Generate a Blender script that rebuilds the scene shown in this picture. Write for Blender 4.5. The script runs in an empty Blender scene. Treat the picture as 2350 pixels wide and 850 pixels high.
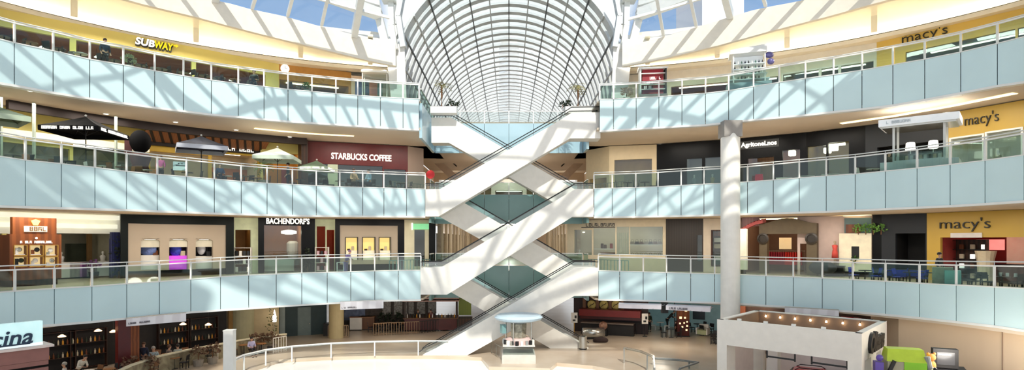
import bpy, math, random
from mathutils import Vector, Matrix
RNG = random.Random(11)
# measured camera: focal 1330 px on the 2350x850 frame, principal point (1168, 552), eye 8.4 m above the ground floor
F, PX0, PY0, EYE = 1330.0, 1168.0, 552.0, 8.4
SC = bpy.context.scene
COL = SC.collection

# ------------------------------------------------------------------ materials
MATS = {}
def lin(c):
    c = c / 255.0
    return c / 12.92 if c <= .04045 else ((c + .055) / 1.055) ** 2.4
def rgb(c): return (lin(c[0]), lin(c[1]), lin(c[2]), 1.0)
def mat(key, col=(200, 200, 200), rough=.6, metal=0.0, emit=0.0, var=.07, scale=2.5, kind='noise', spec=.5, col2=None, stretch=(1, 1, 1), coat=0.0):
    if key in MATS: return MATS[key]
    m = bpy.data.materials.new(key); m.use_nodes = True
    nt = m.node_tree; N = nt.nodes; L = nt.links
    b = N['Principled BSDF']
    tc = N.new('ShaderNodeTexCoord'); mp = N.new('ShaderNodeMapping'); mp.inputs['Scale'].default_value = stretch
    L.new(tc.outputs['Object'], mp.inputs['Vector'])
    c = rgb(col)
    c1 = rgb(col2) if col2 else tuple(min(1, x * (1 - var)) for x in c[:3]) + (1,)
    c2 = c if col2 else tuple(min(1, x * (1 + var)) for x in c[:3]) + (1,)
    if kind == 'brick':
        t = N.new('ShaderNodeTexBrick'); t.inputs['Scale'].default_value = scale
        t.inputs['Color1'].default_value = c; t.inputs['Color2'].default_value = c2; t.inputs['Mortar'].default_value = c1
        t.inputs['Mortar Size'].default_value = .012; t.offset = 0.0 if stretch == (1, 1, 1) else .5
        L.new(mp.outputs[0], t.inputs['Vector']); out = t.outputs['Color']
    else:
        if kind == 'wave':
            t = N.new('ShaderNodeTexWave'); t.inputs['Scale'].default_value = scale; t.inputs['Distortion'].default_value = 2.0
            t.inputs['Detail'].default_value = 2.0; fac = t.outputs['Fac']
        elif kind == 'voronoi':
            t = N.new('ShaderNodeTexVoronoi'); t.inputs['Scale'].default_value = scale; fac = t.outputs['Color']
        else:
            t = N.new('ShaderNodeTexNoise'); t.inputs['Scale'].default_value = scale; t.inputs['Detail'].default_value = 3.0
            if kind == 'marble': t.inputs['Distortion'].default_value = 2.5
            fac = t.outputs['Fac']
        L.new(mp.outputs[0], t.inputs['Vector'])
        r = N.new('ShaderNodeValToRGB'); r.color_ramp.elements[0].position = .3; r.color_ramp.elements[1].position = .7
        r.color_ramp.elements[0].color = c1; r.color_ramp.elements[1].color = c2
        L.new(fac, r.inputs['Fac']); out = r.outputs['Color']
    L.new(out, b.inputs['Base Color'])
    b.inputs['Roughness'].default_value = rough; b.inputs['Metallic'].default_value = metal
    b.inputs['Specular IOR Level'].default_value = spec; b.inputs['Coat Weight'].default_value = coat
    if emit:
        L.new(out, b.inputs['Emission Color']); b.inputs['Emission Strength'].default_value = emit
    MATS[key] = m
    return m
def glass(key, tint, refl=.08, rough=.02):
    if key in MATS: return MATS[key]
    m = bpy.data.materials.new(key); m.use_nodes = True
    nt = m.node_tree; N = nt.nodes; L = nt.links
    N.remove(N['Principled BSDF'])
    tr = N.new('ShaderNodeBsdfTransparent'); gl = N.new('ShaderNodeBsdfGlossy'); mx = N.new('ShaderNodeMixShader')
    tc = N.new('ShaderNodeTexCoord'); nz = N.new('ShaderNodeTexNoise'); nz.inputs['Scale'].default_value = .7
    rp = N.new('ShaderNodeValToRGB'); c = rgb(tint)
    rp.color_ramp.elements[0].color = tuple(x * .95 for x in c[:3]) + (1,); rp.color_ramp.elements[1].color = c
    L.new(tc.outputs['Object'], nz.inputs['Vector']); L.new(nz.outputs['Fac'], rp.inputs['Fac']); L.new(rp.outputs['Color'], tr.inputs['Color'])
    gl.inputs['Roughness'].default_value = rough; gl.inputs['Color'].default_value = (1, 1, 1, 1)
    mx.inputs[0].default_value = refl
    L.new(tr.outputs[0], mx.inputs[1]); L.new(gl.outputs[0], mx.inputs[2]); L.new(mx.outputs[0], N['Material Output'].inputs['Surface'])
    MATS[key] = m
    return m
W = mat('white_paint', (236, 232, 224), .5, var=.03)
WARM = mat('warm_white_paint', (228, 220, 204), .6, var=.04)
PANEL = mat('pale_blue_panel', (200, 224, 227), .22, var=.03, scale=.5, spec=.6)
TEAL = mat('teal_panel', (112, 150, 150), .25, var=.06, scale=.5)  # teal paint, also balcony panels with their shade painted in
BLUEGREY = mat('blue_grey_panel', (166, 196, 208), .25, var=.05, scale=.5)
STEEL = mat('white_steel', (226, 226, 222), .35, var=.03)
RIBM = mat('grey_rib_steel', (206, 208, 208), .5, var=.05)
CHROME = mat('brushed_steel', (196, 196, 190), .25, metal=.9, var=.05)
SOFFIT = mat('beige_soffit', (214, 198, 178), .8, var=.03, scale=.4)
COVE = mat('cream_cove', (240, 232, 208), .8, var=.02)
BLACK = mat('black_granite', (7, 7, 8), .35, var=.2, scale=5, spec=.2)
DARKG = mat('dark_green_black', (8, 16, 13), .4, var=.2, spec=.2)
SLATE = mat('slate_tile', (52, 56, 62), .5, kind='brick', scale=.6, col2=(40, 43, 48), spec=.3)
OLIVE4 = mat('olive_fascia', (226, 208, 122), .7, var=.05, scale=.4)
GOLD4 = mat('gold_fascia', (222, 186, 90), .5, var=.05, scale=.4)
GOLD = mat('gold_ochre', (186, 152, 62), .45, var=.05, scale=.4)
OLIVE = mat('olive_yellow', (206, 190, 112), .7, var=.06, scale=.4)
AMBER = mat('amber_wall', (214, 150, 48), .7, var=.08, scale=.5)
BEIGE = mat('beige_stone', (180, 164, 144), .5, var=.03, scale=.6)
CREAM = mat('cream_stone', (206, 192, 164), .5, var=.05, kind='marble', scale=1.2)
BROWN = mat('brown_wood', (128, 68, 26), .45, kind='wave', scale=.8, col2=(106, 54, 20), stretch=(1, 1, .2))
DWOOD = mat('dark_wood', (66, 38, 24), .5, kind='wave', scale=1.2, col2=(44, 26, 16), stretch=(1, 1, .2))
MAROON = mat('maroon_panel', (92, 14, 12), .4, var=.1)
DRED = mat('dark_red_wood', (78, 22, 16), .35, var=.15)
TAN = mat('tan_wall', (226, 200, 168), .75, var=.04, scale=.3)
FLOOR = mat('polished_floor', (208, 192, 172), .22, kind='noise', scale=.35, col2=(192, 174, 152))
FLOOR2 = mat('balcony_floor_tile', (186, 170, 146), .35, kind='brick', scale=.5, col2=(166, 150, 128), var=.03)
ICE = mat('ice', (246, 246, 242), .3, var=.02, scale=.2)
BLK = mat('black_metal', (20, 20, 22), .4, var=.15)
NAVY = mat('navy_cloth', (40, 46, 66), .8, var=.1)
RUBBER = mat('black_rubber', (16, 17, 18), .5, var=.1)
GLASS = glass('balustrade_glass', (216, 232, 228), .04)
PANE = glass('clear_pane', (246, 250, 250), .05)
SHOPG = glass('shop_glass', (236, 242, 240), .06)
LETW = mat('white_letter', (250, 246, 236), .5, emit=1.0, var=.02)
LETB = mat('black_letter', (22, 20, 18), .4, var=.1)
LETY = mat('yellow_letter', (240, 220, 30), .5, emit=.6, var=.02)
LIGHT = mat('lamp_white', (255, 246, 226), .5, emit=4.0, var=.01)
STRIP = mat('cove_lamp', (255, 246, 222), .5, emit=34.0, var=.01)
HALLLIGHT = mat('hall_lamp', (255, 244, 224), .5, emit=9.0, var=.01)
ROOMLIGHT = mat('room_lamp', (255, 244, 224), .5, emit=5.0, var=.01)
GREEN = mat('leaf_green', (64, 104, 40), .6, var=.35, scale=6)
DGREEN = mat('dark_leaf', (34, 48, 28), .6, var=.35, scale=6)
DRYLEAF = mat('dry_palm_leaf', (140, 134, 84), .6, var=.3, scale=6)
BARK = mat('palm_bark', (122, 86, 54), .8, kind='wave', scale=6, col2=(92, 62, 40))
TERRA = mat('planter', (150, 140, 126), .7, var=.1)

# ------------------------------------------------------------------ mesh builder
class MB:
    def __init__(s): s.v = []; s.f = []; s.m = []; s.cur = 0
    def add(s, vs, fs):
        b = len(s.v); s.v += [tuple(p) for p in vs]; s.f += [tuple(b + i for i in f) for f in fs]; s.m += [s.cur] * len(fs); return s
    def box(s, x0, x1, y0, y1, z0, z1):
        x0, x1 = sorted((x0, x1)); y0, y1 = sorted((y0, y1)); z0, z1 = sorted((z0, z1))
        return s.add([(x0, y0, z0), (x1, y0, z0), (x1, y1, z0), (x0, y1, z0), (x0, y0, z1), (x1, y0, z1), (x1, y1, z1), (x0, y1, z1)],
                     [(0, 3, 2, 1), (4, 5, 6, 7), (0, 1, 5, 4), (1, 2, 6, 5), (2, 3, 7, 6), (3, 0, 4, 7)])
    def hexa(s, a, b):   # two quads of 4 points each, joined
        return s.add(list(a) + list(b), [(3, 2, 1, 0), (4, 5, 6, 7), (0, 1, 5, 4), (1, 2, 6, 5), (2, 3, 7, 6), (3, 0, 4, 7)])
    def prism(s, pts, off):   # closed polygon extruded by vector
        n = len(pts); o = Vector(off)
        vs = [Vector(p) for p in pts] + [Vector(p) + o for p in pts]
        return s.add(vs, [tuple(range(n))[::-1], tuple(range(n, 2 * n))] + [(i, (i + 1) % n, n + (i + 1) % n, n + i) for i in range(n)])
    def poly(s, pts): return s.add(pts, [tuple(range(len(pts)))])
    def bar(s, p0, p1, w, h, up=(0, 0, 1)):
        p0, p1 = Vector(p0), Vector(p1); d = (p1 - p0)
        if d.length < 1e-6: return s
        d.normalize(); sd = d.cross(Vector(up))
        if sd.length < 1e-4: sd = d.cross(Vector((1, 0, 0)))
        sd.normalize(); u = sd.cross(d); a = sd * w / 2; c = u * h / 2
        return s.hexa([p0 - a - c, p0 + a - c, p0 + a + c, p0 - a + c], [p1 - a - c, p1 + a - c, p1 + a + c, p1 - a + c])
    def tube(s, p0, p1, r, r2=None, n=8):
        return s.path([p0, p1], [r, r if r2 is None else r2], n)
    def path(s, pts, r, n=8):
        pts = [Vector(p) for p in pts]; rs = r if isinstance(r, (list, tuple)) else [r] * len(pts); vs = []
        for i, p in enumerate(pts):
            d = (pts[min(i + 1, len(pts) - 1)] - pts[max(i - 1, 0)]).normalized()
            a = d.cross(Vector((0, 0, 1)))
            if a.length < 1e-3: a = d.cross(Vector((1, 0, 0)))
            a.normalize(); b = a.cross(d)
            vs += [p + (a * math.cos(2 * math.pi * k / n) + b * math.sin(2 * math.pi * k / n)) * rs[i] for k in range(n)]
        fs = []
        for i in range(len(pts) - 1):
            for k in range(n): fs.append((i * n + k, i * n + (k + 1) % n, (i + 1) * n + (k + 1) % n, (i + 1) * n + k))
        fs += [tuple(range(n))[::-1], tuple(range((len(pts) - 1) * n, len(pts) * n))]
        return s.add(vs, fs)
    def lathe(s, prof, c=(0, 0, 0), n=16, a0=0.0):
        vs = []; fs = []; m = len(prof)
        for r, z in prof: vs += [(c[0] + r * math.cos(a0 + 2 * math.pi * k / n), c[1] + r * math.sin(a0 + 2 * math.pi * k / n), c[2] + z) for k in range(n)]
        for i in range(m - 1):
            for k in range(n): fs.append((i * n + k, i * n + (k + 1) % n, (i + 1) * n + (k + 1) % n, (i + 1) * n + k))
        fs += [tuple(range(n))[::-1], tuple(range((m - 1) * n, m * n))]
        return s.add(vs, fs)
    def ball(s, c, r, n=10, m=6):
        r = r if isinstance(r, (tuple, list)) else (r, r, r); vs = []; fs = []
        for i in range(1, m):
            t = math.pi * i / m
            vs += [(c[0] + r[0] * math.sin(t) * math.cos(2 * math.pi * k / n), c[1] + r[1] * math.sin(t) * math.sin(2 * math.pi * k / n), c[2] + r[2] * math.cos(t)) for k in range(n)]
        vs += [(c[0], c[1], c[2] + r[2]), (c[0], c[1], c[2] - r[2])]; T_, B_ = len(vs) - 2, len(vs) - 1
        for i in range(m - 2):
            for k in range(n): fs.append((i * n + k, (i + 1) * n + k, (i + 1) * n + (k + 1) % n, i * n + (k + 1) % n))
        for k in range(n): fs += [(T_, k, (k + 1) % n), (B_, (m - 2) * n + (k + 1) % n, (m - 2) * n + k)]
        return s.add(vs, fs)
    def wall(s, u0, u1, z0, z1, holes, n0, n1):
        us = sorted({u0, u1} | {min(max(h[k], u0), u1) for h in holes for k in (0, 2)})
        zs = sorted({z0, z1} | {min(max(h[k], z0), z1) for h in holes for k in (1, 3)})
        for i in range(len(us) - 1):
            for j in range(len(zs) - 1):
                cu, cz = (us[i] + us[i + 1]) / 2, (zs[j] + zs[j + 1]) / 2
                if not any(h[0] < cu < h[2] and h[1] < cz < h[3] for h in holes): s.box(us[i], us[i + 1], n0, n1, zs[j], zs[j + 1])
        return s
    def build(s, name, mats, parent=None, smooth=False, loc=None, rotz=0.0, label=None):
        me = bpy.data.meshes.new(name); me.from_pydata(s.v, [], s.f)
        for m in (mats if isinstance(mats, (list, tuple)) else [mats]): me.materials.append(m)
        me.polygons.foreach_set('material_index', s.m)
        if smooth: me.polygons.foreach_set('use_smooth', [True] * len(s.f))
        me.update()
        o = bpy.data.objects.new(name, me); COL.objects.link(o)
        if parent is not None: o.parent = parent
        if loc is not None: o.location = loc
        if rotz: o.rotation_euler = (0, 0, rotz)
        if label: o['label'] = label
        return o
def tag(o, label=None, cat=None, group=None, kind=None):
    if label: o['label'] = label
    if cat: o['category'] = cat
    if group: o['group'] = group
    if kind: o['kind'] = kind
    return o
def T(name, label, cat, loc=(0, 0, 0), rotz=0.0, group=None):
    o = bpy.data.objects.new(name, None); COL.objects.link(o); o.empty_display_size = .2
    o.location = loc; o.rotation_euler = (0, 0, rotz)
    return tag(o, label, cat, group)
def S(o): o['kind'] = 'structure'; return o
def dup(root, loc, rotz=0.0, label=None, group=None, scale=None):
    r = root.copy(); COL.objects.link(r); r.location = loc; r.rotation_euler = (0, 0, rotz)
    if scale: r.scale = (scale,) * 3
    if label: r['label'] = label
    if group: r['group'] = group
    for ch in list(root.children):
        c = ch.copy(); COL.objects.link(c); c.parent = r
        for g in ch.children:
            d = g.copy(); COL.objects.link(d); d.parent = c
    return r
def text(body, w, h, m, parent, name='lettering', at=(0, 0, 0), ext=.03, shear=0.0, offset=0.0, label=None, rot=0.0, zrot=0.0):
    cu = bpy.data.curves.new('t', 'FONT'); cu.body = body; cu.size = 1; cu.extrude = .02; cu.shear = shear; cu.offset = offset; cu.resolution_u = 3
    o = bpy.data.objects.new('t', cu); COL.objects.link(o)
    dg = bpy.context.evaluated_depsgraph_get(); me = bpy.data.meshes.new_from_object(o.evaluated_get(dg))
    bpy.data.objects.remove(o); bpy.data.curves.remove(cu)
    xs = [v.co.x for v in me.vertices]; ys = [v.co.y for v in me.vertices]; x0, x1, y0, y1 = min(xs), max(xs), min(ys), max(ys)
    cr, sr = math.cos(rot), math.sin(rot); cz, sz = math.cos(zrot), math.sin(zrot)
    for v in me.vertices:
        x = ((v.co.x - x0) / (x1 - x0) - .5) * w; y = ((v.co.y - y0) / (y1 - y0) - .5) * h; z = v.co.z / .02 * ext / 2
        x, y = x * cr - y * sr, x * sr + y * cr
        p = (x, -z - ext / 2, y)
        v.co = (at[0] + p[0] * cz - p[1] * sz, at[1] + p[0] * sz + p[1] * cz, at[2] + p[2])
    me.materials.append(m); me.name = name
    ob = bpy.data.objects.new(name, me); COL.objects.link(ob); ob.parent = parent
    if label: ob['label'] = label
    return ob
def marks(u0, u1, z0, z1, n, seed):   # unreadable lettering: little strokes where the photo shows blurred characters
    b = MB(); r = random.Random(seed); k = max(2, int((u1 - u0) / ((z1 - z0) * .8))); st = (u1 - u0) / k
    for i in range(k):
        a = u0 + i * st; c = a + st * .78; t = st * .2; q = r.random(); h = z1 - z0
        if q < .12: continue
        b.box(a, a + t, n - .03, n, z0, z1)
        if q > .3: b.box(c - t, c, n - .03, n, z0, z1 - (h * .4 if q > .8 else 0))
        if q > .45: b.box(a, c, n - .03, n, z1 - h * .18, z1)
        if q < .75: b.box(a, c, n - .03, n, z0, z0 + h * .18)
        if q > .55: b.box(a, c, n - .03, n, z0 + h * .42, z0 + h * .58)
    return b

# ------------------------------------------------------------------ image to world
def pt(px, py, Y): return Vector(((px - PX0) * Y / F, Y, EYE + (PY0 - py) * Y / F))
def gp(px, py, z=0.0):
    Y = (EYE - z) * F / (py - PY0); return Vector(((px - PX0) * Y / F, Y, z))
_T = [(0, 41.6), (140, 41.55), (279, 41.1), (397, 40.1), (507, 38.9), (562, 38.2), (683, 36.7), (813, 34.7), (885, 33.6), (962, 32.4), (1046, 31.1), (1135, 29.7), (1240, 28.0)]
def Zt(t):
    for (a, za), (b, zb) in zip(_T, _T[1:]):
        if t <= b: return za + (zb - za) * (t - a) / (b - a)
    return 28.0
KF = {4: (1.0, 0.0), 3: (1.03, .07), 2: (1.03, .09)}
def edge(L, px):
    t = abs(px - PX0); k = KF[L]; Y = Zt(t) * (k[0] - k[1] * (t / 1110) ** 2)
    return Vector(((px - PX0) * Y / F, Y))
_CC = {}
def curve(L, d=0.0):
    key = (L, round(d, 3))
    if key in _CC: return _CC[key]
    if (L, 0) not in _CC:
        raw = [edge(L, PX0 + s) for s in range(-1200, 1201, 30)]
        for _ in range(6):
            raw = [raw[0]] + [(raw[i - 1] + raw[i] * 2 + raw[i + 1]) / 4 for i in range(1, len(raw) - 1)] + [raw[-1]]
        a = (raw[0] - raw[3]).normalized(); b = (raw[-1] - raw[-4]).normalized()
        a2 = Vector((a.x * .6, a.y)).normalized(); b2 = Vector((b.x * .6, b.y)).normalized()
        raw = [raw[0] + a * 3 + a2 * (i * 2.) for i in range(6, -1, -1)] + raw + [raw[-1] + b * 3 + b2 * (i * 2.) for i in range(7)]
        _CC[(L, 0)] = raw
    raw = _CC[(L, 0)]
    out = []
    for i, p in enumerate(raw):
        t = (raw[min(i + 1, len(raw) - 1)] - raw[max(i - 1, 0)]).normalized()
        out.append(p + Vector((-t.y, t.x)) * d)
    _CC[key] = out
    return out
def on_curve(L, px, d=0.0):
    c = curve(L, d); rx = (px - PX0) / F
    for i in range(len(c) - 1):
        f0 = c[i].x - rx * c[i].y; f1 = c[i + 1].x - rx * c[i + 1].y
        if f0 <= 0 <= f1 and c[i].y > 0:
            t = -f0 / (f1 - f0) if f1 != f0 else 0
            return c[i].lerp(c[i + 1], t)
    return c[0] if px < PX0 else c[-1]
def sub(L, d, pxa, pxb):   # piece of the curve between two pixel columns
    c = curve(L, d); A, B = on_curve(L, pxa, d), on_curve(L, pxb, d)
    ra, rb = (pxa - PX0) / F, (pxb - PX0) / F
    mid = [p for p in c if p.y > 0 and ra + 1e-3 < p.x / p.y < rb - 1e-3]
    return [A] + mid + [B]
def full(L, d, side, lim0=6.35):   # from the far end to the landing, off-frame part included
    c = curve(L, d)
    lim = -lim0 if side < 0 else lim0
    if side < 0: return [p for p in c if p.x < lim - .05] + [Vector((lim, c[len(c) // 2].y))]
    return [Vector((lim, c[len(c) // 2].y))] + [p for p in c if p.x > lim + .05]
class Fa:
    """A flat front set back d metres from the balcony edge: local x along it, y into the shop, z up from the floor."""
    def __init__(s, name, label, cat, L, x0, x1, d, zf, group=None, d1=None):
        s.P0 = on_curve(L, x0, d); s.P1 = on_curve(L, x1, d if d1 is None else d1); s.zf = zf
        s.setup(name, label, cat, group)
    def setup(s, name, label, cat, group=None):
        s.U = (s.P1 - s.P0).normalized(); s.N = Vector((-s.U.y, s.U.x)); s.len = (s.P1 - s.P0).length
        s.rot = math.atan2(s.U.y, s.U.x)
        s.root = T(name, label, cat, (s.P0.x, s.P0.y, s.zf), s.rot, group)
    def u(s, px, n=0.0):
        rx = (px - PX0) / F; B = s.P0 + s.N * n
        return -(B.x - rx * B.y) / (s.U.x - rx * s.U.y)
    def z(s, px, py, n=0.0):
        p = s.P0 + s.N * n + s.U * s.u(px, n); return EYE + (PY0 - py) * p.y / F - s.zf
    def r(s, a, b, c, d, n=0.0):   # pixel rectangle -> (u0, z0, u1, z1)
        m = (a + c) / 2; return (s.u(a, n), s.z(m, d, n), s.u(c, n), s.z(m, b, n))
    def w(s, u, n, z): p = s.P0 + s.U * u + s.N * n; return Vector((p.x, p.y, s.zf + z))
    def wp(s, px, py, n=0.0): return s.w(s.u(px, n), n, s.z(px, py, n))
class FaP(Fa):   # the same on a free plane through two ground points
    def __init__(s, name, label, cat, P0, P1, zf, group=None):
        s.P0 = Vector((P0[0], P0[1])); s.P1 = Vector((P1[0], P1[1])); s.zf = zf
        s.setup(name, label, cat, group)
# ------------------------------------------------------------------ camera, sky, sun
cam = bpy.data.cameras.new('camera'); camo = bpy.data.objects.new('camera', cam); COL.objects.link(camo)
cam.sensor_width = 36; cam.lens = 36 * F / 2350; cam.shift_x = (1175 - PX0) / 2350; cam.shift_y = (PY0 - 425) / 2350
camo.location = (0, 0, EYE); camo.rotation_euler = (math.pi / 2, 0, 0); cam.clip_end = 600
SC.camera = camo
cy = SC.cycles
cy.max_bounces = 7; cy.diffuse_bounces = 3; cy.glossy_bounces = 2; cy.transmission_bounces = 4; cy.transparent_max_bounces = 16; cy.caustics_reflective = False; cy.caustics_refractive = False
SC.view_settings.view_transform = 'Standard'; SC.view_settings.look = 'None'; SC.view_settings.exposure = 0.0
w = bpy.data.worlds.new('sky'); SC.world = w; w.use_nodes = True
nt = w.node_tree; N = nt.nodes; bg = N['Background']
tc = N.new('ShaderNodeTexCoord'); sep = N.new('ShaderNodeSeparateXYZ'); nt.links.new(tc.outputs['Generated'], sep.inputs[0])
rp = N.new('ShaderNodeValToRGB'); e = rp.color_ramp.elements
e[0].position = .0; e[0].color = (.62, .60, .58, 1); e[1].position = 1.0; e[1].color = (.16, .33, .66, 1)
for p_, c_ in ((.02, (.92, .93, .95, 1)), (.20, (.66, .78, .92, 1)), (.34, (.30, .48, .78, 1))):
    k = e.new(p_); k.color = c_
nt.links.new(sep.outputs['Z'], rp.inputs['Fac'])
nz = N.new('ShaderNodeTexNoise'); nz.inputs['Scale'].default_value = 2.6; nz.inputs['Detail'].default_value = 6
nt.links.new(tc.outputs['Generated'], nz.inputs['Vector'])
# a bright bank of cloud stands beyond the end of the vault (north, +Y)
ax = N.new('ShaderNodeMath'); ax.operation = 'ABSOLUTE'; nt.links.new(sep.outputs['X'], ax.inputs[0])
mr = N.new('ShaderNodeMapRange'); mr.inputs['From Min'].default_value = .12; mr.inputs['From Max'].default_value = .215; mr.inputs['To Min'].default_value = .7; mr.inputs['To Max'].default_value = 0
nt.links.new(ax.outputs[0], mr.inputs['Value'])
ad = N.new('ShaderNodeMath'); ad.operation = 'ADD'; nt.links.new(nz.outputs['Fac'], ad.inputs[0]); nt.links.new(mr.outputs[0], ad.inputs[1])
cr = N.new('ShaderNodeValToRGB'); cr.color_ramp.elements[0].position = .60; cr.color_ramp.elements[1].position = .76
nt.links.new(ad.outputs[0], cr.inputs['Fac'])
mx = N.new('ShaderNodeMix'); mx.data_type = 'RGBA'; nt.links.new(cr.outputs['Color'], mx.inputs['Factor'])
nt.links.new(rp.outputs['Color'], mx.inputs['A']); mx.inputs['B'].default_value = (1.25, 1.25, 1.24, 1)
nt.links.new(mx.outputs['Result'], bg.inputs['Color']); 
# sky strength raised behind the viewer and below the horizon, an added fill light
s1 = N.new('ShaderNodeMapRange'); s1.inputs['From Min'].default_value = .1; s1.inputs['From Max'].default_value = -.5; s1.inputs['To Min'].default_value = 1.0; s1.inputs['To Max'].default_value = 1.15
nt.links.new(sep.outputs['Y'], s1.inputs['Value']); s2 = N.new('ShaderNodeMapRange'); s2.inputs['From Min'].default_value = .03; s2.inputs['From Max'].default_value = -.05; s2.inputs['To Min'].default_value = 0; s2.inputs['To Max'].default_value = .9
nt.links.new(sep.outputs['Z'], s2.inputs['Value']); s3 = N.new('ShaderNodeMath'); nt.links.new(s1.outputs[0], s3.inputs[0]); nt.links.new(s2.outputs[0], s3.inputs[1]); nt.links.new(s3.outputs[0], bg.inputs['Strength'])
sl = bpy.data.lights.new('sun', 'SUN'); sl.energy = 4.0; sl.angle = math.radians(.9); sl.color = (1, .95, .86)
so = bpy.data.objects.new('sun', sl); COL.objects.link(so)
SUN = Vector((-.10, .76, -.64)).normalized()
so.rotation_euler = SUN.to_track_quat('-Z', 'Y').to_euler(); so.location = (10, -30, 60)

# ------------------------------------------------------------------ floors, soffits, added outer walls
ZF = {1: 0.0, 2: 5.85, 3: 12.0, 4: 18.4}
ZB = {2: 3.97, 3: 10.17, 4: 16.36}      # undersides
def strip_slab(name, L, side, d0, d1, z0, z1, m, lim=6.35):
    a, b = full(L, d0, side, lim), full(L, d1, side, lim)
    n = 60
    def res(c):
        ln = [0]
        for p, q in zip(c, c[1:]): ln.append(ln[-1] + (q - p).length)
        out = []
        for i in range(n + 1):
            t = ln[-1] * i / n; k = 0
            while k < len(c) - 2 and ln[k + 1] < t: k += 1
            out.append(c[k].lerp(c[k + 1], (t - ln[k]) / max(1e-6, ln[k + 1] - ln[k])))
        return out
    a, b = res(a), res(b); mb = MB(); vs = []
    for p, q in zip(a, b): vs += [(p.x, p.y, z0), (q.x, q.y, z0), (q.x, q.y, z1), (p.x, p.y, z1)]
    fs = []
    for i in range(n):
        k = i * 4
        for j in range(4): fs.append((k + j, k + (j + 1) % 4, k + 4 + (j + 1) % 4, k + 4 + j))
    fs += [(0, 1, 2, 3), (n * 4 + 3, n * 4 + 2, n * 4 + 1, n * 4)]
    mb.add(vs, fs)
    return S(mb.build(name, m))
ORD = {2: 'second', 3: 'third', 4: 'fourth'}
for L in (2, 3, 4):
    for sd, nm in ((-1, 'left'), (1, 'right')):
        strip_slab('floor_%s_storey_%s' % (ORD[L], nm), L, sd, .12, 15, ZF[L] - .12, ZF[L], FLOOR2)
        strip_slab('ceiling_below_%s_storey_%s' % (ORD[L], nm), L, sd, .12, 15, ZB[L], ZB[L] + .15, SOFFIT)
    # the mall hall behind the crossing escalators
    S(MB().box(-9, 9, 49, 104, ZF[L] - .12, ZF[L]).build('floor_%s_storey_hall' % ORD[L], FLOOR2))
    S(MB().box(-9, 9, 49, 104, ZB[L], ZB[L] + .15).build('ceiling_below_%s_storey_hall' % ORD[L], SOFFIT))
for sd, nm in ((-1, 'left'), (1, 'right')):  # unseen gallery shell, added to keep outside light out
    strip_slab('wall_outer_%s' % nm, 4, sd, 17.4, 17.8, -.2, 25.5, WARM, 9.6)
    strip_slab('ceiling_roof_%s' % nm, 4, sd, 6.0, 17.6, 24.9, 25.2, WARM, 9.6)
# ground floor with the opening for the rink in front
rink = [gp(px, py) for px, py in ((560, 846), (640, 826), (740, 820), (860, 817), (1000, 817), (1105, 821), (1122, 842), (1262, 846), (1278, 833), (1360, 840), (1440, 853))]
left_in = [(-17.0, 36.0), (-19, 20), (-19, -12)]; right_in = [(9.2, 30), (10.5, 20), (10.5, -12)]
edge_pts = [(-19, -12), (-19, 20), (-17.6, 35.0)] + [(p.x, p.y) for p in rink[1:-1]] + [(8.0, 36.4), (10.5, 20), (10.5, -12)]
mb = MB()
outer = [(-70, -12), (-70, 110), (70, 110), (70, -12)]
far = 110
for (x0, y0), (x1, y1) in zip(edge_pts[2:-1], edge_pts[3:-1]):
    mb.poly([(x0, y0, 0), (x1, y1, 0), (x1, far, 0), (x0, far, 0)])
mb.poly([(-70, -12, 0), (-19, -12, 0), (-19, 20, 0), (-17.6, 35, 0), (-17.6, far, 0), (-70, far, 0)])
mb.poly([(10.5, -12, 0), (70, -12, 0), (70, far, 0), (10.5, far, 0)])
for (x0, y0), (x1, y1) in zip(edge_pts, edge_pts[1:]):
    mb.poly([(x0, y0, 0), (x1, y1, 0), (x1, y1, -.3), (x0, y0, -.3)])
S(mb.build('floor', FLOOR))
S(MB().poly([(-21, -12, -.25), (13, -12, -.25), (13, 43, -.25), (-21, 43, -.25)]).build('floor_ice_rink', ICE))

# ------------------------------------------------------------------ balcony parapets with glass balustrades
TOPS = {
 (4, -1): [(-58, 76), (33, 99.4), (122, 117.7), (206, 137), (283, 150), (355, 163.6), (421, 175), (485, 185), (547, 193), (606, 199.5), (661, 206), (716, 211), (771, 216), (821, 220), (873, 223.5), (925, 226.5), (962, 228)],
 (4, 1): [(1376, 229), (1408, 228.6), (1460, 226), (1512, 223), (1565, 218.7), (1619, 215), (1672, 209), (1729, 199.5), (1788, 190), (1848, 181), (1912.7, 172.5), (1978, 162), (2049, 149.8), (2122, 137), (2204.7, 120.8), (2288.8, 101), (2380, 78)],
 (3, -1): [(-35, 355), (58, 369), (141, 377), (218, 385.5), (290.5, 394.5), (361, 401.5), (428, 406.5), (492, 412), (553.5, 417.5), (613, 421.5), (671, 424.5), (726, 427.2), (780, 429.5), (832.5, 431), (881, 432.3), (933, 434), (976, 435)],
 (3, 1): [(1363, 434), (1405, 432.9), (1459, 431.6), (1510, 429.5), (1563, 426.5), (1615.5, 423.8), (1668, 421.5), (1715.5, 418.4), (1774.6, 414.2), (1834, 409.5), (1896, 405), (1962.5, 400.6), (2031.7, 394), (2104.5, 387), (2180.4, 379), (2260.4, 369.5), (2350, 357)],
 (2, -1): [(-55, 677), (34, 670), (124.7, 664), (211, 659), (291, 653), (366, 648), (438, 642.5), (506, 637), (570.8, 633), (634, 630.5), (692.6, 628), (751, 626.5), (805, 625), (860, 623.3), (914, 622), (966, 621.5)],
 (2, 1): [(1373, 622.5), (1422, 624), (1476, 625.2), (1529.5, 627), (1585, 628.8), (1640, 630), (1696, 632), (1757.7, 634.5), (1820.5, 637), (1887, 640), (1957, 643.5), (2032, 647.5), (2110, 652), (2194.4, 656), (2282, 660.5), (2370, 665)],
}
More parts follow.
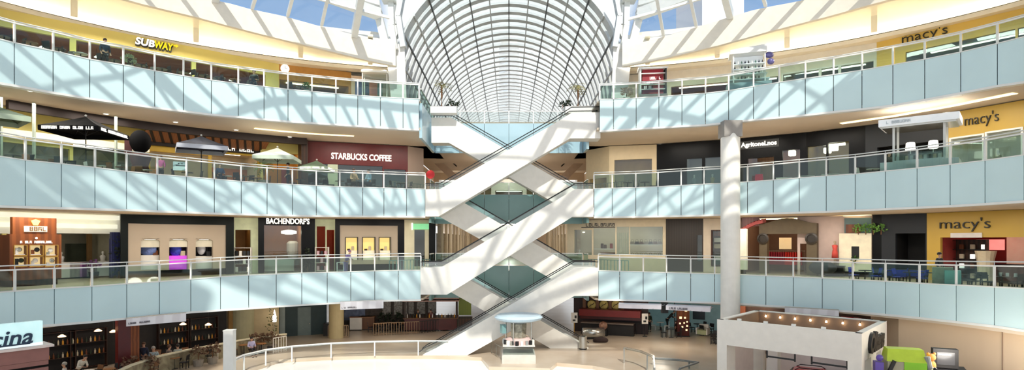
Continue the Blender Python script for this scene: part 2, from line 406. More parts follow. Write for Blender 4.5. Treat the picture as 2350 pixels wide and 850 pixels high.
BOTS = {
 (4, -1): [(-58, 180), (33, 195), (122, 211.5), (206, 225), (283, 236), (355, 246), (485, 262), (606, 273), (661, 278), (771, 285), (899, 294), (962, 297)],
 (4, 1): [(1376, 300), (1512, 292), (1619, 286), (1729, 274), (1847, 263.5), (1911, 256), (1978, 249.5), (2048, 241), (2122, 228), (2204.7, 212.5), (2289, 196), (2380, 183)],
 (3, -1): [(-35, 471), (58, 474), (140, 476.5), (216, 479), (291, 481), (361, 484), (427, 486.5), (492, 489), (600, 492.5), (720, 495), (976, 497)],
 (3, 1): [(1363, 498), (1529, 496), (1653, 492.5), (1693, 491), (1773, 489), (1896, 485), (1962, 482), (2032, 479), (2104.7, 475.5), (2180, 472), (2263, 467), (2350, 461)],
 (2, -1): [(-55, 757), (34, 751), (125, 745), (211, 738), (291, 730), (366, 722), (438, 716), (506, 711.5), (570, 707.5), (634, 703), (692.5, 699.5), (751, 696), (881, 689.6), (966, 688)],
 (2, 1): [(1373, 687), (1421, 688), (1653.5, 694.5), (1692, 696), (1757, 701), (1820.6, 704.5), (1887.6, 709), (1957, 715), (2032, 721.5), (2109.5, 729), (2194.7, 738), (2281.8, 748), (2370, 761)],
}
def interp(tab, x):
    for (a, ya), (b, yb) in zip(tab, tab[1:]):
        if x <= b: return ya + (yb - ya) * (x - a) / (b - a)
    return tab[-1][1]
def parapet(L, side):
    nm = 'left' if side < 0 else 'right'
    tb, bt = TOPS[(L, side)], BOTS[(L, side)]
    root = T('balcony_parapet', 'curved pale blue panelled parapet with glass balustrade, %s storey, %s of the escalators' % (ORD[L], nm), 'parapet', group='balcony parapets round the atrium')
    pts = []
    for px, py in tb:
        p = on_curve(L, px); n = on_curve(L, px, 1.0) - p; n = n.normalized()
        zt = EYE + (PY0 - py) * p.y / F; zb = EYE + (PY0 - interp(bt, px)) * p.y / F
        pts.append((Vector((p.x, p.y)), zt, zb, n))
    # two more bays outside the frame
    ext = 3
    for k in range(ext):
        if side < 0:
            a, b = pts[0], pts[1]; q = a[0] + (a[0] - b[0]).normalized() * 1.8; pts.insert(0, (q, a[1], a[2], a[3]))
        else:
            a, b = pts[-1], pts[-2]; q = a[0] + (a[0] - b[0]).normalized() * 1.8; pts.append((q, a[1], a[2], a[3]))
    V = lambda p, z: Vector((p.x, p.y, z))
    gap = .02; lip = MB(); low = MB()
    for (p, zt, zb, n), (p2, zt2, zb2, n2) in zip(pts, pts[1:]):
        u = (p2 - p).normalized(); a = p + u * gap; b = p2 - u * gap; nn = Vector((-u.y, u.x)); q = nn * .1
        mb = MB().hexa([V(a, zb), V(b, zb2), V(b, zt2), V(a, zt)], [V(a + q, zb), V(b + q, zb2), V(b + q, zt2), V(a + q, zt)])
        mb.build('cladding_panel', PANEL, root)
        g = MB().hexa([V(a + u * .05 + nn * .05, zt + .06), V(b - u * .05 + nn * .05, zt2 + .06), V(b - u * .05 + nn * .05, zt2 + 1.0), V(a + u * .05 + nn * .05, zt + 1.0)],
                      [V(a + u * .05 + nn * .062, zt + .06), V(b - u * .05 + nn * .062, zt2 + .06), V(b - u * .05 + nn * .062, zt2 + 1.0), V(a + u * .05 + nn * .062, zt + 1.0)])
        g.build('glass_pane', GLASS, root)
        lip.hexa([V(p - nn * .04, zt), V(p2 - nn * .04, zt2), V(p2 - nn * .04, zt2 + .05), V(p - nn * .04, zt + .05)], [V(p + nn * .5, zt), V(p2 + nn * .5, zt2), V(p2 + nn * .5, zt2 + .05), V(p + nn * .5, zt + .05)])
        low.hexa([V(p - nn * .03, zb - .1), V(p2 - nn * .03, zb2 - .1), V(p2 - nn * .03, zb2 + .02), V(p - nn * .03, zb - .1 + .12)], [V(p + nn * .4, zb - .1), V(p2 + nn * .4, zb2 - .1), V(p2 + nn * .4, zb2 + .02), V(p + nn * .4, zb + .02)])
    rt = MB(); rh = MB(); back = MB()
    for (p, zt, zb, n), (p2, zt2, zb2, n2) in zip(pts, pts[1:]):
        rt.bar(V(p + n * .05, zt + 1.05), V(p2 + n2 * .05, zt2 + 1.05), .09, .07)
        rh.tube(V(p + n * .38, zt + 1.24), V(p2 + n2 * .38, zt2 + 1.24), .035, n=6)
        back.poly([V(p + n * .12, zb), V(p2 + n2 * .12, zb2), V(p2 + n2 * .12, zt2), V(p + n * .12, zt)])
    rt.build('top_rail', STEEL, root); rh.build('handrail', STEEL, root); lip.build('sill', STEEL, root); low.build('lower_trim', STEEL, root); back.build('backing', BLK, root)
    for (p, zt, zb, n) in pts:
        b = MB().bar(V(p + n * .05, zt), V(p + n * .05, zt + 1.05), .085, .085)
        b.bar(V(p + n * .05, zt + 1.0), V(p + n * .38, zt + 1.22), .03, .03)
        b.build('post', STEEL, root)
    return pts
PAR = {}
for L in (4, 3, 2):
    for sd in (-1, 1): PAR[(L, sd)] = parapet(L, sd)

# ------------------------------------------------------------------ upper wall: sun-lit fascia, lit cove, skylight
CP = [c for c in range(-30, 2391, 60)]
fas_lo = [(-400, -100), (0, -60), (200, -25), (293, 0), (333, 11), (450, 39), (542, 64), (713, 107), (866, 144), (960, 160), (1168, 165), (1376, 163), (1470, 145), (1545, 130), (1650, 104), (1770, 71), (1900, 38), (2021, 4), (2130, -22), (2340, -75), (2700, -100)]
fas_hi = [(-400, -75), (0, -75), (450, -14), (587, 24.5), (633, 32), (743, 62.7), (887, 101), (960, 112), (1168, 115), (1376, 112), (1455, 104), (1550, 77), (1596, 63), (1649, 47), (1710, 28), (1850, -8), (2080, -45), (2700, -75)]
def zpx(tab, px, Y): return EYE + (PY0 - interp(tab, px)) * Y / F
def cap(z, lo, hi): return max(lo, min(hi, z))
fasc = {-1: [], 1: []}
for sd, nm in ((-1, 'left'), (1, 'right')):
    cols = [c for c in range(-30, 891, 40)] + [908] if sd < 0 else [1428] + [c for c in range(1446, 2381, 40)]
    rows = []
    for px in cols:
        f = on_curve(4, px, 1.0); b = on_curve(4, px, 5.6); zl = cap(zpx(fas_lo, px, f.y), 20.6, 23.1); zh = cap(zpx(fas_hi, px, f.y), 22.3, 24.0)
        rows.append((f, b, zl, zh))
    # carry on outside the frame along the curve
    c1, c5 = curve(4, 1.0), curve(4, 5.6)
    if sd < 0: pre = [(c1[i], c5[i], rows[0][2], rows[0][3]) for i in range(0, 7)]; rows = pre + rows
    else: rows += [(c1[-i], c5[-i], rows[-1][2], rows[-1][3]) for i in range(7, 0, -1)]
    mb = MB(); band = MB()
    prof = []
    for f, b, zl, zh in rows:
        o = (b - f); zled = 21.95
        col = [(f.x, f.y, zl + .12)]
        for k in range(1, 10):
            t = k / 9; ang = t * math.pi * .5
            s_ = 1 - math.cos(ang); q = f + o * (.12 + .88 * math.sin(ang * 1.0) if False else .05 + .95 * t)
            zc = max(zl + .12, zled) + .15 + 1.25 * math.sin(math.pi * (.30 + .70 * t)) * (1 - .25 * t)
            if k == 9: zc = zled + .35
            col.append((q.x, q.y, zc))
        prof.append(col)
    vs = [p for c in prof for p in c]; n = 10; fs = []
    for i in range(len(prof) - 1):
        for k in range(n - 1): fs.append((i * n + k, i * n + k + 1, (i + 1) * n + k + 1, (i + 1) * n + k))
    mb.add(vs, fs); S(mb.build('ceiling_cove_%s' % nm, COVE, smooth=True))
    for (f, b, zl, zh), (f2, b2, zl2, zh2) in zip(rows, rows[1:]):
        n1 = (b - f).normalized() * .35; n2 = (b2 - f2).normalized() * .35
        band.hexa([(f.x, f.y, zl), (f2.x, f2.y, zl2), (f2.x, f2.y, zh2), (f.x, f.y, zh)], [(f.x + n1.x, f.y + n1.y, zl), (f2.x + n2.x, f2.y + n2.y, zl2), (f2.x + n2.x, f2.y + n2.y, zh2), (f.x + n1.x, f.y + n1.y, zh)])
    S(band.build('wall_fascia_%s' % nm, WARM))
    roofb = MB()
    for (f, b, zl, zh), (f2, b2, zl2, zh2) in zip(rows, rows[1:]):
        q, q2 = f + (b - f) * 1.15, f2 + (b2 - f2) * 1.15
        roofb.poly([(f.x, f.y, zh), (f2.x, f2.y, zh2), (q2.x, q2.y, 25.1), (q.x, q.y, 25.1)])
    S(roofb.build('ceiling_roof_edge_%s' % nm, WARM))
    # ledge with the hidden cove lamp, and the ribs between the cove bays
    led = MB(); lamp = MB(); tops = MB()
    for (f, b, *_), (f2, b2, *_) in zip(rows, rows[1:]):
        e1, e2 = (b - f).normalized(), (b2 - f2).normalized()
        i1, i2 = b - e1 * .45, b2 - e2 * .45; o1, o2 = b + e1 * .4, b2 + e2 * .4
        led.hexa([(i1.x, i1.y, 21.85), (i2.x, i2.y, 21.85), (i2.x, i2.y, 22.12), (i1.x, i1.y, 22.12)], [(o1.x, o1.y, 21.85), (o2.x, o2.y, 21.85), (o2.x, o2.y, 22.12), (o1.x, o1.y, 22.12)])
        m1, m2 = b - e1 * .3, b2 - e2 * .3; k1, k2 = b - e1 * .22, b2 - e2 * .22
        lamp.poly([(m1.x, m1.y, 22.15), (m2.x, m2.y, 22.15), (k2.x, k2.y, 22.15), (k1.x, k1.y, 22.15)])
    S(led.build('trim_cove_ledge_%s' % nm, WARM))
    lo = lamp.build('cove_lamp', STRIP); tag(lo, 'long warm strip lamp hidden in the cove ledge %s of the vault' % nm, 'strip light', 'cove strip lamps')
    for px in ([190, 455, 700, 850] if sd < 0 else [1500, 1630, 1820, 2010]):
        rb = MB(); c0 = on_curve(4, px - 10, 1.0); cc = []
        k = min(range(len(rows)), key=lambda i: (rows[i][0] - on_curve(4, px, 1.0)).length)
        for q in prof[k]: cc.append((q[0] * .985, q[1] * .985, q[2] - .04))
        for a, b in zip(cc[1:], cc[2:]): rb.bar(a, b, .35, .16)
        S(rb.build('trim_cove_rib', COVE))
    fasc[sd] = rows

# skylight lattice over the court: glazing bars from the fascia towards the middle of the court
FOC = Vector((0, 12.0))
def roofz(q, zb, t): return zb + (27.5 - zb) * (1 - (1 - t) ** 2) * .9
c1 = curve(4, 1.0); ln = [0]
for a, b in zip(c1, c1[1:]): ln.append(ln[-1] + (b - a).length)
def at_len(s):
    k = 0
    while k < len(c1) - 2 and ln[k + 1] < s: k += 1
    return c1[k].lerp(c1[k + 1], (s - ln[k]) / (ln[k + 1] - ln[k]))
NB = 42
bases = []
for i in range(NB + 1):
    p = at_len(ln[-1] * i / NB); px = PX0 + F * p.x / max(p.y, 6)
    bases.append((p, cap(zpx(fas_hi, px, p.y), 22.3, 24.0) + .12))
ts = [0, .09, .19, .31, .44, .60, .78, .97]
def rpos(i, t):
    p, zb = bases[i]; q = p.lerp(FOC, t); return Vector((q.x, q.y, roofz(q, zb, t)))
sky = T('glazed_skylight', 'wide glazed skylight with white bars over the open court', 'skylight'); sky['kind'] = 'structure'
ring_mid = NB // 2
for i in range(NB + 1):
    if abs(bases[i][0].x) < 5.0: continue
    big = i % 4 == 0; mb = MB()
    for a, b in zip(ts, ts[1:]):
        if a > .5 and i % 2: continue
        if a < .3 and abs((rpos(i, a) + rpos(i, b)).x) < 17.6: continue
        mb.bar(rpos(i, a), rpos(i, b), .42 if big else .2, .6 if big else .22)
    mb.build('glazing_bar', STEEL, sky)
for a in ts[1:]:
    mb = MB()
    for i in range(NB):
        if a < .3 and abs((rpos(i, a) + rpos(i + 1, a)).x) < 17.6: continue
        mb.bar(rpos(i, a), rpos(i + 1, a), .4 if a in (.31, .6) else .18, .3 if a in (.31, .6) else .16)
    mb.build('glazing_ring', STEEL, sky)
mb = MB()
for i in range(0, NB, 4):
    for a, b in ((.19, .44), (.44, .6)):
        if abs(rpos(i, a).x) < 8.8 or abs(rpos(i + 2, b).x) < 8.8 and a < .3 or i + 4 > NB: continue
        mb.bar(rpos(i, a) - Vector((0, 0, .3)), rpos(i + 2, b) - Vector((0, 0, .3)), .2, .2); mb.bar(rpos(min(i + 4, NB), a) - Vector((0, 0, .3)), rpos(i + 2, b) - Vector((0, 0, .3)), .2, .2)
mb.build('diagonal_brace', STEEL, sky)
mb = MB()
for i in range(NB):
    for a, b in zip(ts, ts[1:]): mb.poly([rpos(i, a), rpos(i + 1, a), rpos(i + 1, b), rpos(i, b)])
mb.build('glass_skin', PANE, sky)

# unseen roof slabs, added to shade parts of the parapets from the sun
for nm, x0, x1, y0, y1 in (('near', -48, 48, -14, 3), ('left', -48, -15, 3, 9), ('right', 15, 48, 3, 16.5), ('far_right', 21.5, 48, 16.5, 23)):
    S(MB().box(x0, x1, y0, y1, 28.0, 28.4).build('ceiling_court_' + nm, WARM))

# ------------------------------------------------------------------ barrel vault over the hall beyond
VZ, VR = 21.0, 9.0
vault = T('glazed_barrel_vault', 'long white ribbed glass barrel vault over the hall beyond', 'vault'); vault['kind'] = 'structure'
def arc(r, n=32, lo=0.0): return [(r * math.cos(lo + (math.pi - 2 * lo) * k / n), VZ + r * math.sin(lo + (math.pi - 2 * lo) * k / n)) for k in range(n + 1)]
y = 45.2
nr = 0
while y < 106:
    wd = .80 - .52 * (y - 45.2) / 61; mb = MB(); a, b = arc(VR - .1), arc(VR + .1)
    a = [(VR - .1, 18.5)] + a + [(-VR + .1, 18.5)]; b = [(VR + .1, 18.5)] + b + [(-VR - .1, 18.5)]
    if nr == 0: wd = 1.2
    vs = []
    for (x0, z0), (x1, z1) in zip(a, b): vs += [(x0, y, z0), (x1, y, z1), (x1, y + wd, z1), (x0, y + wd, z0)]
    fs = []
    for i in range(len(a) - 1):
        for j in range(4): fs.append((i * 4 + j, i * 4 + (j + 1) % 4, i * 4 + 4 + (j + 1) % 4, i * 4 + 4 + j))
    mb.add(vs, fs); mb.build('rib', RIBM, vault); y += 1.85; nr += 1
YEND = y
for k in range(1, 16):
    t = math.pi * k / 16
    MB().box(-.05, .05, 45, YEND, -.07, .07).build('purlin', BLK if k % 2 == 0 else RIBM, vault, loc=((VR - .16) * math.cos(t), 0, VZ + (VR - .16) * math.sin(t)))
mb = MB(); a = [(VR, 18.5)] + arc(VR, 32) + [(-VR, 18.5)]
for (x0, z0), (x1, z1) in zip(a, a[1:]): mb.poly([(x0, 45.2, z0), (x1, 45.2, z1), (x1, YEND, z1), (x0, YEND, z0)])
mb.build('glass_skin', PANE, vault)
mb = MB()
for k in range(-7, 8):
    x = k * 1.2; h = math.sqrt(max(0, VR * VR - x * x)); mb.box(x - .04, x + .04, YEND, YEND + .12, 18.5, VZ + h)
for z in (19.5, 21, 22.5, 24, 25.5, 27, 28.5): 
    h = VR if z < VZ else math.sqrt(VR * VR - (z - VZ) ** 2); mb.box(-h, h, YEND, YEND + .12, z - .04, z + .04)
mb.build('end_wall_bars', RIBM, vault)
mb = MB(); mb.poly([(x, YEND + .06, z) for x, z in a]); mb.build('end_wall_glass', PANE, vault)
for sx in (-1, 1):
    MB().box(sx * 8.9, sx * 9.2, 49.5, 104, 18.4, 19.6).build('side_kerb', W, vault)
# white tower standing beyond the end of the vault
tw = T('white_tower', 'slender white faceted tower seen through the end of the glass vault', 'tower', (0, 190, 0))
MB().prism([(-3.2, 0, 0), (-.4, -3.5, 0), (3.3, 0, 0), (3.3, 6, 0), (-3.2, 6, 0)], (0, 0, 72.0)).build('shaft', mat('tower_white', (196, 194, 192), .6, var=.03), tw)
MB().prism([(-2.6, .5, 72), (-.3, -2.5, 72), (2.7, .5, 72), (2.7, 5, 72), (-2.6, 5, 72)], (0, 0, 3)).build('crown_block', W, tw)
mb = MB()
for k in range(30): mb.bar((-3.25, -.02, 4 + k * 2.2), (-.42, -3.54, 4 + k * 2.2), .08, .7)
mb.build('window_bands', mat('tower_glass', (206, 212, 216), .3), tw)
# blocks of the town beside the skylight
for nm_, x0, x1, y0, h, c, lb in (('white_building', -62, -53, 88, 42, (236, 238, 242), 'white building corner standing beyond the left skylight'), ('grey_building', 48, 66, 100, 46.5, (120, 136, 164), 'blue grey building standing beyond the right skylight'), ('pale_building', 30, 36.5, 90, 50, (226, 230, 236), 'pale narrow building standing beyond the right skylight')):
    b = MB().box(x0, x1, y0, y0 + 14, 0, h).build(nm_, mat(nm_, c, .5, kind='brick', scale=.25, col2=tuple(int(v * .93) for v in c))); tag(b, lb, 'building')

# ------------------------------------------------------------------ white branching columns at the mouth of the vault
for sd, nm in ((-1, 'left'), (1, 'right')):
    Y = 43.6
    def m_(px, py, Y=43.6):
        p = pt(px if sd < 0 else 2 * PX0 - px, py, Y); return p
    c = T('branching_column', 'tall white branching steel column at the %s of the vault mouth' % nm, 'column', group='branching columns at the vault mouth'); c['kind'] = 'structure'
    MB().hexa([m_(897, 225), m_(933, 225), m_(928, 100), m_(884, 100)], [m_(897, 225, 44.8), m_(933, 225, 44.8), m_(928, 100, 44.8), m_(884, 100, 44.8)]).build('shaft', STEEL, c)
    mb = MB(); mb.bar(m_(898, 150), m_(867, 28), .55, .8, (0, 1, 0)); mb.bar(m_(867, 28), m_(850, -40), .6, .8, (0, 1, 0)); mb.build('outer_branch', STEEL, c)
    mb = MB(); mb.bar(m_(908, 115, 43.4), m_(899, 60, 43.4), .4, .5, (0, 1, 0)); mb.bar(m_(899, 60, 43.4), m_(897, -40, 43.4), .4, .5, (0, 1, 0)); mb.build('middle_branch', STEEL, c)
    mb = MB(); mb.bar(m_(905, 85, 43.8), m_(915, 60, 43.8), .45, .6, (0, 1, 0)); mb.bar(m_(915, 60, 43.8), m_(914, -40, 43.8), .4, .6, (0, 1, 0)); mb.build('inner_branch', STEEL, c)
    mb = MB(); mb.bar(m_(926, 110), m_(915, 40), .4, .7, (0, 1, 0)); mb.bar(m_(915, 40), m_(930, -40), .3, .7, (0, 1, 0)); mb.build('arch_branch', RIBM, c)
    mb = MB(); mb.bar(m_(868, 32, 43), m_(700, -28, 39), .7, .7); mb.bar(m_(868, 8, 43), m_(740, -30, 40), .35, .35)
    mb.build('roof_beam', STEEL, c)
    MB().box(-.5, .5, -.5, .5, -.4, .4).build('joint_box', STEEL, c, loc=m_(893, -8, 43.2))

# ------------------------------------------------------------------ crossing escalators
def escalator(label, outline, Y0, wdt, top, up_right, m=W, name='escalator'):
    root = T(name, label, 'escalator', group='crossing white escalators')
    P = [pt(px, py, Y0) for px, py in outline]
    for yy, nm in ((0, 'side_panel'), (wdt - .14, 'side_panel')):
        MB().prism([p + Vector((0, yy, 0)) for p in P], (0, .14, 0)).build(nm, m, root)
    n_low = len(top)   # first n_low outline points are the upper edge
    U = P[:n_low]; B = P[n_low:]
    mb = MB()
    for a, b in zip(B, B[1:]): mb.poly([a + Vector((0, .1, 0)), b + Vector((0, .1, 0)), b + Vector((0, wdt - .1, 0)), a + Vector((0, wdt - .1, 0))])
    mb.build('soffit', m, root)
    st = MB(); hr = MB()
    for a, b in zip(U, U[1:]):
        dx, dz = b.x - a.x, b.z - a.z
        if abs(dz) < .3: st.box(min(a.x, b.x), max(a.x, b.x), Y0 + .2, Y0 + wdt - .2, a.z - .9, a.z - .8)
        else:
            k = max(1, int(abs(dx) / .4))
            for i in range(k):
                z = a.z + dz * (i + .5) / k - .55; x0, x1 = a.x + dx * i / k, a.x + dx * (i + 1) / k
                st.box(min(x0, x1), max(x0, x1), Y0 + .2, Y0 + wdt - .2, z - .5, z)
    st.build('steps', mat('step_metal', (110, 112, 112), .4, metal=.6, kind='wave', scale=18), root)
    for yy in (.07, wdt - .07):
        MB().path([p + Vector((0, yy, .42)) for p in U], .035, 6).build('handrail', RUBBER, root)
        g = MB()
        for a, b in zip(U, U[1:]): g.poly([a + Vector((0, yy, 0)), b + Vector((0, yy, 0)), b + Vector((0, yy, .4)), a + Vector((0, yy, .4))])
        g.build('glass_balustrade', PANE, root)
    return root
tp = lambda n: range(n)
YF_, YB_ = 42.3, 45.0
escalator('front white escalator rising right from the ground floor to the second storey', [(962, 822), (975, 812), (1000, 800), (1318, 615), (1373, 615), (1373, 680), (1318, 680), (1062, 822)], YF_, 1.45, tp(5), 1)
escalator('front white escalator rising right from the second to the third storey', [(965, 615), (1012, 614), (1321, 434), (1362, 434), (1362, 498), (1314, 498), (1026, 677), (965, 677)], YF_ - .05, 1.45, tp(4), 1)
escalator('front white escalator rising right from the third to the fourth storey', [(976, 435), (1010, 434), (1272, 284), (1312, 259), (1378, 258), (1378, 318), (1308, 318), (1007, 497), (976, 497)], YF_ + .02, 1.45, tp(5), 1)
escalator('rear white escalator rising left from the ground floor to the second storey', [(1352, 800), (1327, 786), (1032, 617), (975, 617), (975, 672), (1036, 672), (1266, 802)], YB_, 1.45, tp(4), -1)
escalator('rear white escalator rising left from the second to the third storey', [(1365, 612), (1318, 612), (1015, 437), (985, 436), (985, 497), (1007, 497), (1322, 672), (1365, 672)], YB_ - .05, 1.45, tp(4), -1)
escalator('rear white escalator rising left from the third to the fourth storey', [(1362, 434), (1318, 434), (1035, 270), (990, 270), (990, 328), (1030, 328), (1318, 492), (1362, 492)], YB_ + .02, 1.45, tp(4), -1)
# brown undersides of two escalators further back in the hall
for sd, nm in ((-1, 'left'), (1, 'right')):
    ol = [(979, 358), (1000, 358), (1048, 402), (1030, 408)]
    ol = [(p if sd < 0 else (2 * PX0 - p[0], p[1])) for p in ol]
    r_ = T('escalator', 'brown clad escalator deep in the third storey hall, %s side' % nm, 'escalator', group='brown escalators in the hall')
    P = [pt(a, b, 60) for a, b in ol]
    MB().prism(P, (0, 1.4, 0)).build('truss_casing', mat('brown_casing', (176, 150, 126), .5), r_)
    MB().path([P[1] + Vector((0, .1, .9)), P[2] + Vector((0, .1, .9))], .06).build('handrail', RUBBER, r_)

# ------------------------------------------------------------------ bridge parapets behind the escalators
for L, ya, yb, m, nm in ((4, 284, 352, BLUEGREY, 'fourth'), (3, 447, 514, TEAL, 'third'), (2, 610, 684, TEAL, 'second')):  # balcony panels standing in shade, the darker tone painted in
    r_ = T('bridge_parapet', 'teal panelled bridge parapet behind the escalator crossing, %s storey' % nm, 'parapet', group='bridge parapets behind the escalators')
    zt, zb = pt(0, ya, 49).z, pt(0, yb, 49).z
    for k in range(6):
        x0 = -6.24 + k * 2.08; MB().box(x0 + .015, x0 + 2.065, 48.9, 49.05, zb, zt).build('cladding_panel', m, r_)
    MB().box(-6.24, 6.24, 48.98, 49.0, zt + .05, zt + 1.0).build('glass_pane', PANE if L == 4 else GLASS, r_)
    MB().box(-6.24, 6.24, 48.95, 49.05, zt + 1.0, zt + 1.06).build('top_rail', STEEL, r_)
    for k in range(7): MB().box(-6.2 + k * 2.066 - .04, -6.2 + k * 2.066 + .04, 48.95, 49.05, zt, zt + 1.0).build('post', STEEL, r_)
    # short returns closing the balcony ends beside the stairs
    for sd in (-1, 1):
        ys = 41.7 if L == 4 and sd < 0 else 46.7
        b = MB().box(sd * 6.35 - .1, sd * 6.35 + .1, ys, 48.85, zb, zt).build('cladding_return', m, r_)
        MB().box(sd * 6.35 - .03, sd * 6.35 + .03, ys + .1, 48.85, zt, zt + 1.0).build('glass_return', GLASS, r_)
        MB().box(sd * 6.35 - .05, sd * 6.35 + .05, ys, 48.85, zt + 1.0, zt + 1.06).build('return_rail', STEEL, r_)

# ------------------------------------------------------------------ round column on the right
cx, cy = (1676 - PX0) / F * 38.9, 38.9
c = T('round_column', 'tall white round column in front of the right balconies', 'column', (cx, cy, 0)); c['kind'] = 'structure'
MB().lathe([(.62, 0), (.62, 15.2), (.5, 15.75)], n=32).build('shaft', W, c, smooth=False)
MB().box(-.6, .6, -.55, .6, 15.3, 16.36).build('capital_block', mat('grey_block', (150, 144, 138), .7), c)
# ------------------------------------------------------------------ makers
ORDW = ['first', 'second', 'third', 'fourth', 'fifth', 'sixth', 'seventh', 'eighth', 'ninth', 'tenth', 'eleventh', 'twelfth', 'thirteenth', 'fourteenth', 'fifteenth', 'sixteenth']
SKIN = mat('skin', (206, 158, 128), .6, var=.05); SKIN2 = mat('skin_tan', (176, 128, 98), .6, var=.05)
def skin_mesh(name, nodes, edges, mats, parent):
    """Grow one smooth surface over a skeleton: nodes = [(x, y, z, radius)]"""
    me = bpy.data.meshes.new(name); me.from_pydata([n[:3] for n in nodes], edges, []); o = bpy.data.objects.new(name, me); COL.objects.link(o)
    sm = o.modifiers.new('skin', 'SKIN'); sm.use_smooth_shade = True
    ss = o.modifiers.new('sub', 'SUBSURF'); ss.levels = 1; ss.render_levels = 1
    for i, n in enumerate(nodes):
        sv = me.skin_vertices[0].data[i]; sv.radius = (n[3], n[3] * (n[4] if len(n) > 4 else 1)); sv.use_root = i == 0
    dg = bpy.context.evaluated_depsgraph_get(); m2 = bpy.data.meshes.new_from_object(o.evaluated_get(dg))
    bpy.data.objects.remove(o); bpy.data.meshes.remove(me); m2.name = name; m2.materials.clear(); m2.materials.append(mats)
    ob = bpy.data.objects.new(name, m2); COL.objects.link(ob); ob.parent = parent
    return ob
def person(label, loc, rotz, shirt, trousers, hair, pose='stand', lean=0.0, skin=SKIN, scale=1.0, group=None, long_hair=False, skirt=False, hat=None):
    """1.72 m figure facing local -Y."""
    root = T('person', label, 'person', loc, rotz, group); root.scale = (scale,) * 3
    sit = pose == 'sit'; hz = .50 if sit else .93
    bx = lambda t: -lean * t   # forward lean
    P = {}
    P['pel'] = (0, 0, hz, .13, .85); P['wst'] = (0, bx(.2), hz + .17, .125, .8); P['chs'] = (0, bx(.4), hz + .40, .155, .75); P['nkb'] = (0, bx(.55), hz + .53, .075); P['nck'] = (0, bx(.6) - .01, hz + .60, .052)
    hd = bx(.7) - .02
    P['jaw'] = (0, hd - .02, hz + .655, .075); P['fac'] = (0, hd, hz + .725, .092, 1.12); P['crn'] = (0, hd + .015, hz + .80, .062)
    for s, k in ((-1, 'l'), (1, 'r')):
        P['sh' + k] = (s * .17, bx(.45), hz + .49, .062)
        el = (s * .23, bx(.35) + .02, hz + .22); wr = (s * .22, bx(.3) - .12, hz + .02)
        if sit: wr = (s * .16, bx(.3) - .28, hz + .20); el = (s * .24, bx(.35) - .03, hz + .22)
        if pose == 'rail': wr = (s * .12, bx(.3) - .34, hz + .20); el = (s * .25, bx(.35) - .1, hz + .23)
        P['el' + k] = el + (.043,); P['wr' + k] = wr + (.03,)
        dv = (Vector(wr) - Vector(el)).normalized(); hnd = Vector(wr) + dv * .075; P['hn' + k] = tuple(hnd) + (.032, .7)
        sd = dv.cross(Vector((0, 0, 1))); sd = sd.normalized() if sd.length > .1 else Vector((1, 0, 0))
        for j in range(4):
            off = sd * (.027 - .018 * j); ln_ = (.075, .085, .08, .062)[j]
            q = hnd + dv * .045 + off; q2 = q + dv * ln_ * .6 + Vector((0, -.012, -.012))
            P['f%d%s' % (j, k)] = tuple(q) + (.0095,); P['g%d%s' % (j, k)] = tuple(q2) + (.008,)
        P['th' + k] = tuple(hnd + sd * .05 + dv * .02) + (.011,)
        P['hp' + k] = (s * .085, .0, hz - .05, .095)
        if sit: kn = (s * .11, -.44, hz + .02); an = (s * .11, -.46, .09)
        else: kn = (s * .095, -.02, .49); an = (s * .10, .02, .09)
        P['kn' + k] = kn + (.062,); P['an' + k] = an + (.042,); P['to' + k] = (an[0], an[1] - .15, .045, .04, .7)
    keys = list(P); ix = {k: i for i, k in enumerate(keys)}
    E = [('pel', 'wst'), ('wst', 'chs'), ('chs', 'nkb'), ('nkb', 'nck'), ('nck', 'jaw'), ('jaw', 'fac'), ('fac', 'crn')]
    for k in 'lr':
        E += [('chs', 'sh' + k), ('sh' + k, 'el' + k), ('el' + k, 'wr' + k), ('wr' + k, 'hn' + k), ('hn' + k, 'th' + k), ('pel', 'hp' + k), ('hp' + k, 'kn' + k), ('kn' + k, 'an' + k), ('an' + k, 'to' + k)]
        for j in range(4): E += [('hn' + k, 'f%d%s' % (j, k)), ('f%d%s' % (j, k), 'g%d%s' % (j, k))]
    body = skin_mesh('body', [P[k] for k in keys], [(ix[a], ix[b]) for a, b in E], skin, root)
    def shell(name, ks, es, grow, m, over=None):
        q = dict(P); q.update(over or {}); ii = {k: i for i, k in enumerate(ks)}
        return skin_mesh(name, [tuple(q[k][:3]) + (q[k][3] + grow,) + tuple(q[k][4:]) for k in ks], [(ii[a], ii[b]) for a, b in es], m, root)
    mid = lambda a, b, t: tuple(P[a][i] + (P[b][i] - P[a][i]) * t for i in range(3)) + (P[a][3] + (P[b][3] - P[a][3]) * t,)
    ov = {'cufl': mid('ell', 'wrl', .85), 'cufr': mid('elr', 'wrr', .85)}
    shell('shirt', ['pel', 'wst', 'chs', 'nkb', 'shl', 'ell', 'cufl', 'shr', 'elr', 'cufr'], [('pel', 'wst'), ('wst', 'chs'), ('chs', 'nkb'), ('chs', 'shl'), ('shl', 'ell'), ('ell', 'cufl'), ('chs', 'shr'), ('shr', 'elr'), ('elr', 'cufr')], .016, shirt, ov)
    shell('trousers', ['pel', 'hpl', 'knl', 'anl', 'hpr', 'knr', 'anr'], [('pel', 'hpl'), ('hpl', 'knl'), ('knl', 'anl'), ('pel', 'hpr'), ('hpr', 'knr'), ('knr', 'anr')], .018, trousers, {'pel': (0, 0, hz - .01, .125, .85)})
    for k in 'lr':
        a = P['an' + k]; MB().ball((a[0], a[1] - .06, .045), (.05, .135, .045), 8, 5).build('shoe', BLK, root, True)
    hb = MB().ball((0, hd + .025, hz + .765), (.098, .112, .098), 12, 7)
    if long_hair: hb.ball((0, hd + .07, hz + .66), (.09, .05, .16), 10, 6)
    hb.build('hair', hair, root, True)
    f = MB(); fz = hz + .735; fy = hd - .093
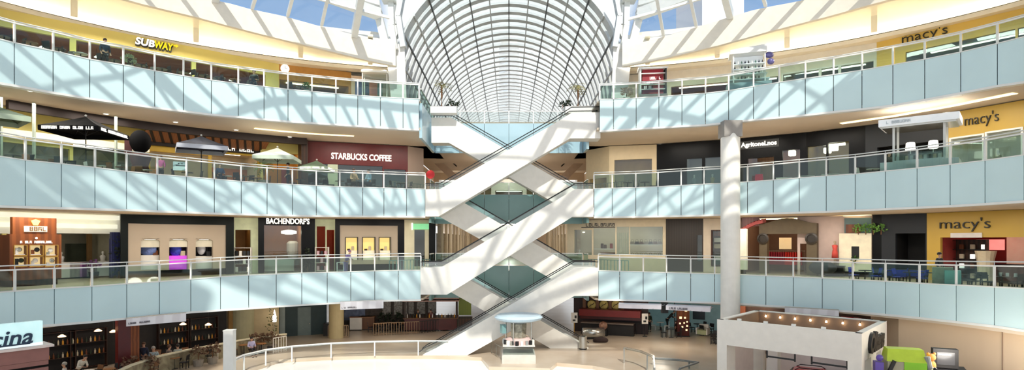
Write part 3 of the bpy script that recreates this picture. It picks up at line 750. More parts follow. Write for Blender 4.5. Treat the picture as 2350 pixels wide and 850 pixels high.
    for s in (-1, 1): f.ball((s * .033, fy + .008, fz), (.013, .008, .009), 6, 4)
    f.build('eyes', BLK, body, True)
    MB().prism([(-.014, fy + .006, fz - .04), (.014, fy + .006, fz - .04), (0, fy + .004, fz + .01)], (0, -.02, -.004)).build('nose', skin, body)
    MB().box(-.022, .022, fy - .002, fy + .02, fz - .068, fz - .06).build('mouth', mat('lips', (150, 84, 76), .6), body)
    for s in (-1, 1): MB().ball((s * .094, hd + .01, fz - .01), (.012, .02, .03), 6, 4).build('ear', skin, body, True)
    if hat: MB().lathe([(.13, 0), (.125, .03), (.1, .09), (.03, .13)], (0, hd + .015, hz + .79), 12).build('hat', hat, root, True)
    return root
HAIRD = mat('dark_hair', (30, 24, 20), .7, var=.2); HAIRB = mat('brown_hair', (84, 56, 36), .7, var=.2); HAIRG = mat('grey_hair', (170, 166, 158), .7, var=.1)

def proto_chair(name, m, legm, stool=False):
    r = T(name, '', 'chair', (0, 0, -50))
    h = .72 if stool else .45
    MB().box(-.22, .22, -.22, .22, h - .05, h).build('seat', m, r)
    b = MB().hexa([(-.21, .18, h + .12), (.21, .18, h + .12), (.21, .24, h + .45), (-.21, .24, h + .45)], [(-.21, .21, h + .12), (.21, .21, h + .12), (.21, .27, h + .45), (-.21, .27, h + .45)])
    b.build('backrest', m, r)
    for x in (-.19, .19):
        MB().bar((x, -.19, 0), (x, -.19, h - .05), .04, .04).build('leg', legm, r)
        MB().bar((x, .19, 0), (x, .19, h - .05), .04, .04).bar((x, .19, h - .05), (x, .225, h + .2), .035, .035).build('leg', legm, r)
    MB().box(-.19, .19, -.2, -.18, .2, .23).build('stretcher', legm, r)
    return r
def proto_table(name, m, legm, w=.7, h=.74, sq=False):
    r = T(name, '', 'table', (0, 0, -50))
    if sq: MB().box(-w / 2, w / 2, -w / 2, w / 2, h - .04, h).build('tabletop', m, r)
    else: MB().lathe([(w / 2 - .01, h - .04), (w / 2, h - .02), (w / 2 - .01, h)], n=20).build('tabletop', m, r)
    MB().lathe([(.05, .03), (.035, .1), (.035, h - .04)], n=8).build('pedestal', legm, r)
    MB().lathe([(.24, 0), (.22, .02), (.06, .04)], n=14).build('base', legm, r)
    return r
PROTO = {}
def place(key, maker, loc, rotz, label, group, cat=None):
    """first use moves the prototype itself, later ones copy it with its parts"""
    if key not in PROTO:
        r = maker(); PROTO[key] = r; r.location = loc; r.rotation_euler = (0, 0, rotz); r['label'] = label
        if group: r['group'] = group
    else: r = dup(PROTO[key], loc, rotz, label, group)
    if cat: r['category'] = cat
    return r
CH = {'black': mat('black_leather', (24, 22, 24), .5, var=.2), 'blue': mat('blue_cushion', (28, 60, 190), .6, var=.15), 'wood': mat('chair_wood', (134, 92, 56), .5, kind='wave', scale=5, col2=(112, 74, 44)), 'white': mat('white_plastic', (232, 232, 228), .4, var=.03)}
TB = {'black': mat('black_top', (30, 28, 30), .35, var=.15), 'white': mat('white_top', (228, 226, 220), .35, var=.03), 'wood': mat('wood_top', (166, 116, 70), .45, kind='wave', scale=4, col2=(140, 94, 56))}
def cafe_set(L, px, d, tcol, ccol, where, i, ang=0.0, at=None):
    """one small table with a chair on either side"""
    if at is None: p = on_curve(L, px, d); z = ZF[L]
    else: p = Vector((at[0], at[1])); z = at[2]
    q = on_curve(L, px + 4, d) - on_curve(L, px, d); a = math.atan2(q.y, q.x) + ang
    place('table_' + tcol, lambda: proto_table('cafe_table', TB[tcol], BLK), (p.x, p.y, z), 0, 'small round %s cafe table %s, %s from the left' % (tcol, where, ORDW[i]), 'cafe tables ' + where, 'table')
    for s in (-1, 1):
        lp = p + Vector((math.cos(a), math.sin(a))) * s * .62
        place('chair_' + ccol, lambda: proto_chair('cafe_chair', CH[ccol], BLK if ccol != 'white' else CHROME), (lp.x, lp.y, z), a - s * math.pi / 2, '%s cafe chair %s of the %s table %s' % (ccol, 'left' if s < 0 else 'right', ORDW[i], where), 'cafe chairs ' + where, 'chair')

def parasol(label, loc, rotz, m, vm, side=2.6, h=2.5, lift=.62, pole_h=None, lettering=None, name='parasol', group='square cafe parasols'):
    r = T(name, label, 'parasol', loc, rotz, group); a = side / 2
    top = (0, 0, h + lift); c = [(-a, -a, h), (a, -a, h), (a, a, h), (-a, a, h)]
    mb = MB()
    for i in range(4):
        p, q = Vector(c[i]), Vector(c[(i + 1) % 4]); m_ = (p + q) / 2; t = Vector(top)
        k = 5; prev = None
        for j in range(k + 1):
            f = j / k; sag = -.09 * math.sin(math.pi * f)
            row = [p.lerp(t, f) + Vector((0, 0, sag * .3)), m_.lerp(t, f) + Vector((0, 0, sag)), q.lerp(t, f) + Vector((0, 0, sag * .3))]
            if prev: mb.poly([prev[0], prev[1], row[1], row[0]]); mb.poly([prev[1], prev[2], row[2], row[1]])
            prev = row
    mb.build('canopy', m, r)
    for i in range(4):
        p, q = Vector(c[i]), Vector(c[(i + 1) % 4]); v = MB().hexa([p - Vector((0, 0, .26)), q - Vector((0, 0, .26)), q, p], [(p - Vector((0, 0, .26))) * .995, (q - Vector((0, 0, .26))) * .995, q * .995, p * .995])
        vo = v.build('valance', vm, r)
        if lettering:
            mk = marks(-a * .86, a * .86, -.21, -.05, 0, 5 + i); mo = mk.build('lettering', LETW, vo)
            mo.location = ((p + q) / 2) * 1.012; mo.location.z = h; mo.rotation_euler = (0, 0, math.atan2((q - p).y, (q - p).x))
    MB().tube((0, 0, .05), (0, 0, h + lift), .03).build('pole', BLK, r)
    MB().lathe([(.3, 0), (.3, .05), (.05, .1)], n=14).build('base', BLK, r)
    MB().ball((0, 0, h + lift + .06), .06).build('finial', STEEL, r)
    rb = MB()
    for p in c: rb.tube(Vector(p) * .98, (0, 0, h + lift - .1), .015, n=5); rb.tube(Vector(p) * .5 + Vector((0, 0, h * .5 + lift * .45)), (0, 0, h - .3), .012, n=5)
    rb.build('ribs', BLK, r)
    return r
def palm(label, loc, h, m, fronds=14, ln=1.3, name='potted_palm', pot=True, seed=1, droop=.5, group=None):
    r = T(name, label, 'palm', loc, 0, group); rd = random.Random(seed); z0 = .0
    if pot:
        MB().lathe([(.28, 0), (.36, .5), (.38, .55), (.3, .55)], n=14).build('pot', TERRA, r); z0 = .5
    MB().path([(0, 0, z0), (.03, .02, z0 + h * .5), (0, 0, z0 + h)], [.09, .07, .06], 8).build('trunk', BARK, r)
    cr = MB()
    for k in range(fronds):
        a = 2 * math.pi * k / fronds + rd.random() * .4; e = rd.uniform(-.1, .9); L_ = ln * rd.uniform(.7, 1.1); pts = []
        for j in range(7):
            t = j / 6; pts.append(Vector((math.cos(a) * L_ * t, math.sin(a) * L_ * t, z0 + h + L_ * (e * t - droop * 1.4 * t * t))))
        sd = Vector((-math.sin(a), math.cos(a), 0))
        for j in range(6):
            w_ = .05 + .26 * math.sin(math.pi * (j + .6) / 7) * L_
            for s in (-1, 1):
                b = pts[j]; cr.poly([b, pts[j] + (pts[j + 1] - pts[j]) * .55, pts[j + 1] + sd * s * w_ * .8 - Vector((0, 0, .05))])
    cr.build('crown', m, r)
    return r
def bush(label, loc, r0, m, n=90, name='shrub', pot=None, seed=3, group=None, h=1.0):
    r = T(name, label, 'plant', loc, 0, group); rd = random.Random(seed); mb = MB()
    for k in range(n):
        a = rd.random() * 6.283; e = rd.uniform(-.3, 1.4); q = Vector((math.cos(a) * math.cos(e), math.sin(a) * math.cos(e), math.sin(e) * h)) * r0 * rd.uniform(.5, 1) + Vector((0, 0, r0 * .7 + (.4 if pot else 0)))
        d = Vector((rd.uniform(-1, 1), rd.uniform(-1, 1), rd.uniform(-.3, 1))).normalized() * r0 * .45; s = d.cross(Vector((rd.random(), rd.random(), rd.random()))).normalized() * r0 * .16
        mb.poly([q, q + d * .5 + s, q + d, q + d * .5 - s])
    mb.build('foliage', m, r)
    MB().tube((0, 0, 0), (0, 0, r0 * .9 + (.4 if pot else 0)), .03).build('stem', BARK, r)
    if pot: MB().lathe([(r0 * .5, 0), (r0 * .62, .42), (r0 * .5, .42)], n=12).build('pot', pot, r)
    return r
def fence(label, p0, p1, h, m, n, name='metal_fence', group=None, z=0.0):
    p0, p1 = Vector((p0[0], p0[1])), Vector((p1[0], p1[1])); L_ = (p1 - p0).length
    r = T(name, label, 'fence', (p0.x, p0.y, z), math.atan2(p1.y - p0.y, p1.x - p0.x), group)
    MB().box(0, L_, -.03, .03, h - .05, h).build('top_rail', m, r); MB().box(0, L_, -.02, .02, .1, .14).build('bottom_rail', m, r)
    for k in range(n + 1): x = L_ * k / n; MB().box(x - .02, x + .02, -.02, .02, 0, h - .05).build('upright', m, r)
    return r

def shop(name, label, L, x0, x1, d, top, m, holes=(), depth=3.0, head=None, inner=None, lightpos=None, glassy=True, nearz=0.0, cat='shop front', d1=None, lamp=ROOMLIGHT, floor=False, frame=None, fa=None):
    """shop front: wall with real openings, lit room behind, panes. holes: pixel rectangles; top: height above the floor"""
    f = fa or Fa(name, label, cat, L, x0, x1, d, ZF[L], 'shop fronts round the atrium' if cat == 'shop front' else None, d1)
    H = []
    for h in holes:
        q = f.r(*h); H.append((max(q[0], .05), 0.05 if head else max(q[1], nearz), min(q[2], f.len - .05), head or min(q[3], top - .05)))
    MB().wall(0, f.len, 0, top, H, 0, .25).build('facade_wall', m, f.root)
    for h in H:
        if glassy: MB().box(h[0], h[2], .12, .14, h[1], h[3]).build('window_pane', SHOPG, f.root)
        if frame:
            b = MB(); b.box(h[0] - .07, h[0] + .03, -.05, .2, h[1] - .07, h[3] + .07); b.box(h[2] - .03, h[2] + .07, -.05, .2, h[1] - .07, h[3] + .07); b.box(h[0], h[2], -.05, .2, h[3] - .03, h[3] + .07); b.box(h[0], h[2], -.05, .2, h[1] - .07, h[1] + .03)
            b.build('window_frame', frame, f.root)
    if inner and H:
        a, b = min(h[0] for h in H) - .1, max(h[2] for h in H) + .1; zb = min(h[1] for h in H) - .05; zb = -.015 if zb < .06 else zb; zt = min(top, max(h[3] for h in H) + .3)
        r = MB(); n0, n1 = .25, depth
        r.poly([(a, n1, zb), (b, n1, zb), (b, n1, zt), (a, n1, zt)]); r.poly([(a, n0, zb), (a, n1, zb), (a, n1, zt), (a, n0, zt)]); r.poly([(b, n0, zb), (b, n1, zb), (b, n1, zt), (b, n0, zt)])
        r.poly([(a, n0, zt), (b, n0, zt), (b, n1, zt), (a, n1, zt)]); r.poly([(a, n0, zb), (b, n0, zb), (b, n1, zb), (a, n1, zb)])
        r.build('room', inner, f.root)
        if lamp:
            w_ = (b - a); MB().box(a + w_ * .12, b - w_ * .12, depth * .45, depth * .45 + .25, zt - .06, zt - .02).build('ceiling_lamp', lamp, f.root)
    f.H = H
    return f
def put(f, u, n, z=0.0): p = f.w(u, n, z); return (p.x, p.y, p.z)
def handbag(m):
    r = T('handbag', '', 'handbag', (0, 0, -50))
    MB().hexa([(-.2, -.08, 0), (.2, -.08, 0), (.2, .08, 0), (-.2, .08, 0)], [(-.16, -.04, .24), (.16, -.04, .24), (.16, .04, .24), (-.16, .04, .24)]).build('bag_body', m, r)
    MB().path([(-.1, 0, .23), (-.09, 0, .38), (0, 0, .44), (.09, 0, .38), (.1, 0, .23)], .014, 6).build('handle', m, r)
    return r
def mannequin(label, loc, rotz, m, clothes, group=None):
    r = T('mannequin', label, 'mannequin', loc, rotz, group)
    MB().lathe([(.10, .05), (.06, .5), (.1, .9), (.15, 1.0), (.11, 1.18), (.17, 1.42), (.06, 1.5), (.05, 1.56), (.085, 1.66), (.06, 1.76)], n=14).build('figure', m, r, True)
    MB().lathe([(.21, .55), (.18, .95), (.14, 1.15), (.19, 1.42), (.12, 1.48)], n=14).build('garment', clothes, r, True)
    MB().lathe([(.2, 0), (.2, .03), (.03, .06)], n=14).build('stand', CHROME, r)
    return r
def garment(m):
    r = T('hanging_garment', '', 'garment', (0, 0, -50))
    MB().hexa([(-.1, -.22, 0), (.1, -.22, 0), (.1, .22, 0), (-.1, .22, 0)], [(-.04, -.16, 1.0), (.04, -.16, 1.0), (.04, .16, 1.0), (-.04, .16, 1.0)]).build('cloth', m, r)
    MB().path([(0, -.16, 1.0), (0, 0, 1.06), (0, .16, 1.0)], .012, 5).build('hanger', CHROME, r)
    return r
def counter(name, label, loc, rotz, w, d, h, m, tm, cat='counter', group=None):
    r = T(name, label, cat, loc, rotz, group)
    MB().box(-w / 2, w / 2, -d / 2, d / 2, .08, h - .05).build('body', m, r); MB().box(-w / 2 - .05, w / 2 + .05, -d / 2 - .05, d / 2 + .05, h - .05, h).build('worktop', tm, r)
    MB().box(-w / 2 + .05, w / 2 - .05, -d / 2 + .05, d / 2 - .05, 0, .08).build('plinth', BLK, r)
    return r
def shelving(label, loc, rotz, w, h, m, n=4, name='shelf_unit', group=None, depth=.4, back=None):
    r = T(name, label, 'shelves', loc, rotz, group)
    for s in (-1, 1): MB().box(s * w / 2 - .025, s * w / 2 + .025, 0, depth, 0, h).build('side', m, r)
    for k in range(n): z = .1 + (h - .15) * k / (n - 1); MB().box(-w / 2, w / 2, 0, depth, z, z + .03).build('shelf', m, r)
    if back: MB().box(-w / 2, w / 2, depth - .03, depth, 0, h).build('back', back, r)
    return r
BOXP = {}
def goods(name, loc, rotz, size, m, label, group, cat='box'):
    key = (name, m.name, size)
    if key not in BOXP:
        b = MB(); w_, d_, h_ = size
        if name in ('bottle', 'jar', 'vase'): b.lathe([(w_ / 2, 0), (w_ / 2, h_ * .6), (w_ * .2, h_ * .78), (w_ * .18, h_)], n=10)
        else:
            c = .12 * min(size); b.prism([(-w_ / 2, -d_ / 2 + c, 0), (-w_ / 2 + c, -d_ / 2, 0), (w_ / 2 - c, -d_ / 2, 0), (w_ / 2, -d_ / 2 + c, 0), (w_ / 2, d_ / 2, 0), (-w_ / 2, d_ / 2, 0)], (0, 0, h_ * .86)); b.box(-w_ * .46, w_ * .46, -d_ * .44, d_ * .46, h_ * .86, h_)
        o = b.build(name, m); BOXP[key] = o
    else: o = BOXP[key].copy(); COL.objects.link(o)
    o.location = loc; o.rotation_euler = (0, 0, rotz); tag(o, label, cat, group)
    return o
DARKROOM = mat('dark_room', (58, 44, 34), .7, var=.1); WHITEROOM = mat('white_room', (238, 234, 226), .6, var=.03); BROWNROOM = mat('brown_room', (150, 92, 52), .6, var=.1)
GREYROOM = mat('grey_room', (150, 152, 150), .6, var=.06); TANROOM = mat('tan_room', (206, 176, 122), .6, var=.06); BLKROOM = mat('black_room', (26, 24, 24), .7, var=.2)
# ================================================================== fourth storey
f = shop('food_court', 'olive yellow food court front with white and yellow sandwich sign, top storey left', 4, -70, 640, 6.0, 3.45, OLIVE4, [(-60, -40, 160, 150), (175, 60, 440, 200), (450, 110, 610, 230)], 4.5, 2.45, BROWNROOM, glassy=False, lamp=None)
root = f.root
# openings reach from the floor to a level head 2.45 m up: rebuild heads evenly
u0, u1 = f.u(306), f.u(399)
sg = T('sandwich_shop_sign', 'raised white and yellow shop sign lettering on olive fascia', 'sign', put(f, (u0 + u1) / 2, -.02, 0), f.rot)
wd = u1 - u0
zc = (f.z(306, 98) + f.z(399, 108)) / 2
text('SUB', wd * .50, .56, LETB, sg, 'letter_backing', (-wd * .235 + .05, .0, zc - .05), .16, .15, .05)
text('WAY', wd * .50, .56, LETB, sg, 'letter_backing', (wd * .235 + .05, .0, zc - .05), .16, .15, .05)
text('SUB', wd * .47, .48, LETW, sg, 'lettering', (-wd * .235, -.17, zc), .05, .15, .03, 'white letters')
text('WAY', wd * .47, .48, LETY, sg, 'lettering', (wd * .235, -.17, zc), .05, .15, .03, 'yellow letters')
MB().prism([(wd * .47, -.2, zc + .12), (wd * .54, -.2, zc + .12), (wd * .54, -.2, zc + .05), (wd * .60, -.2, zc + .16), (wd * .54, -.2, zc + .27), (wd * .54, -.2, zc + .2), (wd * .47, -.2, zc + .2)], (0, .05, 0)).build('arrow', LETY, sg)
# menu boards, counters and pendants inside the food court
for i, px in enumerate((100, 235, 330, 520)):
    p = put(f, f.u(px, 4.2), 4.2); counter('food_counter', 'food counter with pale top in the food court, %s from the left' % ORDW[i], p, f.rot, 2.6, .8, 1.15, BROWN if i != 2 else GREYROOM, TB['white'], group='food court counters')
    b = MB().box(-1.1, 1.1, 0, .06, 0, .5).build('menu_board', mat('menu_face', (236, 196, 130), .5, emit=1.6, kind='brick', scale=2.2, col2=(170, 84, 40)), None, loc=put(f, f.u(px, 4.3), 4.3, 1.75), rotz=f.rot); tag(b, 'lit menu board over the food court counter, %s from the left' % ORDW[i], 'menu board', 'food court menu boards')
for i, px in enumerate((95, 140, 180, 222, 300, 440, 475, 500, 530)):
    r = T('pendant_lamp', 'round pendant lamp in the food court, %s from the left' % ORDW[i], 'lamp', put(f, f.u(px, 2.2), 2.2, 2.15), 0, 'food court pendant lamps')
    MB().lathe([(.03, .12), (.16, 0), (.15, -.02)], n=12).build('lamp_shade', LIGHT, r); MB().tube((0, 0, .1), (0, 0, 1.0), .01, n=5).build('cord', BLK, r)
cols4 = [('black', 'black'), ('wood', 'black'), ('black', 'black'), ('white', 'black'), ('black', 'black'), ('black', 'black'), ('black', 'black'), ('black', 'black'), ('black', 'black'), ('black', 'black'), ('wood', 'black'), ('black', 'black')]
for i, px in enumerate((10, 70, 135, 185, 262, 325, 372, 420, 470, 505, 540, 690)): cafe_set(4, px, 1.5, cols4[i][0], cols4[i][1], 'behind the top storey left balustrade', i, .3 * (i % 3))
person('person standing in dark clothes at the top storey left balustrade', (*on_curve(4, 241, 1.3), ZF[4]), .9, NAVY, BLK, HAIRD, scale=1.05)
person('person in black seated near the food shop clock, top storey left', (*on_curve(4, 583, 1.4), ZF[4]), .3, BLK, BLK, HAIRD, 'sit', scale=1.15)
b = bush('pale leafy plant in a white pot behind the top storey balustrade under the olive fascia', (*on_curve(4, 296, .9), ZF[4]), .42, mat('pale_leaf', (196, 202, 160), .6, var=.25, scale=5), pot=W)
bush('small green plant in a white pot behind the top storey left balustrade', (*on_curve(4, 703, .9), ZF[4]), .32, GREEN, pot=W, seed=8)
# golden food shop with clock
f = shop('golden_food_shop', 'golden brown food shop with round clock, top storey left', 4, 640, 806, 6.0, 3.45, mat('golden_wall', (190, 136, 64), .6, var=.08), [(640, 176, 800, 230)], 4.0, 2.3, TANROOM, glassy=False, d1=6.2)
ck = T('wall_clock', 'round white wall clock on golden fascia', 'clock', put(f, f.u(654), -.02, f.z(654, 158)), f.rot)
MB().lathe([(.32, 0), (.32, .06), (.27, .09)], n=24).build('face', LETW, ck).rotation_euler = (math.pi / 2, 0, 0)
MB().box(-.012, .012, -.12, -.1, 0, .2).box(0, .15, -.12, -.1, -.012, .012).build('hands', BLK, ck)
for i, (px, w_) in enumerate(((680, 1.0), (705, 1.0), (730, 1.0), (755, 1.0))):
    sh = shelving('tall bakery shelf behind the golden food shop counter, %s from the left' % ORDW[i], put(f, f.u(px, 3.2), 3.2), f.rot, .95, 2.4, BROWN, 5, 'bakery_shelf', 'bakery shelves', back=AMBER)
    for k in range(4):
        for j in range(3): goods('bread_loaf', put(f, f.u(px, 3.4) - .28 + j * .28, 3.42, .14 + k * .565), f.rot, (.22, .2, .2), mat('bread', (214, 170, 110), .7, var=.15), 'brown loaf on the bakery shelves of the golden food shop', 'loaves on the bakery shelves', 'bread')
counter('bakery_counter', 'dark glass bakery counter under the golden fascia', put(f, f.u(690, 2), 2.0), f.rot, 3.0, .8, 1.2, mat('dark_counter', (40, 44, 54), .4), TB['white'])
# pale end panels with blue posters and the glass kiosk
f = shop('pale_end_wall', 'pale pink wall panel with blue posters, top storey left', 4, 806, 866, 6.2, 3.2, mat('pale_pink', (234, 208, 184), .7, var=.03), [])
for i, (a, c, m) in enumerate(((815, 834, mat('blue_poster', (78, 100, 150), .5)), (837, 850, mat('blue_poster_dark', (66, 88, 134), .5)))):
    q = f.r(a, 187, c, 220); b = MB().box(q[0], q[2], -.06, -.02, q[1], q[3]).build('poster', m, None, loc=put(f, 0, 0), rotz=f.rot); tag(b, ('wide' if i == 0 else 'narrow') + ' plain blue poster on the pale pink wall', 'poster')
f = shop('cream_end_wall', 'plain cream wall beside the vault, top storey left', 4, 866, 912, 6.6, 3.45, WARM, [])
k = T('glass_kiosk', 'small glass kiosk with orange red panel by the vault, top storey left', 'kiosk', (*on_curve(4, 862, 3.6), ZF[4]), .12)
for sx in (-.9, .9):
    for sy in (-.6, .6): MB().box(sx - .04, sx + .04, sy - .04, sy + .04, 0, 2.6).build('post', STEEL, k)
MB().lathe([(1.35, 2.6), (1.38, 2.72), (1.1, 2.85)], n=4, a0=math.pi / 4).build('roof', STEEL, k)
MB().box(-.86, .86, -.58, -.56, .1, 2.55).build('glass_front', SHOPG, k)
MB().box(-.5, .1, .2, .26, .6, 2.2).build('back_panel', mat('coral_panel', (226, 126, 100), .6), k); MB().box(.15, .5, .1, .3, .5, 2.1).build('screen', TEAL, k)
# right: cream walls
f = shop('cream_long_wall', 'long cream wall with low shop openings, top storey right', 4, 1424, 1690, 6.4, 3.45, WARM, [(1540, 202, 1686, 240)], 3.5, 2.2, BROWNROOM, glassy=False, d1=6.0)
shop('cream_wall_mid', 'cream wall behind the white kiosk, top storey right', 4, 1690, 1792, 6.0, 3.45, WARM, [(1700, 186, 1788, 230)], 3.5, 2.2, GREYROOM, glassy=False)
f = shop('cream_wall_windows', 'cream fascia over wide olive and grey shop windows, top storey right', 4, 1792, 2012, 6.0, 3.45, WARM, [(1796, 164, 1880, 230), (1884, 150, 1925, 220), (1929, 134, 2006, 210)], 3.5, 2.25, GREYROOM, frame=STEEL)
q = f.r(1798, 168, 1846, 220, 1.2); b = MB().box(q[0], q[2], 1.2, 1.3, 0, 2.4).build('display_board', mat('olive_display', (128, 112, 60), .6, var=.1), None, loc=put(f, 0, 0), rotz=f.rot); tag(b, 'olive display panel inside the top storey right shop window', 'panel')
bush('dark green plant behind the last window before the gold front, top storey', put(f, f.u(1985, 1.7), 1.7), .55, DGREEN, seed=4, h=1.3)
for i, px in enumerate((1950, 1965)): 
    b = MB().ball((0, 0, .45), (.7, .35, .45), 14, 8).build('pouf', mat('blue_grey_cloth', (84, 104, 126), .7), None, True, loc=put(f, f.u(px, 1.4), 1.3), rotz=f.rot); tag(b, 'rounded blue grey lounge seat behind the glass, %s from the left' % ORDW[i], 'seat', 'lounge seats behind glass')
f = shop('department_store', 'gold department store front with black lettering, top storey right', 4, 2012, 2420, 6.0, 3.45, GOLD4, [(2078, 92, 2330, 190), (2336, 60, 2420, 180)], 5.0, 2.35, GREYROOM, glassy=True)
u0, u1 = f.u(2071), f.u(2175); text("macy's", u1 - u0, .8, LETB, f.root, 'lettering', ((u0 + u1) / 2, 0, (f.z(2071, 82) + f.z(2175, 68)) / 2 - .17), .1, 0, -.012, 'black lettering')
for i, px in enumerate((2090, 2150, 2230, 2290)):
    p = put(f, f.u(px, 3), 3); counter('sales_counter', 'low sales counter inside the top storey gold store, %s from the left' % ORDW[i], p, f.rot, 2.2, .9, 1.0, CREAM, TB['white'], group='gold store counters')
# kiosks on the right of the top storey
k = T('red_display_kiosk', 'red and white display kiosk with black trim near the vault, top storey right', 'kiosk', (*on_curve(4, 1497, 1.9), ZF[4]), -.12)
MB().box(-1.0, 1.0, -.6, .6, 0, .6).build('base', mat('pink_white', (236, 214, 212), .5), k); MB().box(-.75, .75, -.3, .3, .6, 2.45).build('back_panel', mat('deep_red', (140, 18, 34), .5), k)
MB().box(-1.05, 1.05, -.62, .62, 2.45, 2.55).build('roof', STEEL, k); mk = marks(-.55, .6, 1.72, 1.9, -.31, 31).build('lettering', LETW, k)
for s in (-1, 1): MB().box(s * .9 - .05, s * .9 + .05, -.55, .55, .6, 2.45).build('side_frame', BLK if s > 0 else STEEL, k)
for j, z in enumerate((.95, 1.3, 2.1)): MB().box(-.85, .85, -.5, -.3, z, z + .05).build('shelf', W, k)
for j in range(14): goods('boxed_gift', tuple(k.matrix_basis @ Vector((-.72 + .11 * j if j < 7 else -.72 + .11 * (j - 7), -.42, 1.0 if j < 7 else 1.35))), -.12, (.08, .12, .22), mat('gift_white', (240, 228, 226), .5) if j % 3 else BLK, 'small %s boxed gift on the red kiosk %s shelf' % ('white' if j % 3 else 'black', 'lower' if j < 7 else 'upper'), 'boxed gifts on the red kiosk %s' % ('white' if j % 3 else 'black'))
bush('pale dried flower bunch beside the red kiosk', (*on_curve(4, 1438, 1.3), ZF[4]), .45, mat('dried_flower', (196, 168, 150), .7, var=.25, scale=5), pot=W, seed=12)
k = T('white_display_kiosk', 'tall white kiosk with stepped glass shelves and canopy, top storey right', 'kiosk', (*on_curve(4, 1717, 1.7), ZF[4]), -.28)
MB().box(-1.4, 1.4, -.7, .7, 0, .75).build('base', mat('grey_glassy', (168, 186, 194), .3), k)
for s in (-1, 1):
    for t in (-1, 1): MB().box(s * 1.0 - .04, s * 1.0 + .04, t * .55 - .04, t * .55 + .04, .75, 2.75).build('post', STEEL, k)
MB().hexa([(-1.25, -.75, 2.7), (1.1, -.75, 2.75), (1.1, .75, 2.75), (-1.25, .75, 2.7)], [(-1.2, -.7, 3.0), (1.1, -.7, 3.25), (1.1, .7, 3.25), (-1.2, .7, 3.0)]).build('canopy', STEEL, k)
for z, w_ in ((.95, 1.3), (1.3, 1.15), (1.65, 1.05), (2.0, 1.0)): MB().box(-w_, w_, -.6, .6, z, z + .05).build('shelf', mat('shelf_glass_white', (216, 226, 228), .2), k)
MB().box(-.95, .95, .1, .5, 2.05, 2.7).build('lightbox', mat('grey_lightbox', (206, 212, 216), .5, emit=.3), k)
for z in (.98, 1.34, 1.69, 2.04):
    for j in range(9):
        c = (BLK, W, mat('green_bottle', (70, 110, 96), .3), NAVY)[(j + int(z * 10)) % 4]
        goods('bottle', tuple(k.matrix_basis @ Vector((-.9 + .22 * j, -.4, z))), -.28, (.1, .1, .24), c, '%s bottle on the white kiosk, shelf at %s height' % ({BLK: 'black', W: 'white', NAVY: 'navy'}.get(c, 'green'), {.98: 'base', 1.34: 'lower', 1.69: 'middle', 2.04: 'upper'}[z]), 'bottles on the white kiosk %s %d' % (c.name, int(z * 10)), 'bottle')
for i, s in enumerate((.15, .35)): 
    b = MB().ball((0, 0, 0), (.32 - .08 * i, .2, .22), 10, 6).build('balloon', mat('violet_foil', (88, 84, 140), .3), None, True, loc=tuple(k.matrix_basis @ Vector((1.2 + s * .5, -.4, 2.55 - i * .45)))); tag(b, ('upper' if i == 0 else 'lower') + ' violet foil balloon on the white kiosk corner', 'balloon')
# palms and plants at the head of the escalators
for sd, nm in ((-1, 'left'), (1, 'right')):
    q = pt(1013 if sd < 0 else 1326, 258, 44.5)
    pl = T('planter_box', 'long white planter box beside the %s escalator head on the top storey' % nm, 'planter', (q.x + sd * -.1, 44.5, ZF[4] - .3)); MB().box(-.9, 1.1, -.45, .45, 0, .5).build('box', W, pl); MB().box(-.82, 1.02, -.38, .38, .5, .54).build('soil', DWOOD, pl)
    palm('potted palm with dry fan crown at the %s escalator head' % nm, (q.x, 44.5, ZF[4] + .15), 1.75, DRYLEAF, 18, .95, 'palm_tree', False, 5 if sd < 0 else 9, .45)
    for i, (dx, s_) in enumerate(((.75, .38), (1.15, .34))): bush('dark spiky shrub beside the %s palm, %s it' % (nm, 'next to' if i == 0 else 'further from'), (q.x - sd * -1 * 0 + (dx if sd < 0 else -dx), 44.45, ZF[4] + .1), s_, DGREEN, 60, seed=20 + i + sd)

# ================================================================== third storey
# dark bulkhead band at the back of the left soffit
cs = sub(3, 5.3, 20, 704); mb = MB()
for a, b in zip(cs, cs[1:]):
    n = (b - a).normalized(); n = Vector((-n.y, n.x)) * .3
    mb.hexa([(a.x, a.y, 15.85), (b.x, b.y, 15.85), (b.x, b.y, 16.36), (a.x, a.y, 16.36)], [(a.x + n.x, a.y + n.y, 15.85), (b.x + n.x, b.y + n.y, 15.85), (b.x + n.x, b.y + n.y, 16.36), (a.x + n.x, a.y + n.y, 16.36)])
S(mb.build('trim_dark_bulkhead', mat('dark_bulkhead', (34, 20, 16), .7)))
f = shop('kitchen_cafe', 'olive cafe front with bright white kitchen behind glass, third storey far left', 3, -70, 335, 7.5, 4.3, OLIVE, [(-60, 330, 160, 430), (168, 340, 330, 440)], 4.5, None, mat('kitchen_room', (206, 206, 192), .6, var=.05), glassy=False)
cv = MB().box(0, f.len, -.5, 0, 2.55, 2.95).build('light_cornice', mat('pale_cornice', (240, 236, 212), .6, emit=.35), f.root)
for i, px in enumerate((60, 128, 215, 290)):
    counter('kitchen_counter', 'steel kitchen counter behind the third storey far left glass, %s from the left' % ORDW[i], put(f, f.u(px, 2), 2), f.rot, 2.4, .8, 1.0, CHROME if i % 2 == 0 else GREYROOM, TB['white'], group='kitchen counters')
    b = MB().hexa([(-.8, -.5, 0), (.8, -.5, 0), (.8, .4, 0), (-.8, .4, 0)], [(-.4, -.2, .6), (.4, -.2, .6), (.4, .3, .6), (-.4, .3, .6)]).build('extractor_hood', CHROME, None, loc=put(f, f.u(px, 2.2), 2.2, 1.9), rotz=f.rot); tag(b, 'steel extractor hood over the kitchen counter, %s from the left' % ORDW[i], 'hood', 'kitchen hoods')
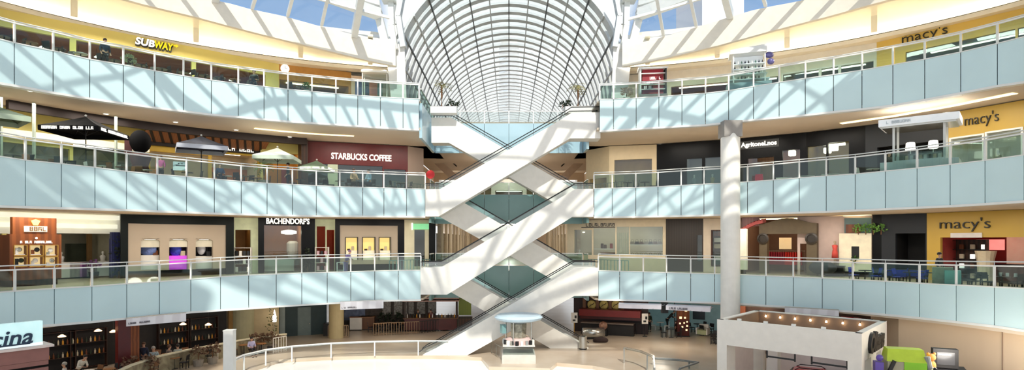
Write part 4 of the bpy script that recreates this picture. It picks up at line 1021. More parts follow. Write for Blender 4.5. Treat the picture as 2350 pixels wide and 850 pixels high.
for i, px in enumerate((2, 78, 266)): 
    b = MB().box(-.06, .06, -.06, .06, 0, 4.3).build('slim_post', mat('grey_green_post', (168, 178, 164), .5), None, loc=(*on_curve(3, px, 4.6), ZF[3])); tag(b, 'slim grey green post in front of the olive cafe, %s from the left' % ORDW[i], 'post', 'slim posts by the olive cafe')
# slatted canopy cafe
f = shop('slatted_canopy_cafe', 'golden yellow cafe with brown slatted wood canopy, third storey left', 3, 335, 598, 7.8, 4.3, mat('gold_yellow', (204, 166, 56), .6, var=.06), [(345, 352, 478, 440), (486, 355, 592, 440)], 4.5, None, mat('bright_cafe_room', (236, 222, 196), .6), glassy=False)
cn = T('slatted_canopy', 'brown slatted wood canopy hanging under the third storey soffit', 'canopy', put(f, 0, 0, 0), f.rot)
MB().hexa([(-.2, -1.9, 4.05), (f.len + .2, -1.9, 4.05), (f.len + .2, -.1, 3.35), (-.2, -.1, 3.35)], [(-.2, -1.9, 4.12), (f.len + .2, -1.9, 4.12), (f.len + .2, -.1, 3.42), (-.2, -.1, 3.42)]).build('board', mat('canopy_wood', (150, 98, 66), .6, kind='wave', scale=2), cn)
for k in range(14):
    x = f.len * (k + .5) / 14; MB().bar((x - .25, -1.9, 4.03), (x + .25, -.1, 3.33), .16, .1).build('slat', mat('black_slat', (34, 24, 20), .7), cn)
MB().box(-.2, f.len + .2, -.25, -.05, 3.15, 3.4).build('edge_beam', mat('black_slat', ()), cn)
q0, q1 = f.u(505, -.3), f.u(584, -.3); sg = T('cafe_sign', 'row of white blurred sign letters under the slatted canopy', 'sign', put(f, 0, 0), f.rot); zc = f.z(545, 342, -.3)
marks(q0, q1, zc - .17, zc + .17, -.3, 77).build('lettering', LETW, sg); MB().box(q0, q1, -.3, -.27, zc - .2, zc - .17).build('sign_bar', BLK, sg)
q = f.r(486, 352, 592, 420, 2.5); b = MB().box(q[0], q[2], 3.6, 3.7, .2, 2.3).build('wood_partition', mat('orange_wood', (196, 112, 52), .5, kind='wave', scale=1.5, stretch=(4, 4, .3)), None, loc=put(f, 0, 0), rotz=f.rot); tag(b, 'orange wood partition inside the slatted canopy cafe', 'partition')
b = MB().box(-.4, .4, -.03, .03, 0, .55).build('hanging_notice', mat('notice_white', (230, 236, 242), .5), None, loc=(*on_curve(3, 414, .7), ZF[3] + .75), rotz=.45); tag(b, 'small white notice board on the third storey balustrade', 'notice')
MB().box(-.25, .25, -.045, -.03, .28, .33).box(-.12, -.06, -.045, -.03, .4, .46).box(.06, .12, -.045, -.03, .4, .46).build('printed_lines', BLK, b)
# amber wall shop
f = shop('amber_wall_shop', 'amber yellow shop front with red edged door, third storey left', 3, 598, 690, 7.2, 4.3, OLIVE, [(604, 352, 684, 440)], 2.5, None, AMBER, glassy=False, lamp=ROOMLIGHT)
b = MB().box(-.3, .3, 0, .1, 0, 2.3).build('red_door', mat('red_door', (150, 40, 24), .5), None, loc=put(f, f.u(655, 1.9), 1.9), rotz=f.rot); tag(b, 'narrow red door leaf in the amber wall', 'door'); MB().ball((.2, -.04, 1.05), .04).build('handle', CHROME, b)
fb = MB().box(f.len - .2, f.len + .3, -1.5, .2, 0, 4.3).build('wood_fin', DWOOD, f.root)
# red coffee shop
f = shop('coffee_shop', 'dark red coffee shop front with pale raised letters, third storey left of the escalators', 3, 692, 936, 6.4, 4.3, MAROON, [(700, 376, 772, 440), (776, 380, 878, 440), (881, 389, 931, 440)], 3.5, None, DARKROOM, glassy=True)
u0, u1 = f.u(760), f.u(898); text('STARBUCKS COFFEE', u1 - u0, .52, LETW, f.root, 'lettering', ((u0 + u1) / 2, 0, (f.z(760, 356) + f.z(898, 366)) / 2), .1, 0, .02, 'pale raised letters')
q = f.r(752, 378, 775, 430); MB().box(q[0], q[2], -.12, 0, 0, q[3]).build('pale_pilaster', mat('pale_sage', (188, 198, 174), .6), f.root)
for i, px in enumerate((722, 820, 850, 905)):
    counter('coffee_counter', 'dark coffee counter inside the red front, %s from the left' % ORDW[i], put(f, f.u(px, 2.2), 2.2), f.rot, 1.5, .7, 1.1, DWOOD, TB['wood'], group='coffee counters')
for i, px in enumerate((895, 915)): bush('tall green grass plant behind the right coffee shop window, %s' % ('left one' if i == 0 else 'right one'), put(f, f.u(px, .8), .9), .5, mat('yellow_green', (120, 124, 60), .6, var=.3), 70, seed=40 + i, h=1.6)
shop('stone_corner_wall', 'pale stone corner wall beside the coffee shop, third storey', 3, 936, 972, 6.4, 4.3, mat('pale_pink_stone', (200, 176, 158), .6, kind='brick', scale=.8, col2=(180, 156, 140)), [], d1=7.5)
# parasols
def L3at(px, d): p = on_curve(3, px, d); return (p.x, p.y, ZF[3])
parasol('black square parasol with white lettered valance, third storey left', L3at(197, 2.0), .1, mat('black_cloth', (12, 12, 14), .9, spec=.1), mat('black_cloth', ()), 3.1, 2.7, .8, lettering=True)
parasol('navy and grey square parasol under the slatted canopy, third storey', L3at(462, 1.9), .55, NAVY, mat('grey_cloth', (180, 182, 190), .8), 2.9, 2.5, .75)
parasol('pale green and white square parasol beside the palm plant, third storey', L3at(637, 2.0), .15, mat('white_cloth', (226, 232, 220), .8), mat('mint_cloth', (196, 208, 190), .8), 2.7, 2.25, .7)
parasol('dark green parasol with pale lettered valance before the red coffee shop', L3at(727, 2.6), .05, mat('green_cloth', (84, 104, 82), .8), mat('sage_cloth', (176, 190, 166), .8), 2.1, 1.75, .55, lettering=True)
parasol('green parasol cut by the left picture edge, third storey', L3at(-18, 2.4), .9, mat('green_cloth', ()), mat('sage_cloth', ()), 2.6, 2.75, .6)
palm('lush green palm in a pot under the pale green parasol', (*on_curve(3, 605, 1.5), ZF[3]), .95, mat('fresh_green', (70, 140, 44), .5, var=.3, scale=5), 22, .85, 'potted_palm', True, 3, .35)
# tall dark figure-like display with round top
k = T('dark_display_column', 'tall dark display with black round top on a dark red body, third storey left', 'display', (*on_curve(3, 322, 3.9), ZF[3]), .5)
MB().lathe([(.55, 0), (.6, .6), (.45, 1.2), (.62, 1.75), (.5, 1.95), (.3, 2.05)], n=16).build('body', mat('dark_maroon', (60, 12, 12), .6, var=.2), k, True)
MB().ball((0, 0, 2.75), (.62, .55, .75), 16, 10).build('round_top', mat('black_cloth', ()), k, True); MB().box(-.85, -.45, -.1, .1, 1.9, 2.9).build('side_panel', mat('dark_maroon', ()), k)
cols3 = [('black', 'black'), ('wood', 'wood'), ('black', 'black'), ('white', 'white'), ('wood', 'wood'), ('white', 'wood'), ('black', 'black'), ('white', 'black'), ('wood', 'black'), ('wood', 'wood'), ('black', 'black'), ('black', 'black'), ('black', 'black'), ('black', 'black')]
for i, px in enumerate((30, 90, 150, 235, 280, 335, 430, 520, 560, 590, 690, 730, 780, 920)): cafe_set(3, px, 1.4 + .5 * (i % 2), cols3[i][0], cols3[i][1], 'behind the third storey left balustrade', i, .4 * (i % 3))
person('person in pink top and dark trousers behind the third storey glass', L3at(369, 1.6), .4, mat('pink_top', (206, 96, 150), .8), BLK, HAIRB, scale=.95)
person('person in dark teal jacket standing near the amber wall, third storey', L3at(661, 1.5), -1.1, mat('teal_jacket', (34, 52, 58), .8), NAVY, HAIRD, scale=1.05)
person('seated person in beige coat before the red coffee shop', L3at(812, .9), .9, mat('beige_coat', (226, 178, 142), .8), BLK, HAIRB, 'sit', scale=1.2)
person('seated person in pale blue shirt before the red coffee shop', L3at(846, .9), -.7, mat('pale_blue_shirt', (170, 196, 220), .8), NAVY, HAIRD, 'sit', scale=1.2)
person('seated person in navy behind the third storey balustrade under the slatted canopy', L3at(505, 1.2), .8, mat('navy_top', (40, 62, 96), .8), NAVY, HAIRD, 'sit', scale=1.1)
for i, px in enumerate((806, 852)): place('chair_black', None, L3at(px, .95), (.9, -.7)[i], 'black cafe chair under the seated person in %s before the coffee shop' % ('beige', 'pale blue')[i], 'chairs under the coffee drinkers', 'chair')
bd = T('round_red_sign', 'round red sign board on a post at the third storey stair corner', 'sign', (*gp(988, 0, 0).xy * 0, 0)) if False else None
q = pt(988, 401, 43.6); bd = T('round_red_sign', 'round red sign disc on a slim post at the third storey stair corner', 'sign', (q.x, 43.6, ZF[3]))
MB().lathe([(.32, 0), (.32, .06)], n=24).build('disc', mat('sign_red', (196, 20, 24), .5), bd, loc=(0, 0, q.z - ZF[3])).rotation_euler = (math.pi / 2, 0, 0)
MB().tube((0, .05, 0), (0, .05, q.z - ZF[3]), .03).build('post', CHROME, bd)
# right of the third storey
f = shop('cream_boutique', 'cream stone boutique with large lit window, third storey right', 3, 1398, 1507, 6.4, 4.3, mat('cream_boutique_wall', (212, 192, 156), .6, var=.04), [(1410, 366, 1496, 440)], 3.5, None, TANROOM, d1=6.4)
counter('boutique_table', 'pale display table inside the cream boutique', put(f, f.u(1452, 1.3), 1.3), f.rot, 1.6, .7, .9, CREAM, TB['white'], 'table')
shop('cream_return_wall', 'cream return wall angled towards the hall, third storey right', 3, 1345, 1398, 8.5, 4.3, mat('cream_boutique_wall', ()), [(1352, 410, 1392, 440)], 2.0, None, TANROOM, d1=6.4)
f = shop('black_boutique', 'black shop front with two lit windows, third storey right', 3, 1507, 1698, 6.4, 4.3, BLACK, [(1576, 364, 1611, 440), (1618, 361, 1653, 440)], 3.0, None, GREYROOM)
for i, px in enumerate((1593, 1635)): mannequin('white mannequin in the %s window of the black shop front' % ('left', 'right')[i], put(f, f.u(px, 1.0), 1.0), f.rot, W, mat('gold_dress', (196, 166, 96), .6) if i else mat('grey_dress', (150, 156, 158), .7))
f = shop('black_sign_boutique', 'black shop with white lit sign and wood lined window, right of the round column', 3, 1698, 1850, 6.4, 4.3, BLACK, [(1716, 362, 1776, 440), (1796, 344, 1836, 420)], 3.0, None, mat('wood_room', (160, 104, 60), .5, kind='wave', scale=1.2))
u0, u1 = f.u(1701), f.u(1783); zc = (f.z(1701, 335) + f.z(1783, 329)) / 2
MB().box(u0 - .1, u1 + .15, -.05, 0, zc - .28, zc + .34).build('sign_box', mat('sign_back', (60, 62, 62), .5), f.root)
text('AgritoneLnos', u1 - u0, .46, LETW, f.root, 'lettering', ((u0 + u1) / 2, -.06, zc), .06, 0, .03, 'white lit lettering')
goods('red_suitcase', put(f, f.u(1742, -2.8), -2.8), f.rot, (.5, .3, 1.15), mat('suitcase_red', (196, 30, 66), .5), 'tall red display case before the black sign boutique', None, 'case')
goods('dark_red_suitcase', put(f, f.u(1733, -2.5), -2.5), f.rot, (.4, .3, 1.1), MAROON, 'dark maroon display case beside the tall red one', None, 'case')
f = shop('black_lounge', 'black shop front with olive lit windows, third storey right', 3, 1850, 1986, 6.4, 4.3, BLACK, [(1852, 335, 1896, 420), (1900, 326, 1948, 420)], 3.2, None, mat('olive_room', (150, 128, 50), .6, var=.1))
for i, (px, py) in enumerate(((1899, 346), (1915, 340), (1818, 352))):
    r = T('pendant_lamp', 'square white pendant lamp in the third storey right windows, %s' % ('upper left one', 'upper right one', 'one behind the wood lined window')[i], 'lamp', put(f, f.u(px, 1.2), 1.2, f.z(px, py, 1.2)), f.rot, 'square pendant lamps'); MB().box(-.22, .22, -.2, .2, -.16, .16).box(-.2, .2, -.18, .18, -.2, .2).build('lamp_shade', LIGHT, r); MB().tube((0, 0, .16), (0, 0, .7), .012).build('cord', BLK, r)
b = MB().box(0, 1.2, 0, .12, 0, .18).build('strip_lamp', LIGHT, None, loc=put(f, f.u(1897, 1.0), 1.0, f.z(1920, 335, 1.0)), rotz=f.rot); tag(b, 'white strip lamp inside the olive lit window', 'strip light')
shop('dark_tile_wall', 'dark grey tiled wall with black doorway, third storey right', 3, 1986, 2176, 6.4, 4.3, SLATE, [(2013, 330, 2170, 430)], 2.0, None, BLKROOM, glassy=False, lamp=None)
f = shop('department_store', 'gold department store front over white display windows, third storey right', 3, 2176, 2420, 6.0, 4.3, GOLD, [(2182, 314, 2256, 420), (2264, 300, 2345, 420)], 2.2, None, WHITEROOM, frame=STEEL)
u0, u1 = f.u(2215), f.u(2293); text("macy's", u1 - u0, .85, LETB, f.root, 'lettering', ((u0 + u1) / 2, 0, (f.z(2215, 279) + f.z(2293, 266)) / 2 - .06), .1, 0, -.012, 'black lettering')
b = MB().box(0, .9, 0, .05, 0, 1.1).build('framed_poster', mat('poster_beige', (214, 206, 184), .6), None, loc=put(f, f.u(2278, 1.6), 1.6, .9), rotz=f.rot); tag(b, 'pale framed poster in the gold store window, third storey', 'poster')
mannequin('thin brown mannequin in the gold store window, third storey', put(f, f.u(2290, 1.0), 1.0), f.rot, BLK, mat('tan_dress', (160, 140, 84), .7))
# white canopy kiosk
k = T('canopy_kiosk', 'white kiosk with large flat canopy and display counters, third storey right', 'kiosk', (*on_curve(3, 2112, 2.3), ZF[3]), -.72)
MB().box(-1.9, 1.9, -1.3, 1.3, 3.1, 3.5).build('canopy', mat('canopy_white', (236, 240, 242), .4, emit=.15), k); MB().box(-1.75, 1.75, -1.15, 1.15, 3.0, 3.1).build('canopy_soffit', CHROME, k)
for s, t in ((-1.2, -.8), (1.2, -.8), (-1.2, .8), (1.2, .8)): MB().box(s - .06, s + .06, t - .06, t + .06, 0, 3.0).build('post', STEEL, k)
for s in (-1, 1): MB().box(s * 1.5 - .35, s * 1.5 + .35, -1.1, 1.1, 0, 1.0).build('side_counter', mat('white_counter', (222, 226, 226), .4, kind='brick', scale=1.5, col2=(200, 206, 208)), k)
MB().box(-1.15, 1.15, -1.15, -.6, 0, 1.05).build('front_counter', mat('white_counter', ()), k); MB().box(-1.15, 1.15, -1.15, -.6, 1.05, 1.5).build('display_glass', SHOPG, k)
mk = marks(-1.5, -.3, 3.22, 3.38, -1.31, 90).build('lettering', mat('pale_letter', (190, 200, 206), .5), k)
for j in range(10): goods('boxed_cosmetic', tuple(k.matrix_basis @ Vector((-1.0 + .22 * j, -.85, 1.06))), -.72, (.14, .1, .26), (W, BLK, TAN)[j % 3], '%s boxed cosmetic in the canopy kiosk display glass' % ('white', 'black', 'tan')[j % 3], 'boxed cosmetics in the canopy kiosk %s' % ('white', 'black', 'tan')[j % 3])
for i, s in enumerate((-.5, .6)):
    r = T('table_lamp', 'white table lamp on the canopy kiosk counter, %s one' % ('left', 'right')[i], 'lamp', tuple(k.matrix_basis @ Vector((s, .2, 1.5))), 0, 'table lamps on the canopy kiosk'); MB().lathe([(.2, .25), (.26, .3), (.22, .7), (.18, .72)], n=12).build('lamp_shade', LIGHT, r); MB().lathe([(.1, 0), (.03, .05), (.03, .3)], n=10).build('base', CHROME, r)
MB().box(-.6, 1.0, -.15, .5, 0, 1.5).build('centre_cabinet', GREYROOM, k)
person('person in dark clothes behind the canopy kiosk, third storey', L3at(2040, 2.2), 0.2, BLK, BLK, HAIRD, scale=1.0)
for i, px in enumerate((1905, 1935, 1850, 1800)):
    b = counter('low_display', '%s low display block behind the third storey right balustrade' % ('pale', 'cream', 'grey', 'white')[i], L3at(px, 2.2 + .4 * (i % 2)), -.5, .9, .6, .7, (CREAM, W, GREYROOM, W)[i], TB['white'], 'display')
cafe_set(3, 2003, 1.3, 'white', 'white', 'behind the third storey right balustrade', 0)
cafe_set(3, 1440, 1.5, 'black', 'black', 'behind the third storey right balustrade', 1); cafe_set(3, 1480, 1.5, 'black', 'black', 'behind the third storey right balustrade', 2)
# hall behind, third storey
f = FaP('hall_shop', 'dark shop front deep in the third storey hall', 'shop front', (-2.2, 72), (2.2, 72), ZF[3]); f.root['category'] = 'shop front'
MB().wall(0, f.len, 0, 4, [(.5, .3, f.len - .5, 2.6)], 0, .3).build('facade_wall', W, f.root); MB().box(.4, f.len - .4, 1.6, 1.7, .2, 2.8).build('back_wall', mat('dark_shelf_wall', (74, 54, 44), .7, kind='brick', scale=3, col2=(110, 84, 66)), f.root); MB().box(.6, f.len - .6, .9, 1.1, 2.55, 2.6).build('ceiling_lamp', ROOMLIGHT, f.root)
for sd, nm in ((-1, 'left'), (1, 'right')):
    f = FaP('hall_window_shop', 'bright shop window deep in the third storey hall, %s side' % nm, 'shop front', (-8.6, 66) if sd < 0 else (4.2, 66), (-4.2, 66) if sd < 0 else (8.6, 66), ZF[3]); f.root['category'] = 'shop front'
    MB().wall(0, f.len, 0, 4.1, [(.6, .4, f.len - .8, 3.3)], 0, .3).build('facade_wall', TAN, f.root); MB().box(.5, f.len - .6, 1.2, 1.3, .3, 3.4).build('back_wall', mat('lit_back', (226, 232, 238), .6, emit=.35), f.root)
    MB().box(.9, f.len - 1, .5, .7, 3.2, 3.25).build('ceiling_lamp', ROOMLIGHT, f.root)
    MB().lathe([(.5, .4), (.5, 1.9), (.42, 2.3), (.2, 2.55)], n=14).build('arched_display', mat('pale_blue_display', (176, 200, 228), .6), f.root, True, loc=(2.2, .7, 0))
# ================================================================== second storey
def L2at(px, d): p = on_curve(2, px, d); return (p.x, p.y, ZF[2])
# far left jewellery hall with bright ceiling, brown watch kiosk in front
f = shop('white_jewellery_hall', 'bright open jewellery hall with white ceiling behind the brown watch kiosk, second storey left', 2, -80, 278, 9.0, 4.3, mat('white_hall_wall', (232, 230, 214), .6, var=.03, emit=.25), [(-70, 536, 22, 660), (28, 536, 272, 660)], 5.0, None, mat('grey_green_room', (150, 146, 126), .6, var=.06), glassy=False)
for i, z in enumerate((3.35, 3.95)):
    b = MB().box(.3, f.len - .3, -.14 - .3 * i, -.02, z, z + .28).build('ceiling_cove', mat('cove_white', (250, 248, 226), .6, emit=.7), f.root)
for i, (px, m) in enumerate(((10, OLIVE), (205, mat('brown_post', (112, 84, 44), .6)), (238, mat('brown_post', ())))):
    b = MB().box(-.14, .14, -.1, .1, 0, 3.0).build('wall_pilaster', m, None, loc=put(f, f.u(px, 3), 3), rotz=f.rot); tag(b, '%s pilaster inside the white jewellery hall, %s from the left' % ('olive' if i == 0 else 'brown', ORDW[i]), 'pilaster', 'pilasters in the jewellery hall')
q = f.r(152, 550, 200, 610, 4.6); b = MB().box(q[0], q[2], 4.6, 4.75, .1, 2.3).build('mirror_cabinet', mat('mirror_dark', (86, 92, 78), .15, metal=.6), None, loc=put(f, 0, 0), rotz=f.rot); tag(b, 'dark mirrored wall cabinet at the back of the jewellery hall', 'cabinet')
for i, (px, w_, c) in enumerate(((150, 1.4, W), (178, 1.2, mat('violet_counter', (176, 128, 180), .5)), (200, .9, mat('deep_violet', (120, 60, 132), .5)), (235, 2.2, W), (60, 1.6, GREYROOM), (15, 1.2, TEAL))):
    counter('jewellery_counter', '%s jewellery counter in the bright hall, %s from the left' % (('white', 'pale violet', 'deep violet', 'long white', 'grey', 'teal')[i], ('third', 'fourth', 'fifth', 'sixth', 'second', 'first')[i]), put(f, f.u(px, .9), .9), f.rot, w_, .7, 1.1, c, TB['white'])
for i, px in enumerate((140, 236, 250)):
    mannequin('white bust mannequin in the bright jewellery hall, %s from the left' % ORDW[i], put(f, f.u(px, 2.0), 2.0), f.rot, W, (W, W, BLK)[i])
bush('purple flower bunch on the floor of the bright jewellery hall', put(f, f.u(212, .2), .0), .5, mat('purple_flower', (130, 90, 140), .7, var=.3), 60, seed=61, pot=BLK)
sgl = goods('blue_sign_tower', put(f, f.u(266, -.8), -.8), f.rot, (.7, .3, 3.1), mat('navy_tower', (34, 40, 84), .5, kind='brick', scale=2.2, col2=(90, 100, 170)), 'dark blue banded sign tower beside the black store frame', None, 'sign')
bush('dark climbing plant beside the black store frame, second storey', put(f, f.u(273, -1.3), -1.3), .5, DGREEN, 80, seed=62, h=5.2)
k = Fa('watch_kiosk', 'brown stepped watch kiosk with gold emblem and six lit display niches, second storey far left', 'kiosk', 2, 22, 141, 4.2, ZF[2])
zt, zm = k.z(82, 500), k.z(82, 538)
H = [k.r(a, b, c, d) for a, b, c, d in ((33, 564, 61, 586), (69, 564, 98, 586), (104, 564, 132, 587), (33, 591, 61, 611), (69, 591, 98, 611), (104, 591, 132, 611))]
MB().wall(0, k.len, .35, zm, H, 0, .3).build('lower_facade', BROWN, k.root)
MB().box(k.u(30), k.u(131), .05, .3, zm, zt).build('upper_panel', BROWN, k.root)
MB().box(.05, k.len - .05, .3, 1.6, .35, zm - .05).build('body', BROWN, k.root); MB().box(.15, k.len - .15, .1, 1.5, 0, .35).build('plinth', DWOOD, k.root)
for h in H:
    MB().box(h[0], h[2], .27, .29, h[1], h[3]).build('niche_back', mat('niche_lit', (232, 206, 150), .6, emit=.7), k.root)
    b = MB(); b.box(h[0] - .03, h[2] + .03, -.03, .03, h[1] - .05, h[1]); b.box(h[0] - .03, h[2] + .03, -.03, .03, h[3], h[3] + .04); b.box(h[0] - .04, h[0], -.03, .03, h[1], h[3]); b.box(h[2], h[2] + .04, -.03, .03, h[1], h[3]); b.build('niche_frame', mat('brass', (206, 160, 80), .3, metal=.7), k.root)
for i, h in enumerate(H):
    r = T('watch_display', '%s watch display in the %s row of the brown kiosk' % (('left', 'middle', 'right')[i % 3], ('upper', 'lower')[i // 3]), 'display', put(k, (h[0] + h[2]) / 2, .14, h[1]), k.rot, 'watch displays in the brown kiosk')
    MB().box(-.25, .25, -.08, .08, 0, .06).build('stand', W, r); MB().lathe([(.13, 0), (.13, .05), (.08, .07)], n=14).build('watch', (CHROME, BLK, W, DGREEN, W, CHROME)[i], r, loc=(.08 * (i % 2), 0, .3)).rotation_euler = (math.pi / 2, .2, 0); MB().box(-.2, -.05, -.05, .0, .06, .4 - .1 * (i % 3)).build('card', (W, BROWN, CHROME, BLK, W, W)[i], r)
uc = k.u(81); zc = k.z(81, 512)
mb = MB()
mb.prism([(uc - .22, -.06, zc + .12), (uc - .1, -.06, zc - .14), (uc + .1, -.06, zc - .14), (uc + .22, -.06, zc + .12), (uc + .1, -.06, zc + .16), (uc, -.06, zc + .2), (uc - .1, -.06, zc + .16)], (0, .06, 0)); mb.build('gold_emblem', mat('gold_glow', (255, 206, 90), .4, emit=2.2), k.root)
z2 = k.z(81, 526); MB().box(k.u(56), k.u(108), -.02, .05, z2 - .16, z2 + .16).build('sign_plate', mat('sign_ivory', (232, 226, 204), .5, emit=.6), k.root); marks(k.u(57), k.u(107), z2 - .11, z2 + .12, -.02, 14).build('lettering', mat('umber_letter', (120, 84, 50), .5), k.root)
z3 = k.z(83, 556); marks(k.u(46), k.u(121), z3 - .07, z3 + .07, 0, 15).build('small_lettering', LETW, k.root); MB().ball((k.u(83), -.02, k.z(83, 547)), .06).build('small_emblem', LETW, k.root)
# black framed store with three arched windows
f = shop('arched_window_store', 'black framed beige store with three arched display windows, second storey left', 2, 277, 537, 7.0, 4.3, DARKG, [(294, 515, 519, 637)], .8, None, None, glassy=False)
q = f.r(294, 515, 519, 626); hs = [f.r(a, 550, b, 620) for a, b in ((324, 368), (389, 432), (450, 490))]
MB().wall(q[0], q[2], .45, q[3], hs, .1, .4).build('beige_panel', BEIGE, f.root); MB().box(q[0], q[2], .2, .9, 0, .45).build('base', BLACK, f.root)
for i, h in enumerate(hs):
    m_ = (h[0] + h[2]) / 2; w_ = (h[2] - h[0]) / 2; arcp = [(m_ + w_ * math.cos(math.pi * t / 10), .1, h[3] - .14 + .16 * math.sin(math.pi * t / 10)) for t in range(11)]
    MB().prism([(m_ + w_, .08, h[3] + .0)] + arcp[:6][::-1][:0] + [], (0, .02, 0)) if False else None
    sp = MB()
    for t in range(10): sp.hexa([arcp[t], arcp[t + 1], (arcp[t + 1][0], .1, h[3] + .06), (arcp[t][0], .1, h[3] + .06)], [(arcp[t][0], .3, arcp[t][2]), (arcp[t + 1][0], .3, arcp[t + 1][2]), (arcp[t + 1][0], .3, h[3] + .06), (arcp[t][0], .3, h[3] + .06)])
    sp.build('arch_head', BEIGE, f.root)
    r = MB(); a0, a1 = h[0] - .05, h[2] + .05; r.box(a0, a1, 1.4, 1.45, h[1], h[3] + .1); r.box(a0 - .05, a0, .4, 1.4, h[1], h[3] + .1); r.box(a1, a1 + .05, .4, 1.4, h[1], h[3] + .1); r.box(a0, a1, .4, 1.4, h[1] - .1, h[1]); r.build('window_box', mat('window_black', (22, 20, 28), .6), f.root)
    MB().box(a0 + .1, a1 - .1, .5, .7, h[3] - .02, h[3]).build('window_lamp', LIGHT, f.root); MB().box(h[0], h[2], .25, .3, h[3] - .55, h[3] - .05).build('blind', mat('blind_ivory', (216, 210, 190), .6), f.root)
    bc = (mat('denim_blue', (110, 130, 190), .6, var=.25, scale=8), mat('royal_blue', (60, 70, 190), .6, var=.25, scale=8), mat('white_fur', (206, 206, 216), .7, var=.15))[i]
    o = MB().ball((0, 0, .45), ((.62, .42, .3)[i], .25, (.5, .45, .42)[i]), 14, 9).build('display_bag', bc, None, True, loc=put(f, m_, .85, h[1] + (1.0, .95, 1.05)[i])); tag(o, ('pale blue slouchy bag', 'royal blue peaked bag', 'white plush hat display')[i] + ' in the %s arched window' % ('left', 'middle', 'right')[i], 'bag')
    b = MB().box(-.7, .7, -.3, .3, 0, 1.0).build('display_block', (W, mat('violet_glow', (190, 70, 200), .5, emit=.8), W)[i], None, loc=put(f, m_, .85, h[1]), rotz=f.rot); tag(b, ('white', 'glowing violet', 'tall white')[i] + ' display block in the %s arched window' % ('left', 'middle', 'right')[i], 'display')
    goods('small_bag', put(f, m_ + .4, .6, h[1] + 1.0), f.rot, (.3, .2, .34), (BROWN, CREAM, BLK)[i], ('brown', 'cream', 'black')[i] + ' small bag standing in the %s arched window' % ('left', 'middle', 'right')[i], None, 'bag')
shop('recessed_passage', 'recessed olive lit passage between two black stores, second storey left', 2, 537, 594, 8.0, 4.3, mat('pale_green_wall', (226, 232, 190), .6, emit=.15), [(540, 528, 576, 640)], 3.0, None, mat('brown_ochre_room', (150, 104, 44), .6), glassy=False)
sh = shelving('white shelf rack full of dark goods in the olive lit passage', (*on_curve(2, 556, 7.2), ZF[2]), Fa.__mro__ and 0.2, 1.2, 2.0, W, 4)
for j in range(12): goods('folded_pack', tuple(sh.matrix_basis @ Vector((-.42 + .28 * (j % 4), .12, .15 + .61 * (j // 4)))), .2, (.2, .25, .36), BLK if j % 3 else W, '%s pack on the white shelf rack' % ('black' if j % 3 else 'white'), 'packs on the white shelf rack %s' % ('black' if j % 3 else 'white'), 'box')
# jeweller
f = shop('jeweller_store', 'black jeweller front with raised ivory lettering, second storey left', 2, 593, 723, 7.0, 4.3, BLACK, [(606, 518, 692, 640)], 3.5, None, mat('amber_brown_room', (166, 106, 44), .6, var=.08), frame=None)
u0, u1 = f.u(611), f.u(710); text("BACHENDORF'S", u1 - u0, .46, LETW, f.root, 'lettering', ((u0 + u1) / 2, 0, (f.z(660, 508))), .12, 0, .02, 'ivory raised lettering')
counter('jeweller_counter', 'white counter inside the black jeweller front', put(f, f.u(640, 1.2), 1.2), f.rot, 2.2, .7, 1.1, W, TB['white'])
b = MB().lathe([(.3, 0), (.5, .7), (.5, 1.4), (.3, 1.6)], n=14).build('white_column_display', W, None, loc=put(f, f.u(672, 2.5), 2.5, .9)); tag(b, 'rounded white column display inside the jeweller', 'display')
r = T('chandelier', 'wide glowing chandelier inside the jeweller', 'lamp', put(f, f.u(663, 1.5), 1.5, 3.2)); MB().lathe([(.2, .2), (.6, .1), (.6, -.1), (.2, -.18)], n=12).build('lamp_shade', LIGHT, r); MB().tube((0, 0, .2), (0, 0, 1.0), .02).build('stem', CHROME, r)
bush('dark green plant reflected beside the jeweller window', put(f, f.u(706, -.5), -.5), .5, DGREEN, 70, seed=66, h=3.2)
shop('red_door_passage', 'narrow passage with rust red wall between the black stores, second storey left', 2, 723, 770, 8.2, 4.3, mat('pale_green_wall', ()), [(727, 520, 747, 640), (750, 528, 768, 640)], 2.5, None, mat('rust_room', (170, 62, 24), .6), glassy=False)
sh = shelving('white shelf rack with small goods beside the rust red passage', (*on_curve(2, 738, 6.6), ZF[2]), .1, 1.0, 2.0, W, 4, 'shelf_unit')
for j in range(9): goods('small_box', tuple(sh.matrix_basis @ Vector((-.3 + .3 * (j % 3), .12, .15 + .61 * (j // 3)))), .1, (.2, .22, .32), BLK if j % 2 else mat('pink_box', (206, 170, 180), .6), '%s box on the shelf rack by the rust red passage' % ('black' if j % 2 else 'pink'), 'boxes by the rust red passage %s' % ('black' if j % 2 else 'pink'), 'box')
